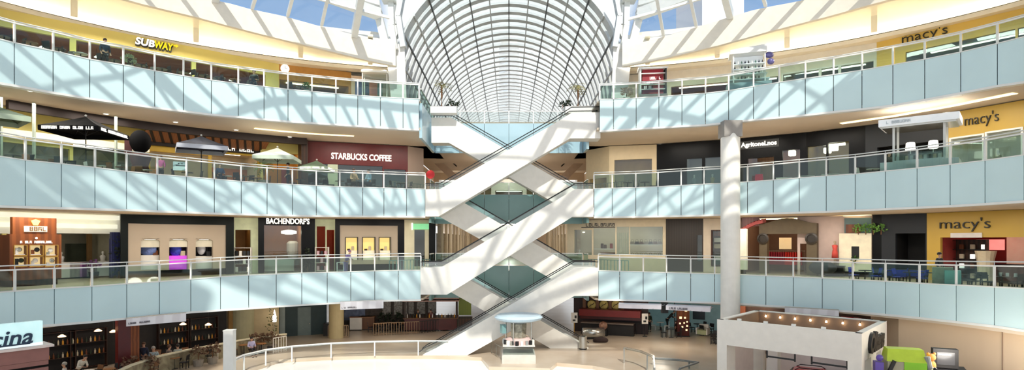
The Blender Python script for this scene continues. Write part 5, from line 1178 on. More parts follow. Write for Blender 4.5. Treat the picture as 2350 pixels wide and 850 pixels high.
# black framed store with three tall windows
f = shop('tall_window_store', 'black framed beige store with three tall lit windows, second storey left of the escalators', 2, 769, 928, 7.0, 4.3, BLACK, [(780, 518, 913, 610)], .8, None, None, glassy=False)
q = f.r(780, 518, 913, 606); hs = [f.r(a, 546, b, 597) for a, b in ((794, 820), (833, 860), (871, 896))]
MB().wall(q[0], q[2], .55, q[3], hs, .1, .35).build('beige_panel', BEIGE, f.root); MB().box(q[0], q[2], .2, .9, 0, .55).build('base', BLACK, f.root)
for i, h in enumerate(hs):
    b = MB(); b.box(h[0] - .06, h[0], .02, .12, h[1], h[3]); b.box(h[2], h[2] + .06, .02, .12, h[1], h[3]); b.box(h[0] - .06, h[2] + .06, .02, .12, h[3], h[3] + .06); b.build('window_frame', BLK, f.root)
    MB().box(h[0], h[2], .9, .95, h[1], h[3]).build('window_back', mat('lit_gold_back', (236, 206, 128), .6, emit=.9), f.root); zmid = h[1] + (h[3] - h[1]) * .42
    MB().box(h[0], h[2], .3, .9, h[1], zmid).build('window_plinth', mat('ivory_block', (236, 226, 200), .6, emit=.3), f.root)
    goods('jewel_bust', put(f, (h[0] + h[2]) / 2 + .1, .55, zmid), f.rot, (.22, .18, .36), CREAM, 'pale jewellery bust in the %s tall window' % ('left', 'middle', 'right')[i], None, 'display'); goods('dark_box', put(f, (h[0] + h[2]) / 2 - .22, .5, zmid), f.rot, (.26, .18, .14), DWOOD, 'small dark box in the %s tall window' % ('left', 'middle', 'right')[i], None, 'box')
f = shop('green_lit_store', 'pale store with green lit sign panel beside the escalators, second storey left', 2, 928, 1000, 7.0, 4.3, mat('ivory_wall', (222, 214, 184), .6, var=.04), [(951, 528, 975, 612)], 2.5, None, mat('dim_green_room', (54, 56, 36), .6), d1=7.2)
q = f.r(947, 514, 994, 527); MB().box(q[0], q[2], -.15, 0, q[1], q[3]).build('green_lightbox', mat('green_glow', (128, 208, 150), .5, emit=.7), f.root)
for s in (q[0] - .1, q[2]): MB().box(s, s + .12, -.18, 0, q[1] - .05, q[3] + .05).build('lightbox_end', LETW, f.root)
q = f.r(984, 507, 999, 612); MB().box(q[0], min(q[2], f.len), -.25, 0, 0, 4.25).build('black_pier', BLACK, f.root)
person('person in lilac top with a stroller frame by the second storey left balustrade', L2at(793, .9), 1.2, mat('lilac_top', (150, 130, 190), .8), mat('lilac_trousers', (140, 122, 176), .8), mat('plum_hair', (110, 70, 120), .7), 'rail', .5, scale=1.04)
r = T('walker_frame', 'pale tubular frame beside the person in lilac', 'frame', L2at(781, .9), .2)
for s in (-.22, .22): MB().path([(s, -.25, 0), (s, -.2, .95), (s, .2, .95), (s, .25, 0)], .02, 6).build('side_tube', STEEL, r)
MB().tube((-.22, -.2, .95), (.22, -.2, .95), .018, n=6).build('cross_tube', STEEL, r); MB().tube((-.22, -.23, .4), (.22, -.23, .4), .018, n=6).build('lower_tube', STEEL, r)
# right side
f = shop('cream_bag_store', 'cream stone bag store with long shelf windows, second storey right of the escalators', 2, 1302, 1528, 7.0, 4.3, CREAM, [(1318, 528, 1358, 586), (1362, 524, 1412, 586), (1415, 521, 1444, 586), (1446, 521, 1521, 586)], 2.6, None, mat('ivory_room', (226, 218, 200), .6, var=.03), d1=7.0)
u0, u1 = f.u(1345), f.u(1412); sg = T('bag_store_sign', 'dark blurred lettering over the cream bag store windows', 'sign', put(f, 0, 0), f.rot); zz = f.z(1380, 517); marks(u0, u1, zz - .13, zz + .15, -.02, 51).build('lettering', LETB, sg); MB().box(u0 - .4, u1, -.06, -.02, zz - .22, zz - .17).build('sign_rail', BLK, sg)
PROTO['bag'] = None
bagm = [BLK, mat('bag_brown', (92, 62, 44), .6), mat('bag_grey', (140, 130, 116), .6), mat('bag_red', (160, 40, 34), .6)]
BG = {}
for row, zz in ((0, 1.05), (1, 2.2)):
    b = MB().box(f.u(1446, 1.0), f.u(1521, 1.0), .8, 1.3, zz - .06, zz).build('bag_shelf', mat('glass_white', (232, 232, 226), .3), None, loc=put(f, 0, 0), rotz=f.rot); tag(b, '%s white shelf in the right bag store window' % ('lower', 'upper')[row], 'shelf')
    for j in range(7):
        c = (j + row * 2) % 3
        p = put(f, f.u(1451 + 10.5 * j, 1.0), 1.0, zz)
        lb = '%s handbag on the %s shelf of the cream bag store' % (('black', 'brown', 'grey')[c], ('lower', 'upper')[row]); gr = 'handbags in the cream bag store %d%d' % (c, row)
        if c not in BG: BG[c] = handbag(bagm[c]); BG[c].location = p; BG[c].rotation_euler = (0, 0, f.rot); BG[c]['label'] = lb; BG[c]['group'] = gr
        else: dup(BG[c], p, f.rot, lb, gr)
b = MB().box(f.u(1364, 1.2), f.u(1412, 1.2), 1.0, 1.5, 1.75, 1.85).build('display_shelf', W, None, loc=put(f, 0, 0), rotz=f.rot); tag(b, 'white shelf in the left bag store window', 'shelf')
for j, (px, c) in enumerate(((1382, bagm[1]), (1389, bagm[1]), (1403, bagm[3]))): goods('folded_leather', put(f, f.u(px, 1.2), 1.2, 1.85), f.rot, (.24, .3, .42 - .1 * (j == 1)), c, ('tall brown', 'short brown', 'red')[j] + ' leather box on the left bag store shelf', None, 'box')
b = counter('bag_cabinet', 'dark brown cabinet below the left bag store shelf', put(f, f.u(1396, 1.4), 1.4), f.rot, 1.3, .6, 1.5, mat('brown_red', (96, 44, 36), .6), TB['wood'], 'cabinet')
for j in range(6):
    b = MB().box(-.02, .02, -.02, .02, 0, 3.0).build('glass_rod', mat('pale_green_rod', (190, 214, 196), .2), None, loc=put(f, f.u(1418 + j * 4.5, .9), .9, .2)); tag(b, 'tall pale green glass rod in the middle bag store window', 'rod', 'glass rods in the bag store')
mannequin('white mannequin at the left end of the cream bag store', put(f, f.u(1330, 1.0), 1.0), f.rot, W, W)
shop('dark_wood_entrance', 'very dark wood entrance with grey side panel, second storey right', 2, 1528, 1614, 7.0, 4.3, mat('dark_umber', (34, 26, 20), .5, kind='wave', scale=.6, col2=(48, 38, 30), stretch=(4, 4, .1)), [(1600, 540, 1611, 600)], 1.5, None, GREYROOM, lamp=None)
f = shop('pale_pier_store', 'pale stone pier and dark framed lit window behind the round column, second storey', 2, 1614, 1700, 7.0, 4.3, mat('pale_pier', (206, 192, 172), .6, var=.05), [(1634, 530, 1696, 610)], 2.5, None, mat('dark_umber_room', (70, 54, 40), .6), frame=DWOOD)
for j in range(5): goods('lit_ornament', put(f, f.u(1646, .8), .8, .9 + .5 * j), f.rot, (.5, .3, .34), (W, BLK, CREAM, W, BROWN)[j], ('white', 'black', 'cream', 'glossy white', 'brown')[j] + ' ornament in the window behind the round column, %s from below' % ORDW[j], None, 'ornament')
f = shop('archway_store', 'open clothing store with dark stone archway and red garments, second storey right', 2, 1698, 2002, 7.4, 4.3, mat('rosy_plaster', (214, 190, 178), .6, var=.04), [(1706, 500, 1830, 640), (1836, 560, 1860, 640)], 6.0, None, mat('dim_store_room', (150, 118, 96), .6), glassy=False)
ar = T('stone_archway', 'dark olive stone archway with round ornaments in the clothing store', 'archway', put(f, 0, 0), f.rot)
SA = mat('olive_stone', (98, 84, 62), .6, var=.1, scale=3)
a0, a1, b0, b1 = f.u(1744, -.4), f.u(1762, -.4), f.u(1852, -.4), f.u(1876, -.4); zh, zt = f.z(1800, 533, -.4), f.z(1800, 511, -.4)
MB().box(a0, a1, -.6, -.02, 0, zh).build('left_pier', SA, ar); MB().box(b0, b1, -.6, -.02, 0, zh).build('right_pier', SA, ar)
mb = MB(); n = 12
for k in range(n):
    t0, t1 = k / n, (k + 1) / n; g = lambda t: zt - .1 + .42 * math.sin(math.pi * t) ** 2; x0, x1 = a0 + (b1 - a0) * t0, a0 + (b1 - a0) * t1
    mb.hexa([(x0, -.65, zh - .15), (x1, -.65, zh - .15), (x1, -.65, g(t1)), (x0, -.65, g(t0))], [(x0, -.02, zh - .15), (x1, -.02, zh - .15), (x1, -.02, g(t1)), (x0, -.02, g(t0))])
mb.build('arch_head', SA, ar)
for x in ((a0 + a1) / 2, (b0 + b1) / 2): MB().lathe([(.42, 0), (.42, .1), (.3, .14), (.28, .05)], n=20).build('round_ornament', mat('dark_bronze', (50, 42, 34), .4), ar, loc=(x, -.62, zh - .5)).rotation_euler = (math.pi / 2, 0, 0)
rk = T('clothes_rail', 'steel clothes rail inside the stone archway', 'rack', put(f, f.u(1800, 2.2), 2.2), f.rot)
for s in (-1.5, 1.5): MB().tube((s, 0, 0), (s, 0, 1.75), .025).build('upright', CHROME, rk)
MB().tube((-1.5, 0, 1.72), (1.5, 0, 1.72), .022).build('rail', CHROME, rk)
gm = [mat('crimson_cloth', (150, 10, 36), .7, var=.15), mat('scarlet_cloth', (206, 36, 18), .7, var=.15)]; G0 = {}
for j in range(15):
    c = 0 if j < 8 else 1; p = tuple(rk.matrix_basis @ Vector((-1.25 + .175 * j, 0, .62))); lb = ('crimson' if c == 0 else 'scarlet') + ' garment hanging on the rail inside the stone archway'; gr = 'garments on the archway rail ' + ('crimson', 'scarlet')[c]
    if c not in G0: G0[c] = garment(gm[c]); G0[c].location = p; G0[c].rotation_euler = (0, 0, f.rot); G0[c]['label'] = lb; G0[c]['group'] = gr
    else: dup(G0[c], p, f.rot, lb, gr)
q = f.r(1788, 546, 1816, 564, 3.2); b = MB().box(q[0], q[2], 3.2, 3.3, q[1] - .3, q[3]).build('cream_screen', mat('cream_lit', (240, 214, 160), .6, emit=.5), None, loc=put(f, 0, 0), rotz=f.rot); tag(b, 'cream lit panel above the red garments', 'panel')
q = f.r(1778, 522, 1831, 531, 1.5); b = MB().box(q[0], q[2], 1.5, 1.6, q[1], q[3]).build('strip_lamp', mat('warm_strip', (255, 170, 130), .5, emit=5), None, loc=put(f, 0, 0), rotz=f.rot); tag(b, 'warm pink strip lamp under the stone archway', 'strip light')
q = f.r(1698, 518, 1742, 536, -.8); aw = T('red_awning', 'faded red curved awning beside the stone archway', 'awning', put(f, 0, 0), f.rot); mb = MB()
u0, u1 = f.u(1698, -.8), f.u(1752, -.8); z0 = f.z(1720, 536, -.8)
for k in range(8):
    t0, t1 = k / 8, (k + 1) / 8; zz = lambda t: z0 + .75 * math.sin(t * 1.5)
    mb.hexa([(u0 + (u1 - u0) * t0, -1.0, zz(t0)), (u0 + (u1 - u0) * t1, -1.0, zz(t1)), (u0 + (u1 - u0) * t1, -1.0, zz(t1) + .3), (u0 + (u1 - u0) * t0, -1.0, zz(t0) + .22)], [(u0 + (u1 - u0) * t0, -.05, zz(t0) + .1), (u0 + (u1 - u0) * t1, -.05, zz(t1) + .1), (u0 + (u1 - u0) * t1, -.05, zz(t1) + .4), (u0 + (u1 - u0) * t0, -.05, zz(t0) + .32)])
mb.build('cloth', mat('faded_red', (196, 96, 94), .7, var=.08), aw)
q = f.r(1703, 500, 1742, 520, -.05); MB().box(q[0], q[2], -.08, 0, q[1], q[3]).build('window_grid', mat('rosy_grid', (196, 160, 160), .6, kind='brick', scale=2, col2=(226, 216, 212)), f.root)
b = MB().box(f.u(1698, -2.6), f.u(1715, -2.6), -2.8, -2.5, .35, 3.4).build('white_screen', mat('cream_white', (232, 226, 206), .6), None, loc=put(f, 0, 0), rotz=f.rot); tag(b, 'tall cream white panel beside the round column, second storey', 'panel')
MB().box(f.u(1698, -2.6) + .1, f.u(1715, -2.6) - .1, -2.75, -2.55, 0, .35).build('foot', DWOOD, b)
mannequin('mannequin in coral red dress on the rosy wall, second storey right', put(f, f.u(1916, -.5), -.5, .75), f.rot, mat('stone_torso', (170, 150, 126), .7), mat('coral_red', (206, 76, 66), .7, var=.15))
b = counter('mannequin_plinth', 'dark plinth under the coral red mannequin', put(f, f.u(1916, -.5), -.5), f.rot, 1.2, .8, .75, BLACK, TB['black'], 'plinth')
pn = T('niche_wall', 'large cream wall panel with green and dark niches, second storey right', 'panel', put(f, 0, 0), f.rot); u0, u1 = f.u(1926, -.3), f.u(2000, -.3); zt = f.z(1963, 536, -.3)
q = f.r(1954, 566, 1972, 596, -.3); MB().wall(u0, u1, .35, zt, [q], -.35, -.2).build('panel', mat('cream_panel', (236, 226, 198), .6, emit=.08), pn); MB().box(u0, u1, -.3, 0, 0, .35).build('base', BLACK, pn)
MB().box(q[0], q[2], -.2, -.18, q[1], q[3]).build('niche_back', BLK, pn); bush('green plant in the niche of the cream wall panel', put(f, (q[0] + q[2]) / 2, -.45, q[1] - .3), .3, GREEN, 60, seed=71)
q = f.r(1938, 500, 2000, 535, -.2); b = MB().box(q[0], q[2], -.25, -.15, q[1], q[3] - .02).build('upper_window', mat('green_grey_window', (86, 112, 110), .3), pn); MB().box(q[0] + .1, q[0] + 1.0, -.35, -.25, q[1], q[1] + .6).build('brown_box', BROWN, pn)
for j in range(4): bush('bright green plant on top of the cream wall panel, %s from the left' % ORDW[j], put(f, u0 + 1.2 + .45 * j, -.5, zt - .1), .36, mat('lime_leaf', (110, 160, 70), .6, var=.3), 50, seed=73 + j, group='plants on the cream wall panel', h=1.5)
b = MB().ball((0, 0, .6), (.9, .5, .5), 14, 8).build('covered_sofa', mat('grey_black', (46, 46, 50), .7), None, True, loc=put(f, f.u(1888, -1.5), -1.5), rotz=f.rot); tag(b, 'rounded dark covered seat in front of the rosy wall', 'seat')
shop('black_pier', 'black stone pier between the clothing store and the slate wall, second storey', 2, 2002, 2023, 7.2, 4.3, BLACK, [])
shop('slate_wall_entrance', 'slate grey tiled wall with black doorway, second storey right', 2, 2023, 2127, 7.2, 4.3, SLATE, [(2055, 536, 2124, 640)], 2.5, None, BLKROOM, glassy=False, lamp=None)
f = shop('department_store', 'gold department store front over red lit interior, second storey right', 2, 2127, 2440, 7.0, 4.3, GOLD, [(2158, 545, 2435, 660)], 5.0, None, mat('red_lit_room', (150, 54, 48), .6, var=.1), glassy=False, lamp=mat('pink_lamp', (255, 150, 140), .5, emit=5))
u0, u1 = f.u(2158), f.u(2274); text("macy's", u1 - u0, .84, LETB, f.root, 'lettering', ((u0 + u1) / 2, 0, (f.z(2158, 517) + f.z(2274, 512)) / 2 - .05), .1, 0, -.012, 'black lettering')
q = f.r(2182, 535, 2254, 546, -.02); MB().box(q[0], q[2], -.06, 0, q[1], q[3]).build('white_sign_strip', mat('grey_white', (206, 200, 196), .6), f.root)
q = f.r(2240, 550, 2304, 574, 3.5); b = MB().box(q[0], q[2], 3.5, 3.6, q[1], q[3]).build('pink_screen', mat('pink_glow', (255, 150, 140), .5, emit=.9), None, loc=put(f, 0, 0), rotz=f.rot); tag(b, 'glowing pink screen inside the gold store', 'screen')
b = MB().box(f.u(2310, 4.6), f.u(2435, 4.6), 4.6, 4.7, .1, 3.0).build('pale_back_panel', mat('peach_panel', (236, 196, 166), .6, emit=.3), None, loc=put(f, 0, 0), rotz=f.rot); tag(b, 'pale peach back panel inside the gold store', 'panel')
sh = shelving('dark glass display case glowing inside the gold store', put(f, f.u(2206, 1.6), 1.6), f.rot, 2.6, 2.6, BLK, 5, 'display_case', back=DWOOD)
for j in range(20): goods('glass_ornament', tuple(sh.matrix_basis @ Vector((-1.25 + .6 * (j % 5), .15, .15 + .6125 * (j // 5)))), f.rot, (.22, .18, .3), (CREAM, LETW, BROWN)[j % 3], '%s ornament in the dark glass display case' % ('cream', 'shining white', 'brown')[j % 3], 'ornaments in the dark display case ' + ('cream', 'white', 'brown')[j % 3], 'ornament')
b = MB().lathe([(.5, 0), (.4, .3), (.45, 1.4), (.55, 1.9)], n=14).build('pale_pedestal', CREAM, None, loc=put(f, f.u(2262, 1.2), 1.2)); tag(b, 'pale fluted pedestal inside the gold store', 'pedestal')
counter('sales_counter', 'dark sales counter inside the gold store, second storey', put(f, f.u(2320, 2.4), 2.4), f.rot, 3.0, .8, 1.1, DRED, TB['black'])
# cafe by the right balustrade
setc = [('black', 'blue'), ('black', 'blue'), ('black', 'blue'), ('black', 'black'), ('black', 'black'), ('black', 'black'), ('black', 'black'), ('black', 'black')]
for i, px in enumerate((1985, 2042, 2088, 2128, 2205, 2250, 2300, 2345)): cafe_set(2, px, 1.3 + .35 * (i % 2), setc[i][0], setc[i][1], 'behind the second storey right balustrade', i, .35 * (i % 2))
b = MB().hexa([(-.9, -.45, .76), (.9, -.45, .76), (.9, .45, .76), (-.9, .45, .76)], [(-.9, -.45, .80), (.9, -.45, .80), (.9, .45, .80), (-.9, .45, .80)]).build('tabletop', TB['black']); lt = T('long_table', 'long black table with blue cloth edge, second storey right cafe', 'table', L2at(2078, 2.3), -.55); b.parent = lt
for sx in (-.8, .8):
    for sy in (-.38, .38): MB().box(sx - .03, sx + .03, sy - .03, sy + .03, 0, .76).build('leg', BLK, lt)
MB().box(-.92, .92, -.47, -.45, .45, .80).build('cloth_edge', CH['blue'], lt)
person('person in black jacket and white shirt standing before the gold front, second storey', L2at(2156, 1.9), .35, BLK, BLK, HAIRD, scale=1.06)
b = MB().box(-.45, .45, -.3, .3, 0, 1.1).build('stone_planter', mat('stone_grey', (176, 172, 150), .7, var=.15, scale=4), None, loc=L2at(2163, .8), rotz=-.6); tag(b, 'pale stone planter block behind the second storey right balustrade', 'planter')
b = MB().box(-.35, .35, -.25, .25, 0, .95).build('glass_bin', mat('aqua_glassy', (150, 206, 196), .3), None, loc=L2at(2186, .8), rotz=-.6); tag(b, 'aqua tinted bin beside the pale stone planter', 'bin')
for i, px in enumerate((2296, 2312, 2331)): goods('water_glass', tuple(Vector(L2at(px, 1.3)) + Vector((0, 0, .75))), 0, (.1, .1, .18), W, 'white drinking cup on the right end cafe tables', 'cups on the right end cafe tables', 'cup')
# hall behind, second storey: receding stone shop walls
for sd, nm in ((-1, 'left'), (1, 'right')):
    for j in range(5):
        y0 = 51 + j * 8; x = sd * 6.0
        f = FaP('hall_shop', '%s stone shop front along the %s side of the second storey hall' % (ORDW[j], nm), 'shop front', (x, y0) if sd < 0 else (x, y0 + 7.9), (x, y0 + 7.9) if sd < 0 else (x, y0), ZF[2], 'shop fronts along the hall')
        MB().wall(0, 7.9, 0, 4.3, [(.8, .4, 3.6, 3.2), (4.3, .1, 7.2, 3.2)], 0, .3).build('facade_wall', mat('hall_marble', (196, 178, 150), .4, kind='marble', scale=1.0, col2=(160, 140, 116)), f.root)
        MB().box(.7, 7.3, 1.4, 1.5, 0, 3.3).build('back_wall', (TAN, GREYROOM, mat('lit_back', ()), BROWNROOM, TAN)[(j + (sd > 0)) % 5], f.root); MB().box(.9, 7.0, .6, .8, 3.25, 3.3).build('ceiling_lamp', ROOMLIGHT, f.root)
        for a, b in ((.8, 3.6), (4.3, 7.2)): MB().box(a, b, .12, .14, .4, 3.2).build('window_pane', SHOPG, f.root)
        for xx in (.3, 3.95, 7.5): MB().lathe([(.22, 0), (.18, .2), (.18, 3.6), (.24, 4.2)], n=12).build('half_column', CREAM, f.root, loc=(xx, -.02, 0))
S(MB().box(-9.2, 9.2, 92, 92.3, ZF[2], ZB[3]).build('wall_hall_end', TAN))
S(MB().box(-9.2, 9.2, 92, 92.3, ZF[3], ZB[4]).build('wall_hall_end_upper', TAN))
for sd in (-1, 1): S(MB().box(sd * 9.2 - .1, sd * 9.2 + .1, 56, 92, ZF[3], ZB[4]).build('wall_hall_%s' % ('left' if sd < 0 else 'right'), TAN))
for i in range(4):
    for L in (3, 4):
        b = MB().box(-.9, .9, -.1, .1, -.06, 0).build('hall_lamp', HALLLIGHT, None, loc=(0, 54 + i * 9, ZB[L])); tag(b, 'white ceiling lamp in the %s storey hall, %s from the front' % (ORD[L - 1], ORDW[i]), 'ceiling lamp', 'hall ceiling lamps')
fence('teal framed railing behind the second storey left stair landing', (-9.2, 44.6), (-6.6, 48.3), 1.0, TEAL, 12, z=ZF[2])
fence('teal framed railing behind the second storey right stair landing', (6.6, 48.3), (9.2, 44.6), 1.0, TEAL, 12, z=ZF[2])
fence('grey railing behind the third storey left stair landing', (-9.2, 44.6), (-6.6, 48.3), 1.0, CHROME, 12, z=ZF[3])
fence('grey railing behind the third storey right stair landing', (6.6, 48.3), (9.2, 44.6), 1.0, CHROME, 12, z=ZF[3])
# ================================================================== ground floor
def G(px, py): p = gp(px, py); return (p.x, p.y, 0.0)
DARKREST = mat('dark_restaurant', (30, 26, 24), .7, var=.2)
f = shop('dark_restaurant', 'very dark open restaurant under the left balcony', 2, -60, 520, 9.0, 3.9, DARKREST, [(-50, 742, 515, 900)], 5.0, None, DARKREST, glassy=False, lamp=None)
f0 = Fa('dark_restaurant_bay', 'x', 'x', 2, -60, 520, 9.0, 0.0); bpy.data.objects.remove(f0.root)
f.root.location.z = 0.0; f.zf = 0.0
for i, px in enumerate((130, 205, 400, 470)):
    sh = shelving('dark wooden back bar shelf in the dark restaurant, %s from the left' % ORDW[i], put(f, f.u(px, -.5), -.5), f.rot, 2.0, 2.6, DWOOD, 4, 'bar_shelf', 'bar shelves in the dark restaurant')
    for j in range(8):
        for k in (1, 2): goods('bottle', tuple(sh.matrix_basis @ Vector((-.85 + .24 * j, .12, .13 + .8167 * k))), 0, (.1, .1, .34), (BROWN, DGREEN, CREAM, AMBER)[(j + k) % 4], '%s bottle on the dark restaurant back bar' % (('brown', 'green', 'cream', 'amber')[(j + k) % 4]), 'bottles on the back bar %s' % (('brown', 'green', 'cream', 'amber')[(j + k) % 4]), 'bottle')
for i, (px, py, d) in enumerate(((142, 773, 6), (225, 760, 6), (260, 762, 6), (305, 745, 5), (420, 745, 5), (478, 746, 5))):
    p = on_curve(2, px, d); z = EYE + (PY0 - py) * p.y / F
    r = T('pendant_lamp', 'small glowing pendant lamp in the dark restaurant, %s from the left' % ORDW[i], 'lamp', (p.x, p.y, z), 0, 'pendant lamps in the dark restaurant'); MB().lathe([(.06, .12), (.22, 0), (.2, -.03)], n=12).build('lamp_shade', mat('dim_lamp', (255, 200, 150), .5, emit=3), r); MB().tube((0, 0, .1), (0, 0, 3.92 - z), .012, n=5).build('cord', BLK, r)
def L1at(px, d): p = on_curve(2, px, d); return (p.x, p.y, 0.0)
b = MB().box(-.55, .1, -.5, .5, 0, 3.92).build('maroon_side', MAROON); cp = T('square_column', 'dark red and brown square column in the dark restaurant', 'column', L1at(292, 3.6), .75); b.parent = cp; MB().box(.1, .55, -.52, .52, 0, 3.92).build('brown_side', mat('russet_wood', (150, 82, 40), .6, kind='wave', scale=1.5, col2=(120, 62, 28)), cp)
for i, (px, d) in enumerate(((150, 4.2), (200, 3.4), (250, 2.8), (350, 5.4), (385, 5.0), (430, 4.8), (470, 4.6), (330, 2.6), (400, 3.2), (560, 5.2), (600, 5.0))):
    q = on_curve(2, px, d); cafe_set(2, px, d, 'white' if i in (0, 1, 7) else 'wood', ('black', 'wood')[i % 2], 'in the dark ground floor restaurant', i, .3 * i, at=(q.x, q.y, 0.0))
person('person in white shirt bending over a table in the dark restaurant', L1at(178, 3.0), 1.2, mat('white_shirt', (232, 222, 204), .8), BLK, HAIRD, 'rail', .9, scale=1.05)
person('seated person in grey white jacket in the dark restaurant', L1at(148, 3.2), -1.0, mat('grey_white', (206, 204, 198), .8), BLK, HAIRG, 'sit', scale=1.1)
person('person in navy standing beside the square column', L1at(330, 3.6), .2, NAVY, NAVY, HAIRB, scale=1.08)
person('grey haired person in patterned pale top in the dark restaurant', L1at(352, 3.4), .6, mat('pale_pattern', (176, 190, 192), .8, var=.35, scale=20), BLK, HAIRG, 'sit', scale=1.2)
person('person in grey jacket sitting back to back, dark restaurant', L1at(388, 3.6), 2.6, mat('taupe_jacket', (120, 108, 100), .8), BLK, HAIRB, 'sit', scale=1.15)
person('person in pale stripe jacket sitting in the dark restaurant', L1at(408, 3.5), -2.4, mat('pale_stripe', (190, 196, 184), .8, kind='wave', scale=14, col2=(140, 146, 138)), BLK, HAIRD, 'sit', scale=1.15)
person('person in violet white shirt sitting by the planters', L1at(577, 4.2), .8, mat('violet_white', (196, 192, 226), .8), BLK, HAIRD, 'sit', scale=1.05)
for i, (px, d) in enumerate(((300, 2.2), (345, 2.0), (455, 3.0), (488, 3.2))): bush('brown autumn plant behind the stone guard, %s from the left' % ORDW[i], L1at(px, d), .55, mat('autumn_leaf', (120, 92, 70), .7, var=.4), 80, seed=80 + i, pot=TERRA, group='brown plants behind the stone guard')
# hanging banners
def banner(label, a, b, d=-.12, mk=True, seed=1, lowright=0):
    P0, P1 = on_curve(2, a[0], d), on_curve(2, b[0], d); f_ = FaP('hanging_banner', label, 'banner', (P0.x, P0.y), (P1.x, P1.y), 0.0, 'white banners under the balconies')
    zt0, zb0 = f_.z(a[0], a[1]), f_.z(a[0], a[2]); zt1, zb1 = f_.z(b[0], b[1]), f_.z(b[0], b[2]); L_ = f_.len
    MB().hexa([(0, 0, zb0), (L_, 0, zb1), (L_, 0, zt1), (0, 0, zt0)], [(0, .03, zb0), (L_, .03, zb1), (L_, .03, zt1), (0, .03, zt0)]).build('cloth', mat('banner_white', (234, 230, 232), .7, kind='wave', scale=.35, col2=(220, 214, 216)), f_.root)
    MB().bar((0, .015, zt0), (L_, .015, zt1), .05, .05).build('top_rod', CHROME, f_.root)
    if mk: marks(L_ * .03, L_ * .38, zb0 + .1, zb0 + .2, -.005, seed).build('lettering', mat('grey_letter', (110, 104, 108), .6), f_.root)
banner('white hanging banner with small grey lettering beneath the left balcony', (290, 731, 750), (427, 718, 738), seed=3)
banner('white hanging banner left of the escalators, with faint lettering', (781, 693, 712), (880, 689, 708), seed=4)
# beige wall, door and round column
f = Fa('beige_service_wall', 'beige rounded wall with planters beside the dark door, ground floor left', 'shop front', 2, 520, 640, 11.0, 0.0)
MB().box(0, f.len, 0, .3, 0, 3.92).build('facade_wall', mat('beige_wall', (206, 186, 146), .7, var=.05), f.root); MB().lathe([(1.0, 0), (1.0, 3.92)], n=24).build('round_pier', mat('sage_wall', (196, 190, 152), .7, var=.04), f.root, loc=(f.u(556), .4, 0))
b = MB().box(f.u(524, -.2), f.u(534, -.2), -.3, -.05, 0, 3.9).build('ochre_strip', mat('ochre_panel', (176, 134, 70), .6), f.root)
bush('hanging dried leaf garland on the beige wall', put(f, f.u(622, -1.0), -1.0), .45, mat('dried_green', (110, 112, 70), .7, var=.3), 90, 'garland', seed=90, h=6)
r = T('torch_lamp', 'glowing upright torch lamp beside the dried leaf garland', 'lamp', put(f, f.u(630, -.9), -.9)); MB().lathe([(.2, 0), (.06, .1), (.05, 1.4), (.16, 1.6)], n=12).build('stand', CREAM, r); MB().lathe([(.14, 1.6), (.18, 1.9), (.02, 2.6)], n=12).build('flame_shade', LIGHT, r)
for i, px in enumerate((585, 605, 625)): bush('low brown planter shrub before the beige wall, %s from the left' % ORDW[i], L1at(px, 6.0), .55, mat('autumn_leaf', ()), 80, seed=93 + i, pot=TERRA, group='planter shrubs before the beige wall')
f = Fa('dark_service_wall', 'dark blue green wall with a pale grey door, ground floor left', 'shop front', 2, 640, 762, 12.0, 0.0)
q = f.r(683, 706, 714, 768); DBG = mat('dark_blue_green', (44, 64, 66), .5, var=.08)
MB().wall(0, f.len, 0, 3.92, [(q[0], 0, q[2], q[3])], 0, .3).build('facade_wall', DBG, f.root); d = MB().box(q[0], q[2], .1, .16, 0, q[3]).build('door', mat('grey_door', (120, 136, 134), .4), f.root); MB().ball((q[2] - .12, .06, 1.0), .05).build('handle', CHROME, d)
q = f.r(641, 700, 654, 768, -.1); MB().box(q[0], q[2], -.15, 0, 0, 3.92).build('pale_jamb', mat('pale_grey_green', (160, 172, 168), .6), f.root)
q = f.r(750, 698, 760, 740, -.1); MB().box(q[0], q[2], -.12, 0, q[1], 3.9).build('light_panel', mat('light_grey_panel', (206, 210, 214), .5, emit=.3), f.root)
b = MB().box(-.3, .3, -.3, .3, 0, 1.1).build('black_terminal', BLK, None, loc=put(f, f.u(752, -1.0), -1.0)); tag(b, 'black terminal cabinet beside the beige round column', 'cabinet')
p = gp(772, 776); c = T('round_column', 'beige round column behind the small metal fence, ground floor left', 'column', (p.x, p.y, 0)); c['kind'] = 'structure'; MB().lathe([(.62, 0), (.62, 3.92)], n=28).build('shaft', mat('beige_round', (190, 174, 132), .6, var=.04), c)
fence('small metal fence around the beige round column', G(753, 777), G(799, 776), 1.1, mat('bronze_metal', (158, 130, 100), .4, metal=.5), 12)
# stalls, bar and fences left of the escalators
WB = mat('bronze_wood', (126, 86, 56), .5, kind='wave', scale=3, col2=(96, 62, 40))
fence('long bronze cafe fence left of the escalators', G(857, 771), G(962, 766), 1.1, mat('bronze_metal', ()), 18)
fence('short dark fence before the red roofed bar', G(962, 766), G(1012, 760), 1.1, BLK, 8)
f = FaP('back_shop', 'dim back shop with blue grey display behind the cafe fence', 'shop front', (on_curve(2, 785, 14.6)), (on_curve(2, 1000, 14.6)), 0.0)
MB().box(0, f.len, 0, .3, 0, 3.92).build('facade_wall', mat('smoky_wall', (78, 68, 62), .7, var=.35, scale=3), f.root); q = f.r(790, 712, 838, 735, -.05); MB().box(q[0], q[2], -.1, 0, q[1], 3.8).build('blue_display', mat('blue_grey_display', (106, 118, 146), .5, var=.3, scale=4), f.root)
q = f.r(868, 692, 905, 715, -.05)
for i in range(5): MB().box(f.len * .42 + i * 1.1, f.len * .42 + i * 1.1 + .8, -.12, 0, 1.2, 2.9).build('picture_panel', mat('mottled_picture', (150, 146, 140), .6, var=.5, scale=7), f.root)
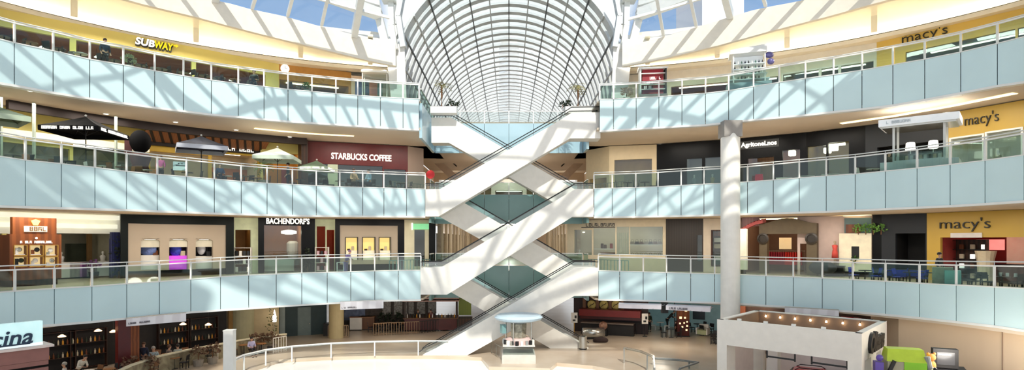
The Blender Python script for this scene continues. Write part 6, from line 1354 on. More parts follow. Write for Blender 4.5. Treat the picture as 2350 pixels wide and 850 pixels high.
for i, (px, py, c) in enumerate(((840, 757, AMBER), (818, 758, W), (846, 757, WB))): counter('market_stall', ('amber', 'white', 'wooden')[i] + ' market stall behind the small metal fence', G(px, py), .1, 1.1, .7, 1.25, c, TB['wood'], 'stall')
for i, (px, py) in enumerate(((866, 762), (885, 760), (908, 760), (930, 760), (948, 757), (968, 756), (985, 755))):
    q = gp(px, py); cafe_set(2, px, 0, 'wood', 'black', 'behind the long bronze fence', i, .2 * i, at=(q.x, q.y, 0.0))
for i, (px, py) in enumerate(((876, 757), (893, 756), (915, 756))): bush('dark leafy plant behind the long bronze fence, %s from the left' % ORDW[i], G(px, py), .5, DGREEN, 80, seed=100 + i, pot=TERRA, h=2.0, group='dark plants behind the bronze fence')
k = T('roofed_bar', 'wooden bar kiosk with red hipped roof beside the escalators', 'bar', G(1003, 757), .05)
MB().box(-2.9, 1.9, -1.0, 1.0, .1, 1.15).build('counter', DRED, k); MB().box(-3.0, 2.0, -1.15, 1.1, 1.15, 1.22).build('countertop', WB, k)
for s in (-2.85, 1.85):
    for t in (-.95, .95): MB().box(s - .06, s + .06, t - .06, t + .06, 1.2, 3.2).build('post', DWOOD, k)
for z in (2.75, 3.0): MB().box(-3.1, 2.1, -1.2, 1.2, z, z + .1).build('rack_shelf', mat('pinkish_wood', (176, 140, 130), .5), k)
MB().box(-1.2, 3.4, -1.3, 1.3, 3.2, 3.32).build('eave', WB, k); MB().hexa([(-1.1, -1.25, 3.32), (3.3, -1.25, 3.32), (3.3, 1.25, 3.32), (-1.1, 1.25, 3.32)], [(-.3, -.3, 3.85), (2.6, -.3, 3.85), (2.6, .3, 3.85), (-.3, .3, 3.85)]).build('roof', mat('dusty_red', (150, 78, 80), .6, var=.06), k)
MB().path([(.6, 0, 3.85), (.8, 0, 4.05), (1.2, 0, 4.08), (1.4, 0, 3.86)], .09, 8).build('roof_ornament', WB, k)
MB().box(2.0, 3.2, .3, .5, 1.3, 3.1).build('green_back', mat('green_bottles_back', (116, 130, 50), .4, kind='brick', scale=3, col2=(70, 96, 40)), k); MB().box(2.0, 3.3, -.9, .9, 0, 1.1).build('side_cabinet', DWOOD, k)
for j in range(16): goods('bottle', tuple(k.matrix_basis @ Vector((-2.7 + .29 * j, -.6, 1.22))), 0, (.11, .11, .36), (W, BLK, DGREEN, AMBER)[j % 4], '%s bottle standing on the red roofed bar' % ('white', 'black', 'green', 'amber')[j % 4], 'bottles on the red roofed bar ' + ('white', 'black', 'green', 'amber')[j % 4], 'bottle')
for j in range(12): goods('jar', tuple(k.matrix_basis @ Vector((-2.7 + .39 * j, -.8, 3.1))), 0, (.16, .16, .2), (CHROME, W)[j % 2], '%s jar on the upper rack of the red roofed bar' % ('steel', 'white')[j % 2], 'jars on the upper rack ' + ('steel', 'white')[j % 2], 'jar')
person('person in dark red standing inside the red roofed bar', tuple(k.matrix_basis @ Vector((-.6, .2, .1))), 0, MAROON, BLK, HAIRD)
person('person in black standing inside the red roofed bar', tuple(k.matrix_basis @ Vector((-1.8, .2, .1))), .3, BLK, BLK, HAIRB)
b = counter('pale_crate', 'pale pink crate beside the red roofed bar', G(1022, 757), 0, .7, .6, .9, mat('pink_crate', (206, 170, 160), .6), TB['white'], 'crate'); counter('yellow_bench', 'pale yellow bench table behind the red roofed bar', G(1066, 748), .2, 1.3, .6, .8, mat('pale_yellow', (216, 196, 130), .6), TB['white'], 'bench')
# right: dark red bar with gold discs
f = FaP('dark_red_bar', 'dark red bar front with three round gold emblems, right of the escalators', 'bar', on_curve(2, 1310, 10.0), on_curve(2, 1484, 9.0), 0.0)
MB().box(0, f.len, 1.2, 1.5, 0, 3.92).build('back_wall', mat('near_black_red', (34, 12, 12), .5), f.root)
for i, (px, py) in enumerate(((1358, 700), (1386, 700), (1413, 700))):
    u_, z_ = f.u(px, 1.1), f.z(px, py, 1.1); e_ = MB().lathe([(.42, 0), (.42, .05), (.36, .08)], n=24).build('gold_emblem', mat('old_gold', (190, 168, 96), .4, metal=.4, var=.25, scale=6), f.root, loc=(u_, 1.16, z_)); e_.rotation_euler = (math.pi / 2, 0, 0)
    MB().path([(u_ - .2 + .4 * t / 6 + .0, 1.06, z_ - .2 + .4 * t / 6 + .06 * math.sin(t)) for t in range(7)], .03, 6).build('emblem_relief', DWOOD, f.root)
for px in (1341, 1371, 1400, 1428): u_ = f.u(px, 1.0); MB().box(u_ - .14, u_ + .14, .95, 1.2, 1.9, 3.92).build('pilaster', WB, f.root)
q = f.r(1330, 712, 1470, 727); MB().box(f.u(1330), f.u(1470), -.3, .9, q[1], q[3]).build('red_canopy', mat('wine_red', (116, 26, 22), .4), f.root); MB().box(f.u(1335), f.u(1455), -.5, .3, 1.0, 1.1).build('countertop', mat('grey_brown_top', (120, 104, 92), .35), f.root); MB().box(f.u(1335), f.u(1455), -.3, .2, 0, 1.0).build('counter', BLKROOM, f.root)
MB().box(f.u(1330), f.u(1470), .3, .5, 1.3, q[1]).build('back_rail', DRED, f.root)
b = MB().lathe([(.35, 0), (.38, .15), (.35, .3)], n=18).build('barrel_end', mat('barrel_brown', (126, 84, 64), .6, kind='voronoi', scale=6, col2=(180, 140, 116)), None, loc=put(f, f.u(1385, -.6), -.6, .9)); b.rotation_euler = (math.pi / 2, 0, f.rot); tag(b, 'round brown barrel standing on end at the dark red bar', 'barrel')
mbp = MB().box(-.35, .35, -.25, .25, 0, .55).build('barrel_stand', BLK, None, loc=put(f, f.u(1385, -.7), -.7), rotz=f.rot); tag(mbp, 'black stand beneath the round brown barrel', 'stand')
fence('dark table rail before the dark red bar', G(1433, 768), G(1474, 768), 1.0, BLK, 3)
for i, (px, py, h, c) in enumerate(((1318, 770, 1.9, 0), (1480, 773, 1.9, 1))):
    r = T('sign_stand', 'white notice on a post, %s the dark red bar' % ('left of' if i == 0 else 'right of'), 'sign', G(px, py), .1); MB().box(-.28, .28, -.03, .03, 1.1, 2.0).build('board', W, r); MB().box(-.15, .1, -.045, -.03, 1.25, 1.4).box(.02, .2, -.045, -.03, 1.5, 1.75).build('printed_marks', BLK, r); MB().box(-.03, .03, .03, .08, 0, 1.9).build('post', BLK if i else mat('brass', ()), r); MB().lathe([(.22, 0), (.2, .04)], n=14).build('base', BLK, r)
# teal shop with white awnings and red directory
f = shop('teal_shop', 'teal walled shop under white awnings, ground floor right', 2, 1484, 1662, 8.0, 3.92, mat('teal_plaster', (120, 160, 166), .6, var=.06), [(1490, 714, 1548, 800), (1590, 712, 1620, 800)], 3.0, None, mat('teal_room', (110, 160, 168), .6, var=.08), glassy=False) if False else None
f = Fa('teal_shop', 'teal walled shop under white awnings, ground floor right', 'shop front', 2, 1484, 1662, 14.6, 0.0)
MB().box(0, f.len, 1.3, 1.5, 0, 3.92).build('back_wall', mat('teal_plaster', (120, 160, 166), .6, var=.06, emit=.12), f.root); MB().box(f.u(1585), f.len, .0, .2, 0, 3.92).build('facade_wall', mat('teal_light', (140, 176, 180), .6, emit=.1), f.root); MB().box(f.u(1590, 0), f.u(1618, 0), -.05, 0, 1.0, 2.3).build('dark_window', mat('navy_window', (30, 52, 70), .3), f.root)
MB().bar((f.u(1488, 1), 1.0, 3.6), (f.u(1548, 1), 1.0, 3.0), .1, .12).build('sloping_beam', BLK, f.root); MB().box(f.u(1547), f.u(1549), 0, .1, 0, 3.2).build('door_post', BLK, f.root); MB().box(.5, f.len - .5, 1.2, 1.4, 3.8, 3.9).build('ceiling_lamp', ROOMLIGHT, f.root)
for i, (a, b, ya, yb, yc, yd) in enumerate(((1421, 1518, 690, 706, 692, 707), (1531, 1632, 694, 710, 697, 712))):
    P0, P1 = on_curve(2, a, -.1), on_curve(2, b, -.1); fa_ = FaP('white_awning', 'white awning with sloping folds under the right balcony, %s one' % ('left', 'right')[i], 'awning', P0, P1, 0.0, 'white awnings under the right balcony')
    z0 = fa_.z(a, yb); z1 = min(3.86, fa_.z(a, ya)); MB().hexa([(0, -.5, z0), (fa_.len, -.5, z0 + .0), (fa_.len, -.5, z0 + .3), (0, -.5, z0 + .3)], [(0, .5, z0 + .25), (fa_.len, .5, z0 + .25), (fa_.len, .2, z1), (0, .2, z1)]).build('cloth', mat('awning_white', (234, 226, 230), .7, var=.03), fa_.root)
    for t in (.55, .8): MB().bar((fa_.len * t, -.52, z0 + .02), (fa_.len * (t + .28), -.15, z1 - .02), .03, .02).build('fold_seam', mat('seam_grey', (170, 164, 168), .6), fa_.root)
    if i: marks(fa_.len * .08, fa_.len * .5, z0 + .06, z0 + .2, -.51, 8).build('lettering', mat('grey_letter', ()), fa_.root)
p = on_curve(2, 1525, .2); b = MB().box(-.22, .22, -.2, .2, 3.2, 3.95).build('black_speaker', BLK, None, loc=(p.x, p.y, 0)); tag(b, 'black box between the two white awnings', 'speaker')
d = T('directory_tower', 'brown red directory tower with small lit pictures, ground floor right', 'directory', G(1567, 772), -.12); MB().box(-.5, .5, -.35, .35, .08, 1.5).build('lower_body', DRED, d); MB().box(-.5, .5, -.35, .35, 1.5, 2.75).build('upper_body', BROWN, d); MB().box(-.55, .55, -.4, .4, 0, .08).build('plinth', BLK, d)
for i, (x, z, s) in enumerate(((.2, 2.3, .2), (-.25, 1.65, .2), (.12, 1.65, .15), (.3, 1.3, .12), (-.3, 1.15, .14), (.05, 1.2, .12), (.3, .95, .14), (-.1, .85, .14), (.25, .6, .15))): MB().box(x - s / 2, x + s / 2, -.38, -.35, z - s / 2, z + s / 2).build('lit_picture', mat('lit_picture', (255, 226, 180), .5, emit=1.2), d)
person('person in black bending at the teal shop counter', G(1531, 757), 1.3, BLK, BLK, HAIRD, 'rail', .9, scale=1.05)
person('child in black beside the directory tower', G(1551, 770), .4, BLK, BLK, HAIRD, scale=.72)
person('person in dark green behind the teal shop, beside the sloping beam', G(1490, 762), .2, DGREEN, BLK, HAIRD, scale=1.0)
for i, (px, py, t, c) in enumerate(((1515, 758, 'white', 'white'), (1540, 775, 'black', 'black'), (1600, 762, 'black', 'black'), (1622, 768, 'white', 'black'), (1640, 788, 'black', 'black'))):
    q = gp(px, py); cafe_set(2, px, 0, t, c, 'on the right ground floor', i, .4 * i, at=(q.x, q.y, 0.0))
r = T('armchair', 'pale green armchair beside the cafe tables, ground floor right', 'chair', G(1613, 770), -.6); MB().box(-.4, .4, -.4, .4, .1, .48).build('seat', mat('pale_green_cloth', (190, 196, 150), .8), r); MB().box(-.4, .4, .3, .45, .1, .95).build('backrest', W, r)
for s in (-1, 1): MB().box(s * .45 - .05, s * .45 + .05, -.4, .4, .1, .65).build('armrest', W, r)
# bin and display drum by the stair foot
r = T('litter_bin', 'round brushed steel litter bin at the right escalator foot', 'bin', G(1338, 803)); MB().lathe([(.30, 0), (.30, 1.0), (.27, 1.03), (.2, 1.0)], n=24).build('drum', CHROME, r); MB().lathe([(.305, .03), (.31, .1), (.305, .12)], n=24).build('foot_ring', BLK, r)
r = T('sofa', 'silver upholstered drum shaped bench behind the litter bin', 'bench', G(1362, 778), .1); MB().path([(-.9, 0, .5), (.9, 0, .5)], .45, 16).build('seat_roll', CHROME, r, True); MB().box(-.8, .8, -.3, .3, 0, .15).build('foot', BLK, r)
b = MB().ball((0, 0, .15), (.65, .35, .3), 14, 8).build('covered_bundle', mat('brown_black', (50, 34, 30), .8, var=.2), None, True, loc=G(1378, 786)); tag(b, 'low dark brown covered bundle on the floor beside the silver bench', 'bundle')
# centre kiosk
k = T('glass_case_kiosk', 'octagonal kiosk with pale blue disc canopy and glass cases before the escalators', 'kiosk', ((1190 - PX0) * 40.5 / F, 40.5, 0), .4)
MB().lathe([(1.62, 0), (1.62, .55), (1.5, .6)], n=4, a0=.39).build('base', mat('pale_grey_stone', (206, 202, 192), .5), k); MB().lathe([(1.5, .6), (1.5, 1.15)], n=4, a0=.39).build('glass_case', SHOPG, k); MB().lathe([(1.55, 1.15), (1.55, 1.2)], n=4, a0=.39).build('case_top', W, k)
for a in range(4): t = .78 + a * math.pi / 2; MB().tube((.95 * math.cos(t), .95 * math.sin(t), 1.2), (.95 * math.cos(t), .95 * math.sin(t), 2.9), .05).build('post', CHROME, k)
MB().lathe([(1.1, 2.75), (1.6, 2.9), (1.7, 3.05), (1.5, 3.2), (.3, 3.25)], n=28).build('canopy', mat('pale_blue_canopy', (186, 208, 222), .3, var=.04), k)
MB().lathe([(.9, 1.2), (.95, 1.5), (.7, 1.62)], n=20).build('pink_drum', mat('pink_display', (226, 196, 190), .6), k); MB().lathe([(.55, 1.6), (.6, 2.6)], n=8).build('core_cabinet', mat('mirror_core', (150, 146, 130), .2, metal=.4, var=.4, scale=5), k); MB().box(-1.35, -1.05, -.3, .1, 2.0, 2.6).build('teal_screen', TEAL, k)
for j in range(18):
    a = j * math.pi / 9; c = (BLK, W, CHROME)[j % 3]
    goods('boxed_trinket', tuple(k.matrix_basis @ Vector((1.0 * math.cos(a), 1.0 * math.sin(a), 1.62 if False else 1.2))), a, (.22, .18, .3), c, '%s boxed trinket on the centre kiosk' % ('black', 'white', 'steel')[j % 3], 'boxed trinkets on the centre kiosk ' + ('black', 'white', 'steel')[j % 3], 'box')
fence('low grey glass screen left of the centre kiosk', G(1128, 812), G(1150, 826), .9, CHROME, 2)
# curved rink rails
def rink_rail(label, pts, h=1.07, n=None, gl=True, m=STEEL):
    r = T('rink_rail', label, 'railing', group='curved rails round the rink'); t = MB(); g = MB(); t2 = MB()
    for a, b in zip(pts, pts[1:]):
        t.bar(a + Vector((0, 0, h)), b + Vector((0, 0, h)), .1, .07); t2.bar(a + Vector((0, .25, h - .12)), b + Vector((0, .25, h - .12)), .06, .05)
        g.poly([a + Vector((0, 0, .08)), b + Vector((0, 0, .08)), b + Vector((0, 0, h)), a + Vector((0, 0, h))])
    t.build('top_rail', m, r); t2.build('hand_rail', m, r); g.build('glass_pane', PANE, r)
    for i, a in enumerate(pts):
        if i % 3 == 0: MB().box(-.04, .04, -.04, .04, 0, h).build('post', m, r, loc=tuple(a))
    return r
def arcpts(tab, z, k):
    out = []
    for (a, ya), (b, yb) in zip(tab, tab[1:]):
        for i in range(k): out.append((a + (b - a) * i / k, ya + (yb - ya) * i / k))
    out.append(tab[-1]); res = []
    for x, y in out: p = gp(x, y, z); res.append(Vector((p.x, p.y, 0)))
    return res
rink_rail('white curved glass rail sweeping along the left edge of the rink', arcpts([(530, 828), (560, 815), (610, 803), (670, 795), (760, 788), (860, 784), (960, 782.5), (1030, 783)], 1.07, 3))
rink_rail('glass rail with dark top along the right edge of the rink', arcpts([(1432, 798), (1470, 806), (1500, 818), (1502, 846)], 1.07, 2), m=CHROME)
rink_rail('low glass rail with dark top before the white portal kiosk', arcpts([(1500, 822), (1560, 826), (1603, 832), (1560, 846)], .5, 2), h=.5, m=mat('grey_rail', (120, 124, 122), .4))
# long glass guard of the restaurant, its reflections painted as a mottled pattern
gpts = arcpts([(262, 856), (300, 838), (360, 818), (430, 803), (500, 790), (560, 779), (610, 772), (657, 766)], 1.07, 2)
gd = T('stone_guard', 'long curved stone patterned low guard with pale cap, ground floor left', 'low wall'); st = MB(); cpm = MB()
for a, b in zip(gpts, gpts[1:]): st.bar(a + Vector((0, 0, .5)), b + Vector((0, 0, .5)), .12, 1.0); cpm.bar(a + Vector((0, 0, 1.04)), b + Vector((0, 0, 1.04)), .22, .09)
st.build('panels', mat('mottled_guard', (176, 164, 130), .35, kind='marble', scale=.9, col2=(120, 108, 86)), gd); cpm.build('cap', mat('pale_cap', (232, 222, 190), .5), gd)
for i in (3, 8, 11): MB().box(-.05, .05, -.1, .1, 0, 1.0).build('end_post', W, gd, loc=tuple(gpts[i]))
fence('white fence end closing the stone guard', G(627, 812), G(657, 806), 1.15, W, 5)
p = gp(527, 862); b = MB().box(-.26, .26, -.26, .26, 0, 3.25).box(-.28, .28, -.28, .28, 3.25, 3.3).build('white_pillar', W, None, loc=(-13.2 - 2.4, 33.0, 0), rotz=.1); b.location.x = (527 - PX0) * 33 / F; tag(b, 'plain white square post rising before the stone guard', 'post')
# person on the ice: only the violet hat shows at the lower picture edge
q = pt(1148, 850, 30); hp = person('skater in violet hat at the lower edge of the rink', (q.x, 31.0, -.25), 2.6, mat('violet_coat', (96, 80, 150), .8), NAVY, HAIRD, scale=1.0, hat=mat('violet_hat', (92, 82, 150), .8))
q = Vector(((1148 - PX0) * 27.3 / F, 27.3, 0)); hp.location = (q.x, 27.3, -.25); hp.scale = (1.28,) * 3
# sign stall lower left
k = FaP('sign_stall', 'red brown boarded stall under a pale lit sign, lower left corner', 'stall', ((-60 - PX0) * 23 / F, 23), ((113 - PX0) * 25 / F, 25), 0.0)
zt = k.z(60, 803); MB().box(0, k.len, 0, 2.0, zt - .55, zt).build('fascia_board', mat('red_brown_board', (130, 84, 76), .5), k.root)
for i in range(5): MB().box(.4, k.len - .02, .02, .1, zt - .75 - .3 * i, zt - .56 - .3 * i).build('board', mat('red_brown_board', ()), k.root)
MB().box(.3, k.len - .3, .3, 1.9, 0, zt - .5).build('body', mat('dark_inside', (34, 26, 24), .7), k.root); MB().box(-.1, k.len + .15, -.1, 2.1, zt, zt + .1).build('counter_cap', mat('pale_cap2', (206, 190, 182), .5), k.root)
z0, z1 = zt + .1, k.z(98, 738); sg = T('restaurant_sign', 'pale aqua lit sign board with dark blue italic lettering, lower left', 'sign', put(k, 0, .2), k.rot); ue = k.u(98, .2)
MB().box(0, ue, 0, .3, z0, z1).build('board', mat('aqua_sign', (204, 240, 240), .5, emit=.35), sg); MB().box(0, ue, -.02, .05, z0, z0 + .12).build('lower_rim', mat('aqua_sign_bright', (236, 250, 250), .5, emit=.6), sg)
text('cucina', 2.2, .62, mat('navy_letter', (16, 44, 70), .5), sg, 'lettering', (k.u(76, .2) - 1.12, 0, k.z(40, 777, .2)), .06, .25, .012, rot=.03); MB().hexa([(ue - 3.4, -.05, k.z(40, 795, .2)), (ue - .45, -.05, k.z(75, 789, .2)), (ue - .45, -.05, k.z(75, 786, .2)), (ue - 3.4, -.05, k.z(40, 791, .2))], [(ue - 3.4, 0, k.z(40, 795, .2)), (ue - .45, 0, k.z(75, 789, .2)), (ue - .45, 0, k.z(75, 786, .2)), (ue - 3.4, 0, k.z(40, 791, .2))]).build('underline', mat('navy_letter', ()), sg)
# white portal kiosk
A, B, C_, D = Vector((11.6, 32.3)), Vector((16.62, 27.3)), Vector((20.6, 31.6)), Vector((15.9, 37.4))
D = A + (C_ - B); k = T('portal_kiosk', 'large white open portal kiosk with brown lined roof ring, lower right', 'kiosk'); ztop, zlow = 4.0, 2.62
W2 = mat('portal_white', (238, 231, 220), .5, var=.03); BRN = mat('portal_brown', (150, 122, 98), .6, var=.05)
def wallseg(p, q, z0, z1, t, name, m, inner=None):
    u = (q - p).normalized(); n = Vector((-u.y, u.x)); a, b, c, d = p, q, q + n * t, p + n * t
    MB().prism([(a.x, a.y, z0), (b.x, b.y, z0), (c.x, c.y, z0), (d.x, d.y, z0)], (0, 0, z1 - z0)).build(name, m, k)
    if inner: e = n * (t + .02); g = n * (t + .04); MB().prism([((p + e).x + u.x * .3, (p + e).y + u.y * .3, z0), ((q + e).x - u.x * .3, (q + e).y - u.y * .3, z0), ((q + g).x - u.x * .3, (q + g).y - u.y * .3, z0), ((p + g).x + u.x * .3, (p + g).y + u.y * .3, z0)], (0, 0, z1 - z0 - .05)).build('inner_lining', inner, k)
for p, q in ((A, B), (B, C_), (C_, D), (D, A)): wallseg(p, q, zlow, ztop, .3, 'lintel', W2, BRN)
for p, q in ((C_, D), (D, A)):
    e_ = (q - p).normalized(); wallseg(p + e_ * .7, q - e_ * .7, 0, zlow, .12, 'inner_wall', mat('pale_pink_wall', (238, 222, 214), .6, var=.03))
u = (B - A).normalized(); n = Vector((-u.y, u.x)); v = (C_ - B).normalized()
def leg(p, a, b, name='leg'): MB().prism([(p.x, p.y, 0), ((p + u * a).x, (p + u * a).y, 0), ((p + u * a + v * b).x, (p + u * a + v * b).y, 0), ((p + v * b).x, (p + v * b).y, 0)], (0, 0, zlow)).build(name, W2, k)
leg(A, .55, 1.2); leg(B - u * .6, .6, .6); leg(C_ - u * .6 - v * 1.5, .6, 1.5); leg(D - v * .5 + u * .02, .6, .5); leg(A + u * 1.6 + v * 3.2, .6, .6, 'inner_pier'); leg(B + v * 2.0 - u * .3, .3, 1.2, 'side_wall')
MB().prism([(B.x + v.x * .8, B.y + v.y * .8, 1.2), (B.x + v.x * 1.9, B.y + v.y * 1.9, 1.2), (B.x + v.x * 1.9 - u.x * .2, B.y + v.y * 1.9 - u.y * .2, 1.2), (B.x + v.x * .8 - u.x * .2, B.y + v.y * .8 - u.y * .2, 1.2)], (0, 0, .5)).build('side_sill', W2, k)
mid = (B + C_) / 2; sa = math.atan2(v.y, v.x)
MB().add([], [])
sg = text('Oltens', 3.3, 1.02, LETB, k, 'lettering', (mid.x, mid.y, 3.33), .14, .35, .05, 'black script lettering', rot=.0, zrot=sa)
for i in range(7):
    p = D + u * (.8 + i * .85) - v * .5; r = T('spot_lamp', 'small warm spot lamp on the brown lining of the portal kiosk, %s from the left' % ORDW[i], 'lamp', (p.x, p.y, 3.72), 0, 'spot lamps in the portal kiosk'); MB().lathe([(.03, .07), (.06, -.03), (.045, -.05)], n=10).build('lamp_head', mat('spot_glow', (255, 224, 180), .5, emit=14), r); MB().tube((0, 0, .08), (v.x * .14, v.y * .14, .12), .015, n=5).build('arm', BLK, r)
    if i < 4: p2 = A + u * (1.2 + i * 1.4) + v * .15; b = MB().box(-.1, .1, -.06, .06, 0, .12).build('lamp_box', W, None, loc=(p2.x, p2.y, ztop), rotz=math.atan2(u.y, u.x)); tag(b, 'small white lamp box on the front edge of the portal kiosk, %s from the left' % ORDW[i], 'lamp', 'lamp boxes on the portal kiosk')
for i in range(6): p = C_ - v * (1.0 + .45 * i) - u * .38; b = MB().ball((0, 0, 0), .06, 10, 6).build('glowing_bulb', LIGHT, None, loc=(p.x, p.y, 3.6)); tag(b, 'small glowing bulb inside the right side of the portal kiosk', 'bulb', 'glowing bulbs in the portal kiosk')
for i, (s0, s1) in enumerate(((2.6, 4.0), (4.8, 6.4))):
    r = T('hanging_bar', 'black bracket bar hanging in front of the portal kiosk opening, %s one' % ('left', 'right')[i], 'bracket', (0, 0, 0), 0, 'black bracket bars'); a = A + u * s0 + v * .35; b_ = A + u * s1 + v * .35
    MB().bar((a.x, a.y, 2.25), (b_.x, b_.y, 2.25), .08, .08).build('bar', BLK, r)
    for q in (a, b_): MB().box(q.x - .03, q.x + .03, q.y - .03, q.y + .03, 2.15, 2.62).build('hook', BLK, r)
# red car on show inside the portal
car = T('red_car', 'small red car with black roof rails inside the portal kiosk', 'car', (16.0, 31.0, 0), -.55); CR = mat('car_red', (176, 24, 40), .25, coat=.6, var=.03)
prof = [(-2.0, .35), (-2.05, .75), (-1.2, .9), (-.75, 1.42), (.0, 1.55), (.9, 1.48), (1.6, .95), (2.0, .85), (2.05, .35)]
mb = MB(); mb.prism([(x, -.82 if z < 1 else -.66, z) for x, z in prof[:3]] + [(1.6, -.82, .95)] + [(x, -.82, z) for x, z in prof[7:]], (0, 1.64, 0)); mb.hexa([(-1.2, -.8, .9), (1.6, -.8, .94), (1.6, .8, .94), (-1.2, .8, .9)], [(-.7, -.6, 1.46), (.85, -.6, 1.46), (.85, .6, 1.46), (-.7, .6, 1.46)]); mb.build('body', CR, car)
MB().hexa([(-.7, -.6, 1.46), (.85, -.6, 1.46), (.85, .6, 1.46), (-.7, .6, 1.46)], [(-.5, -.45, 1.53), (.7, -.45, 1.53), (.7, .45, 1.53), (-.5, .45, 1.53)]).build('roof', CR, car)
MB().hexa([(-1.12, -.72, .96), (-.74, -.58, 1.42), (-.74, .58, 1.42), (-1.12, .72, .96)], [(-1.16, -.72, .96), (-.78, -.58, 1.43), (-.78, .58, 1.43), (-1.16, .72, .96)]).build('windscreen', BLK, car)
for s in (-1, 1): MB().path([(-.6, s * .5, 1.5), (-.4, s * .5, 1.62), (.6, s * .5, 1.62), (.8, s * .5, 1.5)], .025, 6).build('roof_rail', BLK, car); MB().hexa([(-1.0, s * .77, .98), (1.3, s * .77, .98), (.75, s * .62, 1.4), (-.7, s * .62, 1.4)], [(-1.0, s * .8, .98), (1.3, s * .8, .98), (.75, s * .65, 1.4), (-.7, s * .65, 1.4)]).build('side_window', BLK, car)
for x in (-1.25, 1.25):
    for s in (-.72, .72): o = MB().lathe([(.3, -.1), (.33, -.05), (.33, .05), (.3, .1)], n=18).build('wheel', RUBBER, car, loc=(x, s, .33)); o.rotation_euler = (math.pi / 2, 0, 0)
# things behind the portal
P0 = on_curve(2, 1700, 3.0); f = FaP('dim_back_shop', 'dim brown shop with white banner behind the portal kiosk', 'shop front', on_curve(2, 1690, 6.0), on_curve(2, 2010, 4.0), 0.0)
MB().box(0, f.len, 0, .3, 0, 3.92).build('facade_wall', mat('dim_brown_wall', (74, 50, 38), .7, var=.2), f.root); MB().box(f.u(1693), f.u(1712), -.1, 0, 0, 3.9).build('brick_pier', mat('brick_red', (150, 84, 54), .7, kind='brick', scale=3, col2=(130, 70, 44)), f.root)
banner('long white banner partly behind the portal kiosk', (1801, 705, 718), (1925, 712, 727), mk=False)
for i, (px, w_, m, lb) in enumerate(((1930, .35, DRED, 'dark red'), (1950, .9, mat('poster_red', (180, 26, 36), .5), 'bright red'), (1968, .4, mat('rose', (190, 130, 130), .6), 'rose'), (1997, .3, BLK, 'black'))):
    p = on_curve(2, px, .9); b = MB().box(-w_ / 2, w_ / 2, -.05, .05, 2.2, 3.7).build('poster_board', m, None, loc=(p.x, p.y, 0), rotz=-.6); tag(b, lb + ' poster board rising behind the portal kiosk', 'poster')
# tan wall lower right and the play corner
cs = sub(2, .9, 2062, 2349) + [p for p in curve(2, .9) if p.x > on_curve(2, 2349, .9).x + .3]; mb = MB()
for a, b in zip(cs, cs[1:]): mb.hexa([(a.x, a.y, 0), (b.x, b.y, 0), (b.x, b.y, 3.95), (a.x, a.y, 3.95)], [(a.x + .3, a.y + .3, 0), (b.x + .3, b.y + .3, 0), (b.x + .3, b.y + .3, 3.95), (a.x + .3, a.y + .3, 3.95)])
S(mb.build('wall_tan', TAN)); a = cs[0]; c = on_curve(2, 2005, 3.4); S(MB().hexa([(a.x, a.y, 0), (c.x, c.y, 0), (c.x, c.y, 3.95), (a.x, a.y, 3.95)], [(a.x + .2, a.y + .3, 0), (c.x, c.y + .3, 0), (c.x, c.y + .3, 3.95), (a.x + .2, a.y + .3, 3.95)]).build('wall_tan_return', TAN))
p = on_curve(2, 2300, .85); b = MB().box(-.012, .012, -.01, .02, .2, 3.9).build('trim_wall_joint', mat('joint_brown', (150, 124, 104), .8), None, loc=(p.x, p.y, 0)); S(b)
def PC(px, Y): return ((px - PX0) * Y / F, Y, 0.0)
r = T('play_ride', 'lime green and violet boxy play ride in the lower right corner', 'ride', PC(2074, 27.5), -.35); LIME = mat('lime_paint', (140, 206, 40), .4); VIO = mat('violet_paint', (106, 84, 176), .4)
MB().hexa([(-.8, -.5, 2.7), (.8, -.5, 2.7), (.8, .6, 2.7), (-.8, .6, 2.7)], [(-.7, -.2, 3.25), (.75, -.2, 3.25), (.75, .5, 3.25), (-.7, .5, 3.25)]).build('roof', mat('yellow_green_paint', (190, 214, 60), .4), r); MB().box(-.1, .8, -.5, .6, 1.9, 2.7).build('upper_body', LIME, r); MB().box(-.75, -.1, -.45, .6, 1.9, 2.7).build('window_bay', mat('grey_beige', (176, 170, 146), .5), r); MB().box(-.2, .8, -.6, .6, .3, 1.85).build('lower_body', VIO, r); MB().box(-1.1, -.2, -.6, .5, .3, 1.9).build('front_body', LIME, r)
MB().bar((-.85, -.55, 1.9), (-.5, -.52, 2.75), .14, .14).build('black_pillar', BLK, r); MB().box(-1.1, .8, -.6, .6, 0, .3).build('base', BLK, r); MB().path([(.82, -.4, 2.0), (.92, -.4, 2.5), (.82, -.4, 3.0)], .12, 8).build('rear_coil', GREYROOM, r); MB().box(-1.25, -.9, -.4, .1, 1.9, 2.6).build('violet_panel', VIO, r); MB().ball((-1.05, -.3, 2.8), .16).build('lamp_knob', VIO, r)
r = T('plush_heap', 'yellow plush heap with brown bear on top beside the lime ride', 'toys', PC(2128, 27.5)); MB().box(-.6, .6, -.4, .4, 0, 1.7).build('bin', GREYROOM, r); rd = random.Random(4); mb = MB()
for j in range(26): mb.ball((rd.uniform(-.5, .5), rd.uniform(-.35, .35), 1.75 + rd.uniform(0, .35)), rd.uniform(.1, .17), 7, 5)
mb.build('plush_balls', mat('yellow_plush', (222, 206, 60), .9, var=.25, scale=6), r); MB().ball((.15, 0, 2.45), (.24, .2, .28), 12, 8).ball((.15, -.05, 2.85), (.2, .18, .18), 12, 8).ball((0, -.05, 3.02), .07, 7, 5).ball((.3, -.05, 3.02), .07, 7, 5).build('bear', mat('bear_brown', (196, 128, 66), .9, var=.2), r, True)
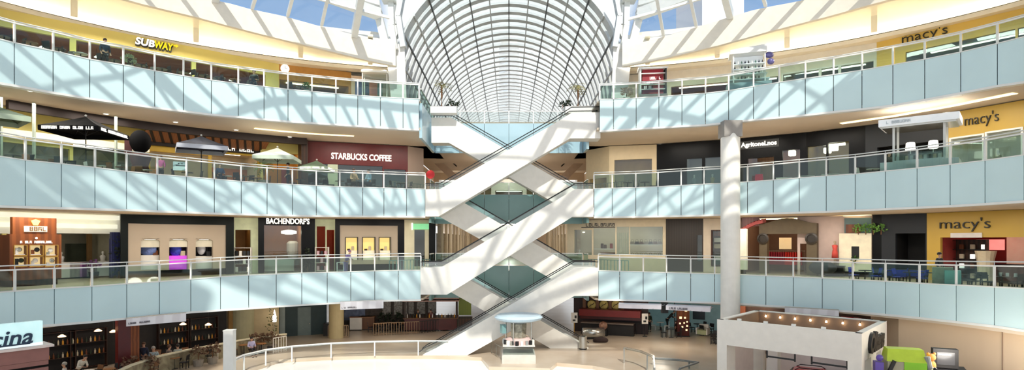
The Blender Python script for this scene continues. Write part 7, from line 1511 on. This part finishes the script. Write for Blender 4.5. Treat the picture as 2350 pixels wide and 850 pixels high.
r = T('black_cabinet', 'black game cabinet with small screen hood, lower right', 'cabinet', PC(2178, 27.5), -.4); MB().hexa([(-.75, -.6, 0), (.75, -.6, 0), (.75, .6, 0), (-.75, .6, 0)], [(-.75, -.6, 2.1), (.75, -.6, 2.1), (.7, .5, 2.35), (-.7, .5, 2.35)]).build('body', BLK, r); MB().box(-.6, .4, .1, .5, 2.3, 3.2).build('screen_hood', BLKROOM, r); MB().box(-.45, .25, .08, .1, 2.45, 3.05).build('screen', mat('dim_screen', (60, 60, 62), .2), r); MB().box(-.4, .1, .06, .08, 2.92, 2.98).build('screen_glow', LIGHT, r); MB().box(-.9, -.72, -.65, .3, 0, 2.4).build('printed_side', mat('blue_print', (110, 110, 160), .5, kind='voronoi', scale=7, col2=(200, 196, 190)), r)
r = T('grey_cone_toy', 'small grey cone shaped toy beside the yellow plush heap', 'toy', PC(2146, 26.5)); MB().lathe([(.34, 0), (.34, 1.6), (.2, 2.1), (.05, 2.5)], n=14).build('body', mat('grey_plastic', (130, 130, 136), .5), r); MB().ball((0, 0, 2.5), .08).build('tip', BLK, r)
r = T('pink_cloth_bag', 'white and pink bag with dark flower beside the black game cabinet', 'bag', PC(2218, 27)); MB().lathe([(.6, 0), (.65, 1.4), (.5, 1.85), (.2, 1.95)], n=14).build('sack', mat('pink_white', ()), r, True); bush('dark flower bunch on the pink white bag', (PC(2224, 26.9)[0], 26.9, 1.75), .3, mat('dark_flower', (70, 60, 74), .7, var=.4), 50, seed=120)
b = MB().ball((0, 0, 1.6), (.35, .3, .25), 12, 8).build('dark_helmet', BLK, None, True, loc=PC(2246, 27)); tag(b, 'rounded dark helmet beside the pink white bag', 'helmet'); MB().box(-.3, .3, -.3, .3, 0, 1.45).build('helmet_stand', GREYROOM, b)
b = MB().hexa([(-.9, -.6, 0), (.9, -.6, 0), (.9, .6, 0), (-.9, .6, 0)], [(-.9, -.6, 2.0), (.9, -.6, 2.0), (.9, .6, 2.25), (-.9, .6, 2.25)]).build('pale_machine', mat('pale_blue_machine', (196, 206, 222), .4), None, loc=PC(2352, 26.5), rotz=-.5); tag(b, 'pale blue white machine at the lower right picture edge', 'machine'); MB().box(-.6, .6, -.64, -.6, 1.3, 1.8).build('lit_panel', LETW, b)
# ================================================================== soffit lights
def downlight(px, py, z, lab):
    p = pt(px, py, (z - EYE) * F / (PY0 - py)); r = place('downlight', mk_down, (p.x, p.y, z), 0, lab, 'round soffit downlights', 'downlight')
def mk_down():
    r = T('downlight', '', 'downlight', (0, 0, -50)); MB().lathe([(.17, -.03), (.2, 0), (.17, .01)], n=18).build('trim_ring', W, r); MB().lathe([(.13, -.035), (.13, -.03)], n=14).build('lens', LIGHT, r); return r
for i, (px, py) in enumerate(((70, 208), (57, 238), (243, 261), (275, 239), (403, 280), (445, 260), (542, 298), (665, 314), (818, 333), (924, 346))): downlight(px, py, ZB[4], 'round glowing downlight in the soffit over third storey left, %s from the left' % ORDW[i])
for i, (px, py) in enumerate(((1413, 345), (1515, 331), (1982, 251), (2152, 226), (2172, 258))): downlight(px, py, ZB[4], 'round glowing downlight in the soffit over third storey right, %s from the left' % ORDW[i])
downlight(1453, 499.5, ZB[3], 'single round glowing downlight in the soffit over the cream bag store')
def slot(label, tab, z, wd):
    P = [pt(x, y, (z - EYE) * F / (PY0 - y)) for x, y in tab]; mb = MB()
    for a, b in zip(P, P[1:]): mb.bar(a - Vector((0, 0, .03)), b - Vector((0, 0, .03)), wd, .02)
    o = mb.build('light_slot', mat('slot_glow', (255, 232, 180), .5, emit=2.2)); tag(o, label, 'strip light', 'glowing soffit slots')
slot('long glowing slot curving along the left soffit of the third storey', [(584, 294), (650, 301), (720, 307), (812, 312)], ZB[4], .35)
slot('long glowing slot curving along the right soffit of the third storey', [(1930, 283), (2050, 266), (2180, 243), (2330, 213)], ZB[4], .5)
slot('thin glowing slot over the clothing store, second storey right', [(1700, 502.5), (1800, 500), (1900, 497), (1995, 493)], ZB[3], .5)
slot('thin glowing slot over the white jewellery hall, second storey left', [(2, 490), (90, 494), (180, 496.5), (275, 498)], ZB[3], .6)
# unseen area lights, added under the soffits to fill the galleries
def area(px, L, d, z, e, sx=3.0, sy=1.0):
    p = on_curve(L, px, d); a = on_curve(L, px + 5, d) - p
    l = bpy.data.lights.new('gallery_lamp', 'AREA'); l.energy = e; l.shape = 'RECTANGLE'; l.size = sx; l.size_y = sy; l.color = (1, .93, .82); o = bpy.data.objects.new('gallery_lamp', l); COL.objects.link(o)
    o.location = (p.x, p.y, z); o.rotation_euler = (0, math.radians(0), math.atan2(a.y, a.x))
for px in (80, 260, 440, 620, 800, 930, 1410, 1560, 1720, 1880, 2060, 2260):
    area(px, 3, 3.2, ZB[4] - .06, 170); area(px, 2, 3.5, ZB[3] - .06, 170); area(px, 4, 3.0, 21.4, 170)
    area(px, 2, 4.5, ZB[2] - .1, 60)

def fill_pt(x, y, z, e, r=.6):  # unseen point lights, added to brighten the hall and dim corners
    l = bpy.data.lights.new('hall_glow', 'POINT'); l.energy = e; l.shadow_soft_size = r; l.color = (1, .94, .85); o = bpy.data.objects.new('hall_glow', l); COL.objects.link(o); o.location = (x, y, z)
fill_pt(20.6, 27.0, 3.2, 330, .8); fill_pt(23.6, 24.4, 3.0, 300, .8)  # added fill for the tan wall and play corner
for y_ in (56, 68, 82):
    fill_pt(0, y_, 9.0, 420); fill_pt(0, y_, 15.2, 420)
fill_pt(0, 52, 2.6, 160); fill_pt(-9, 48, 2.8, 120); fill_pt(12, 46, 2.8, 160)
for px in (60, 240): area(px, 3, 4.5, ZB[4] - .1, 90)  # extra unseen fill for the olive kitchen front
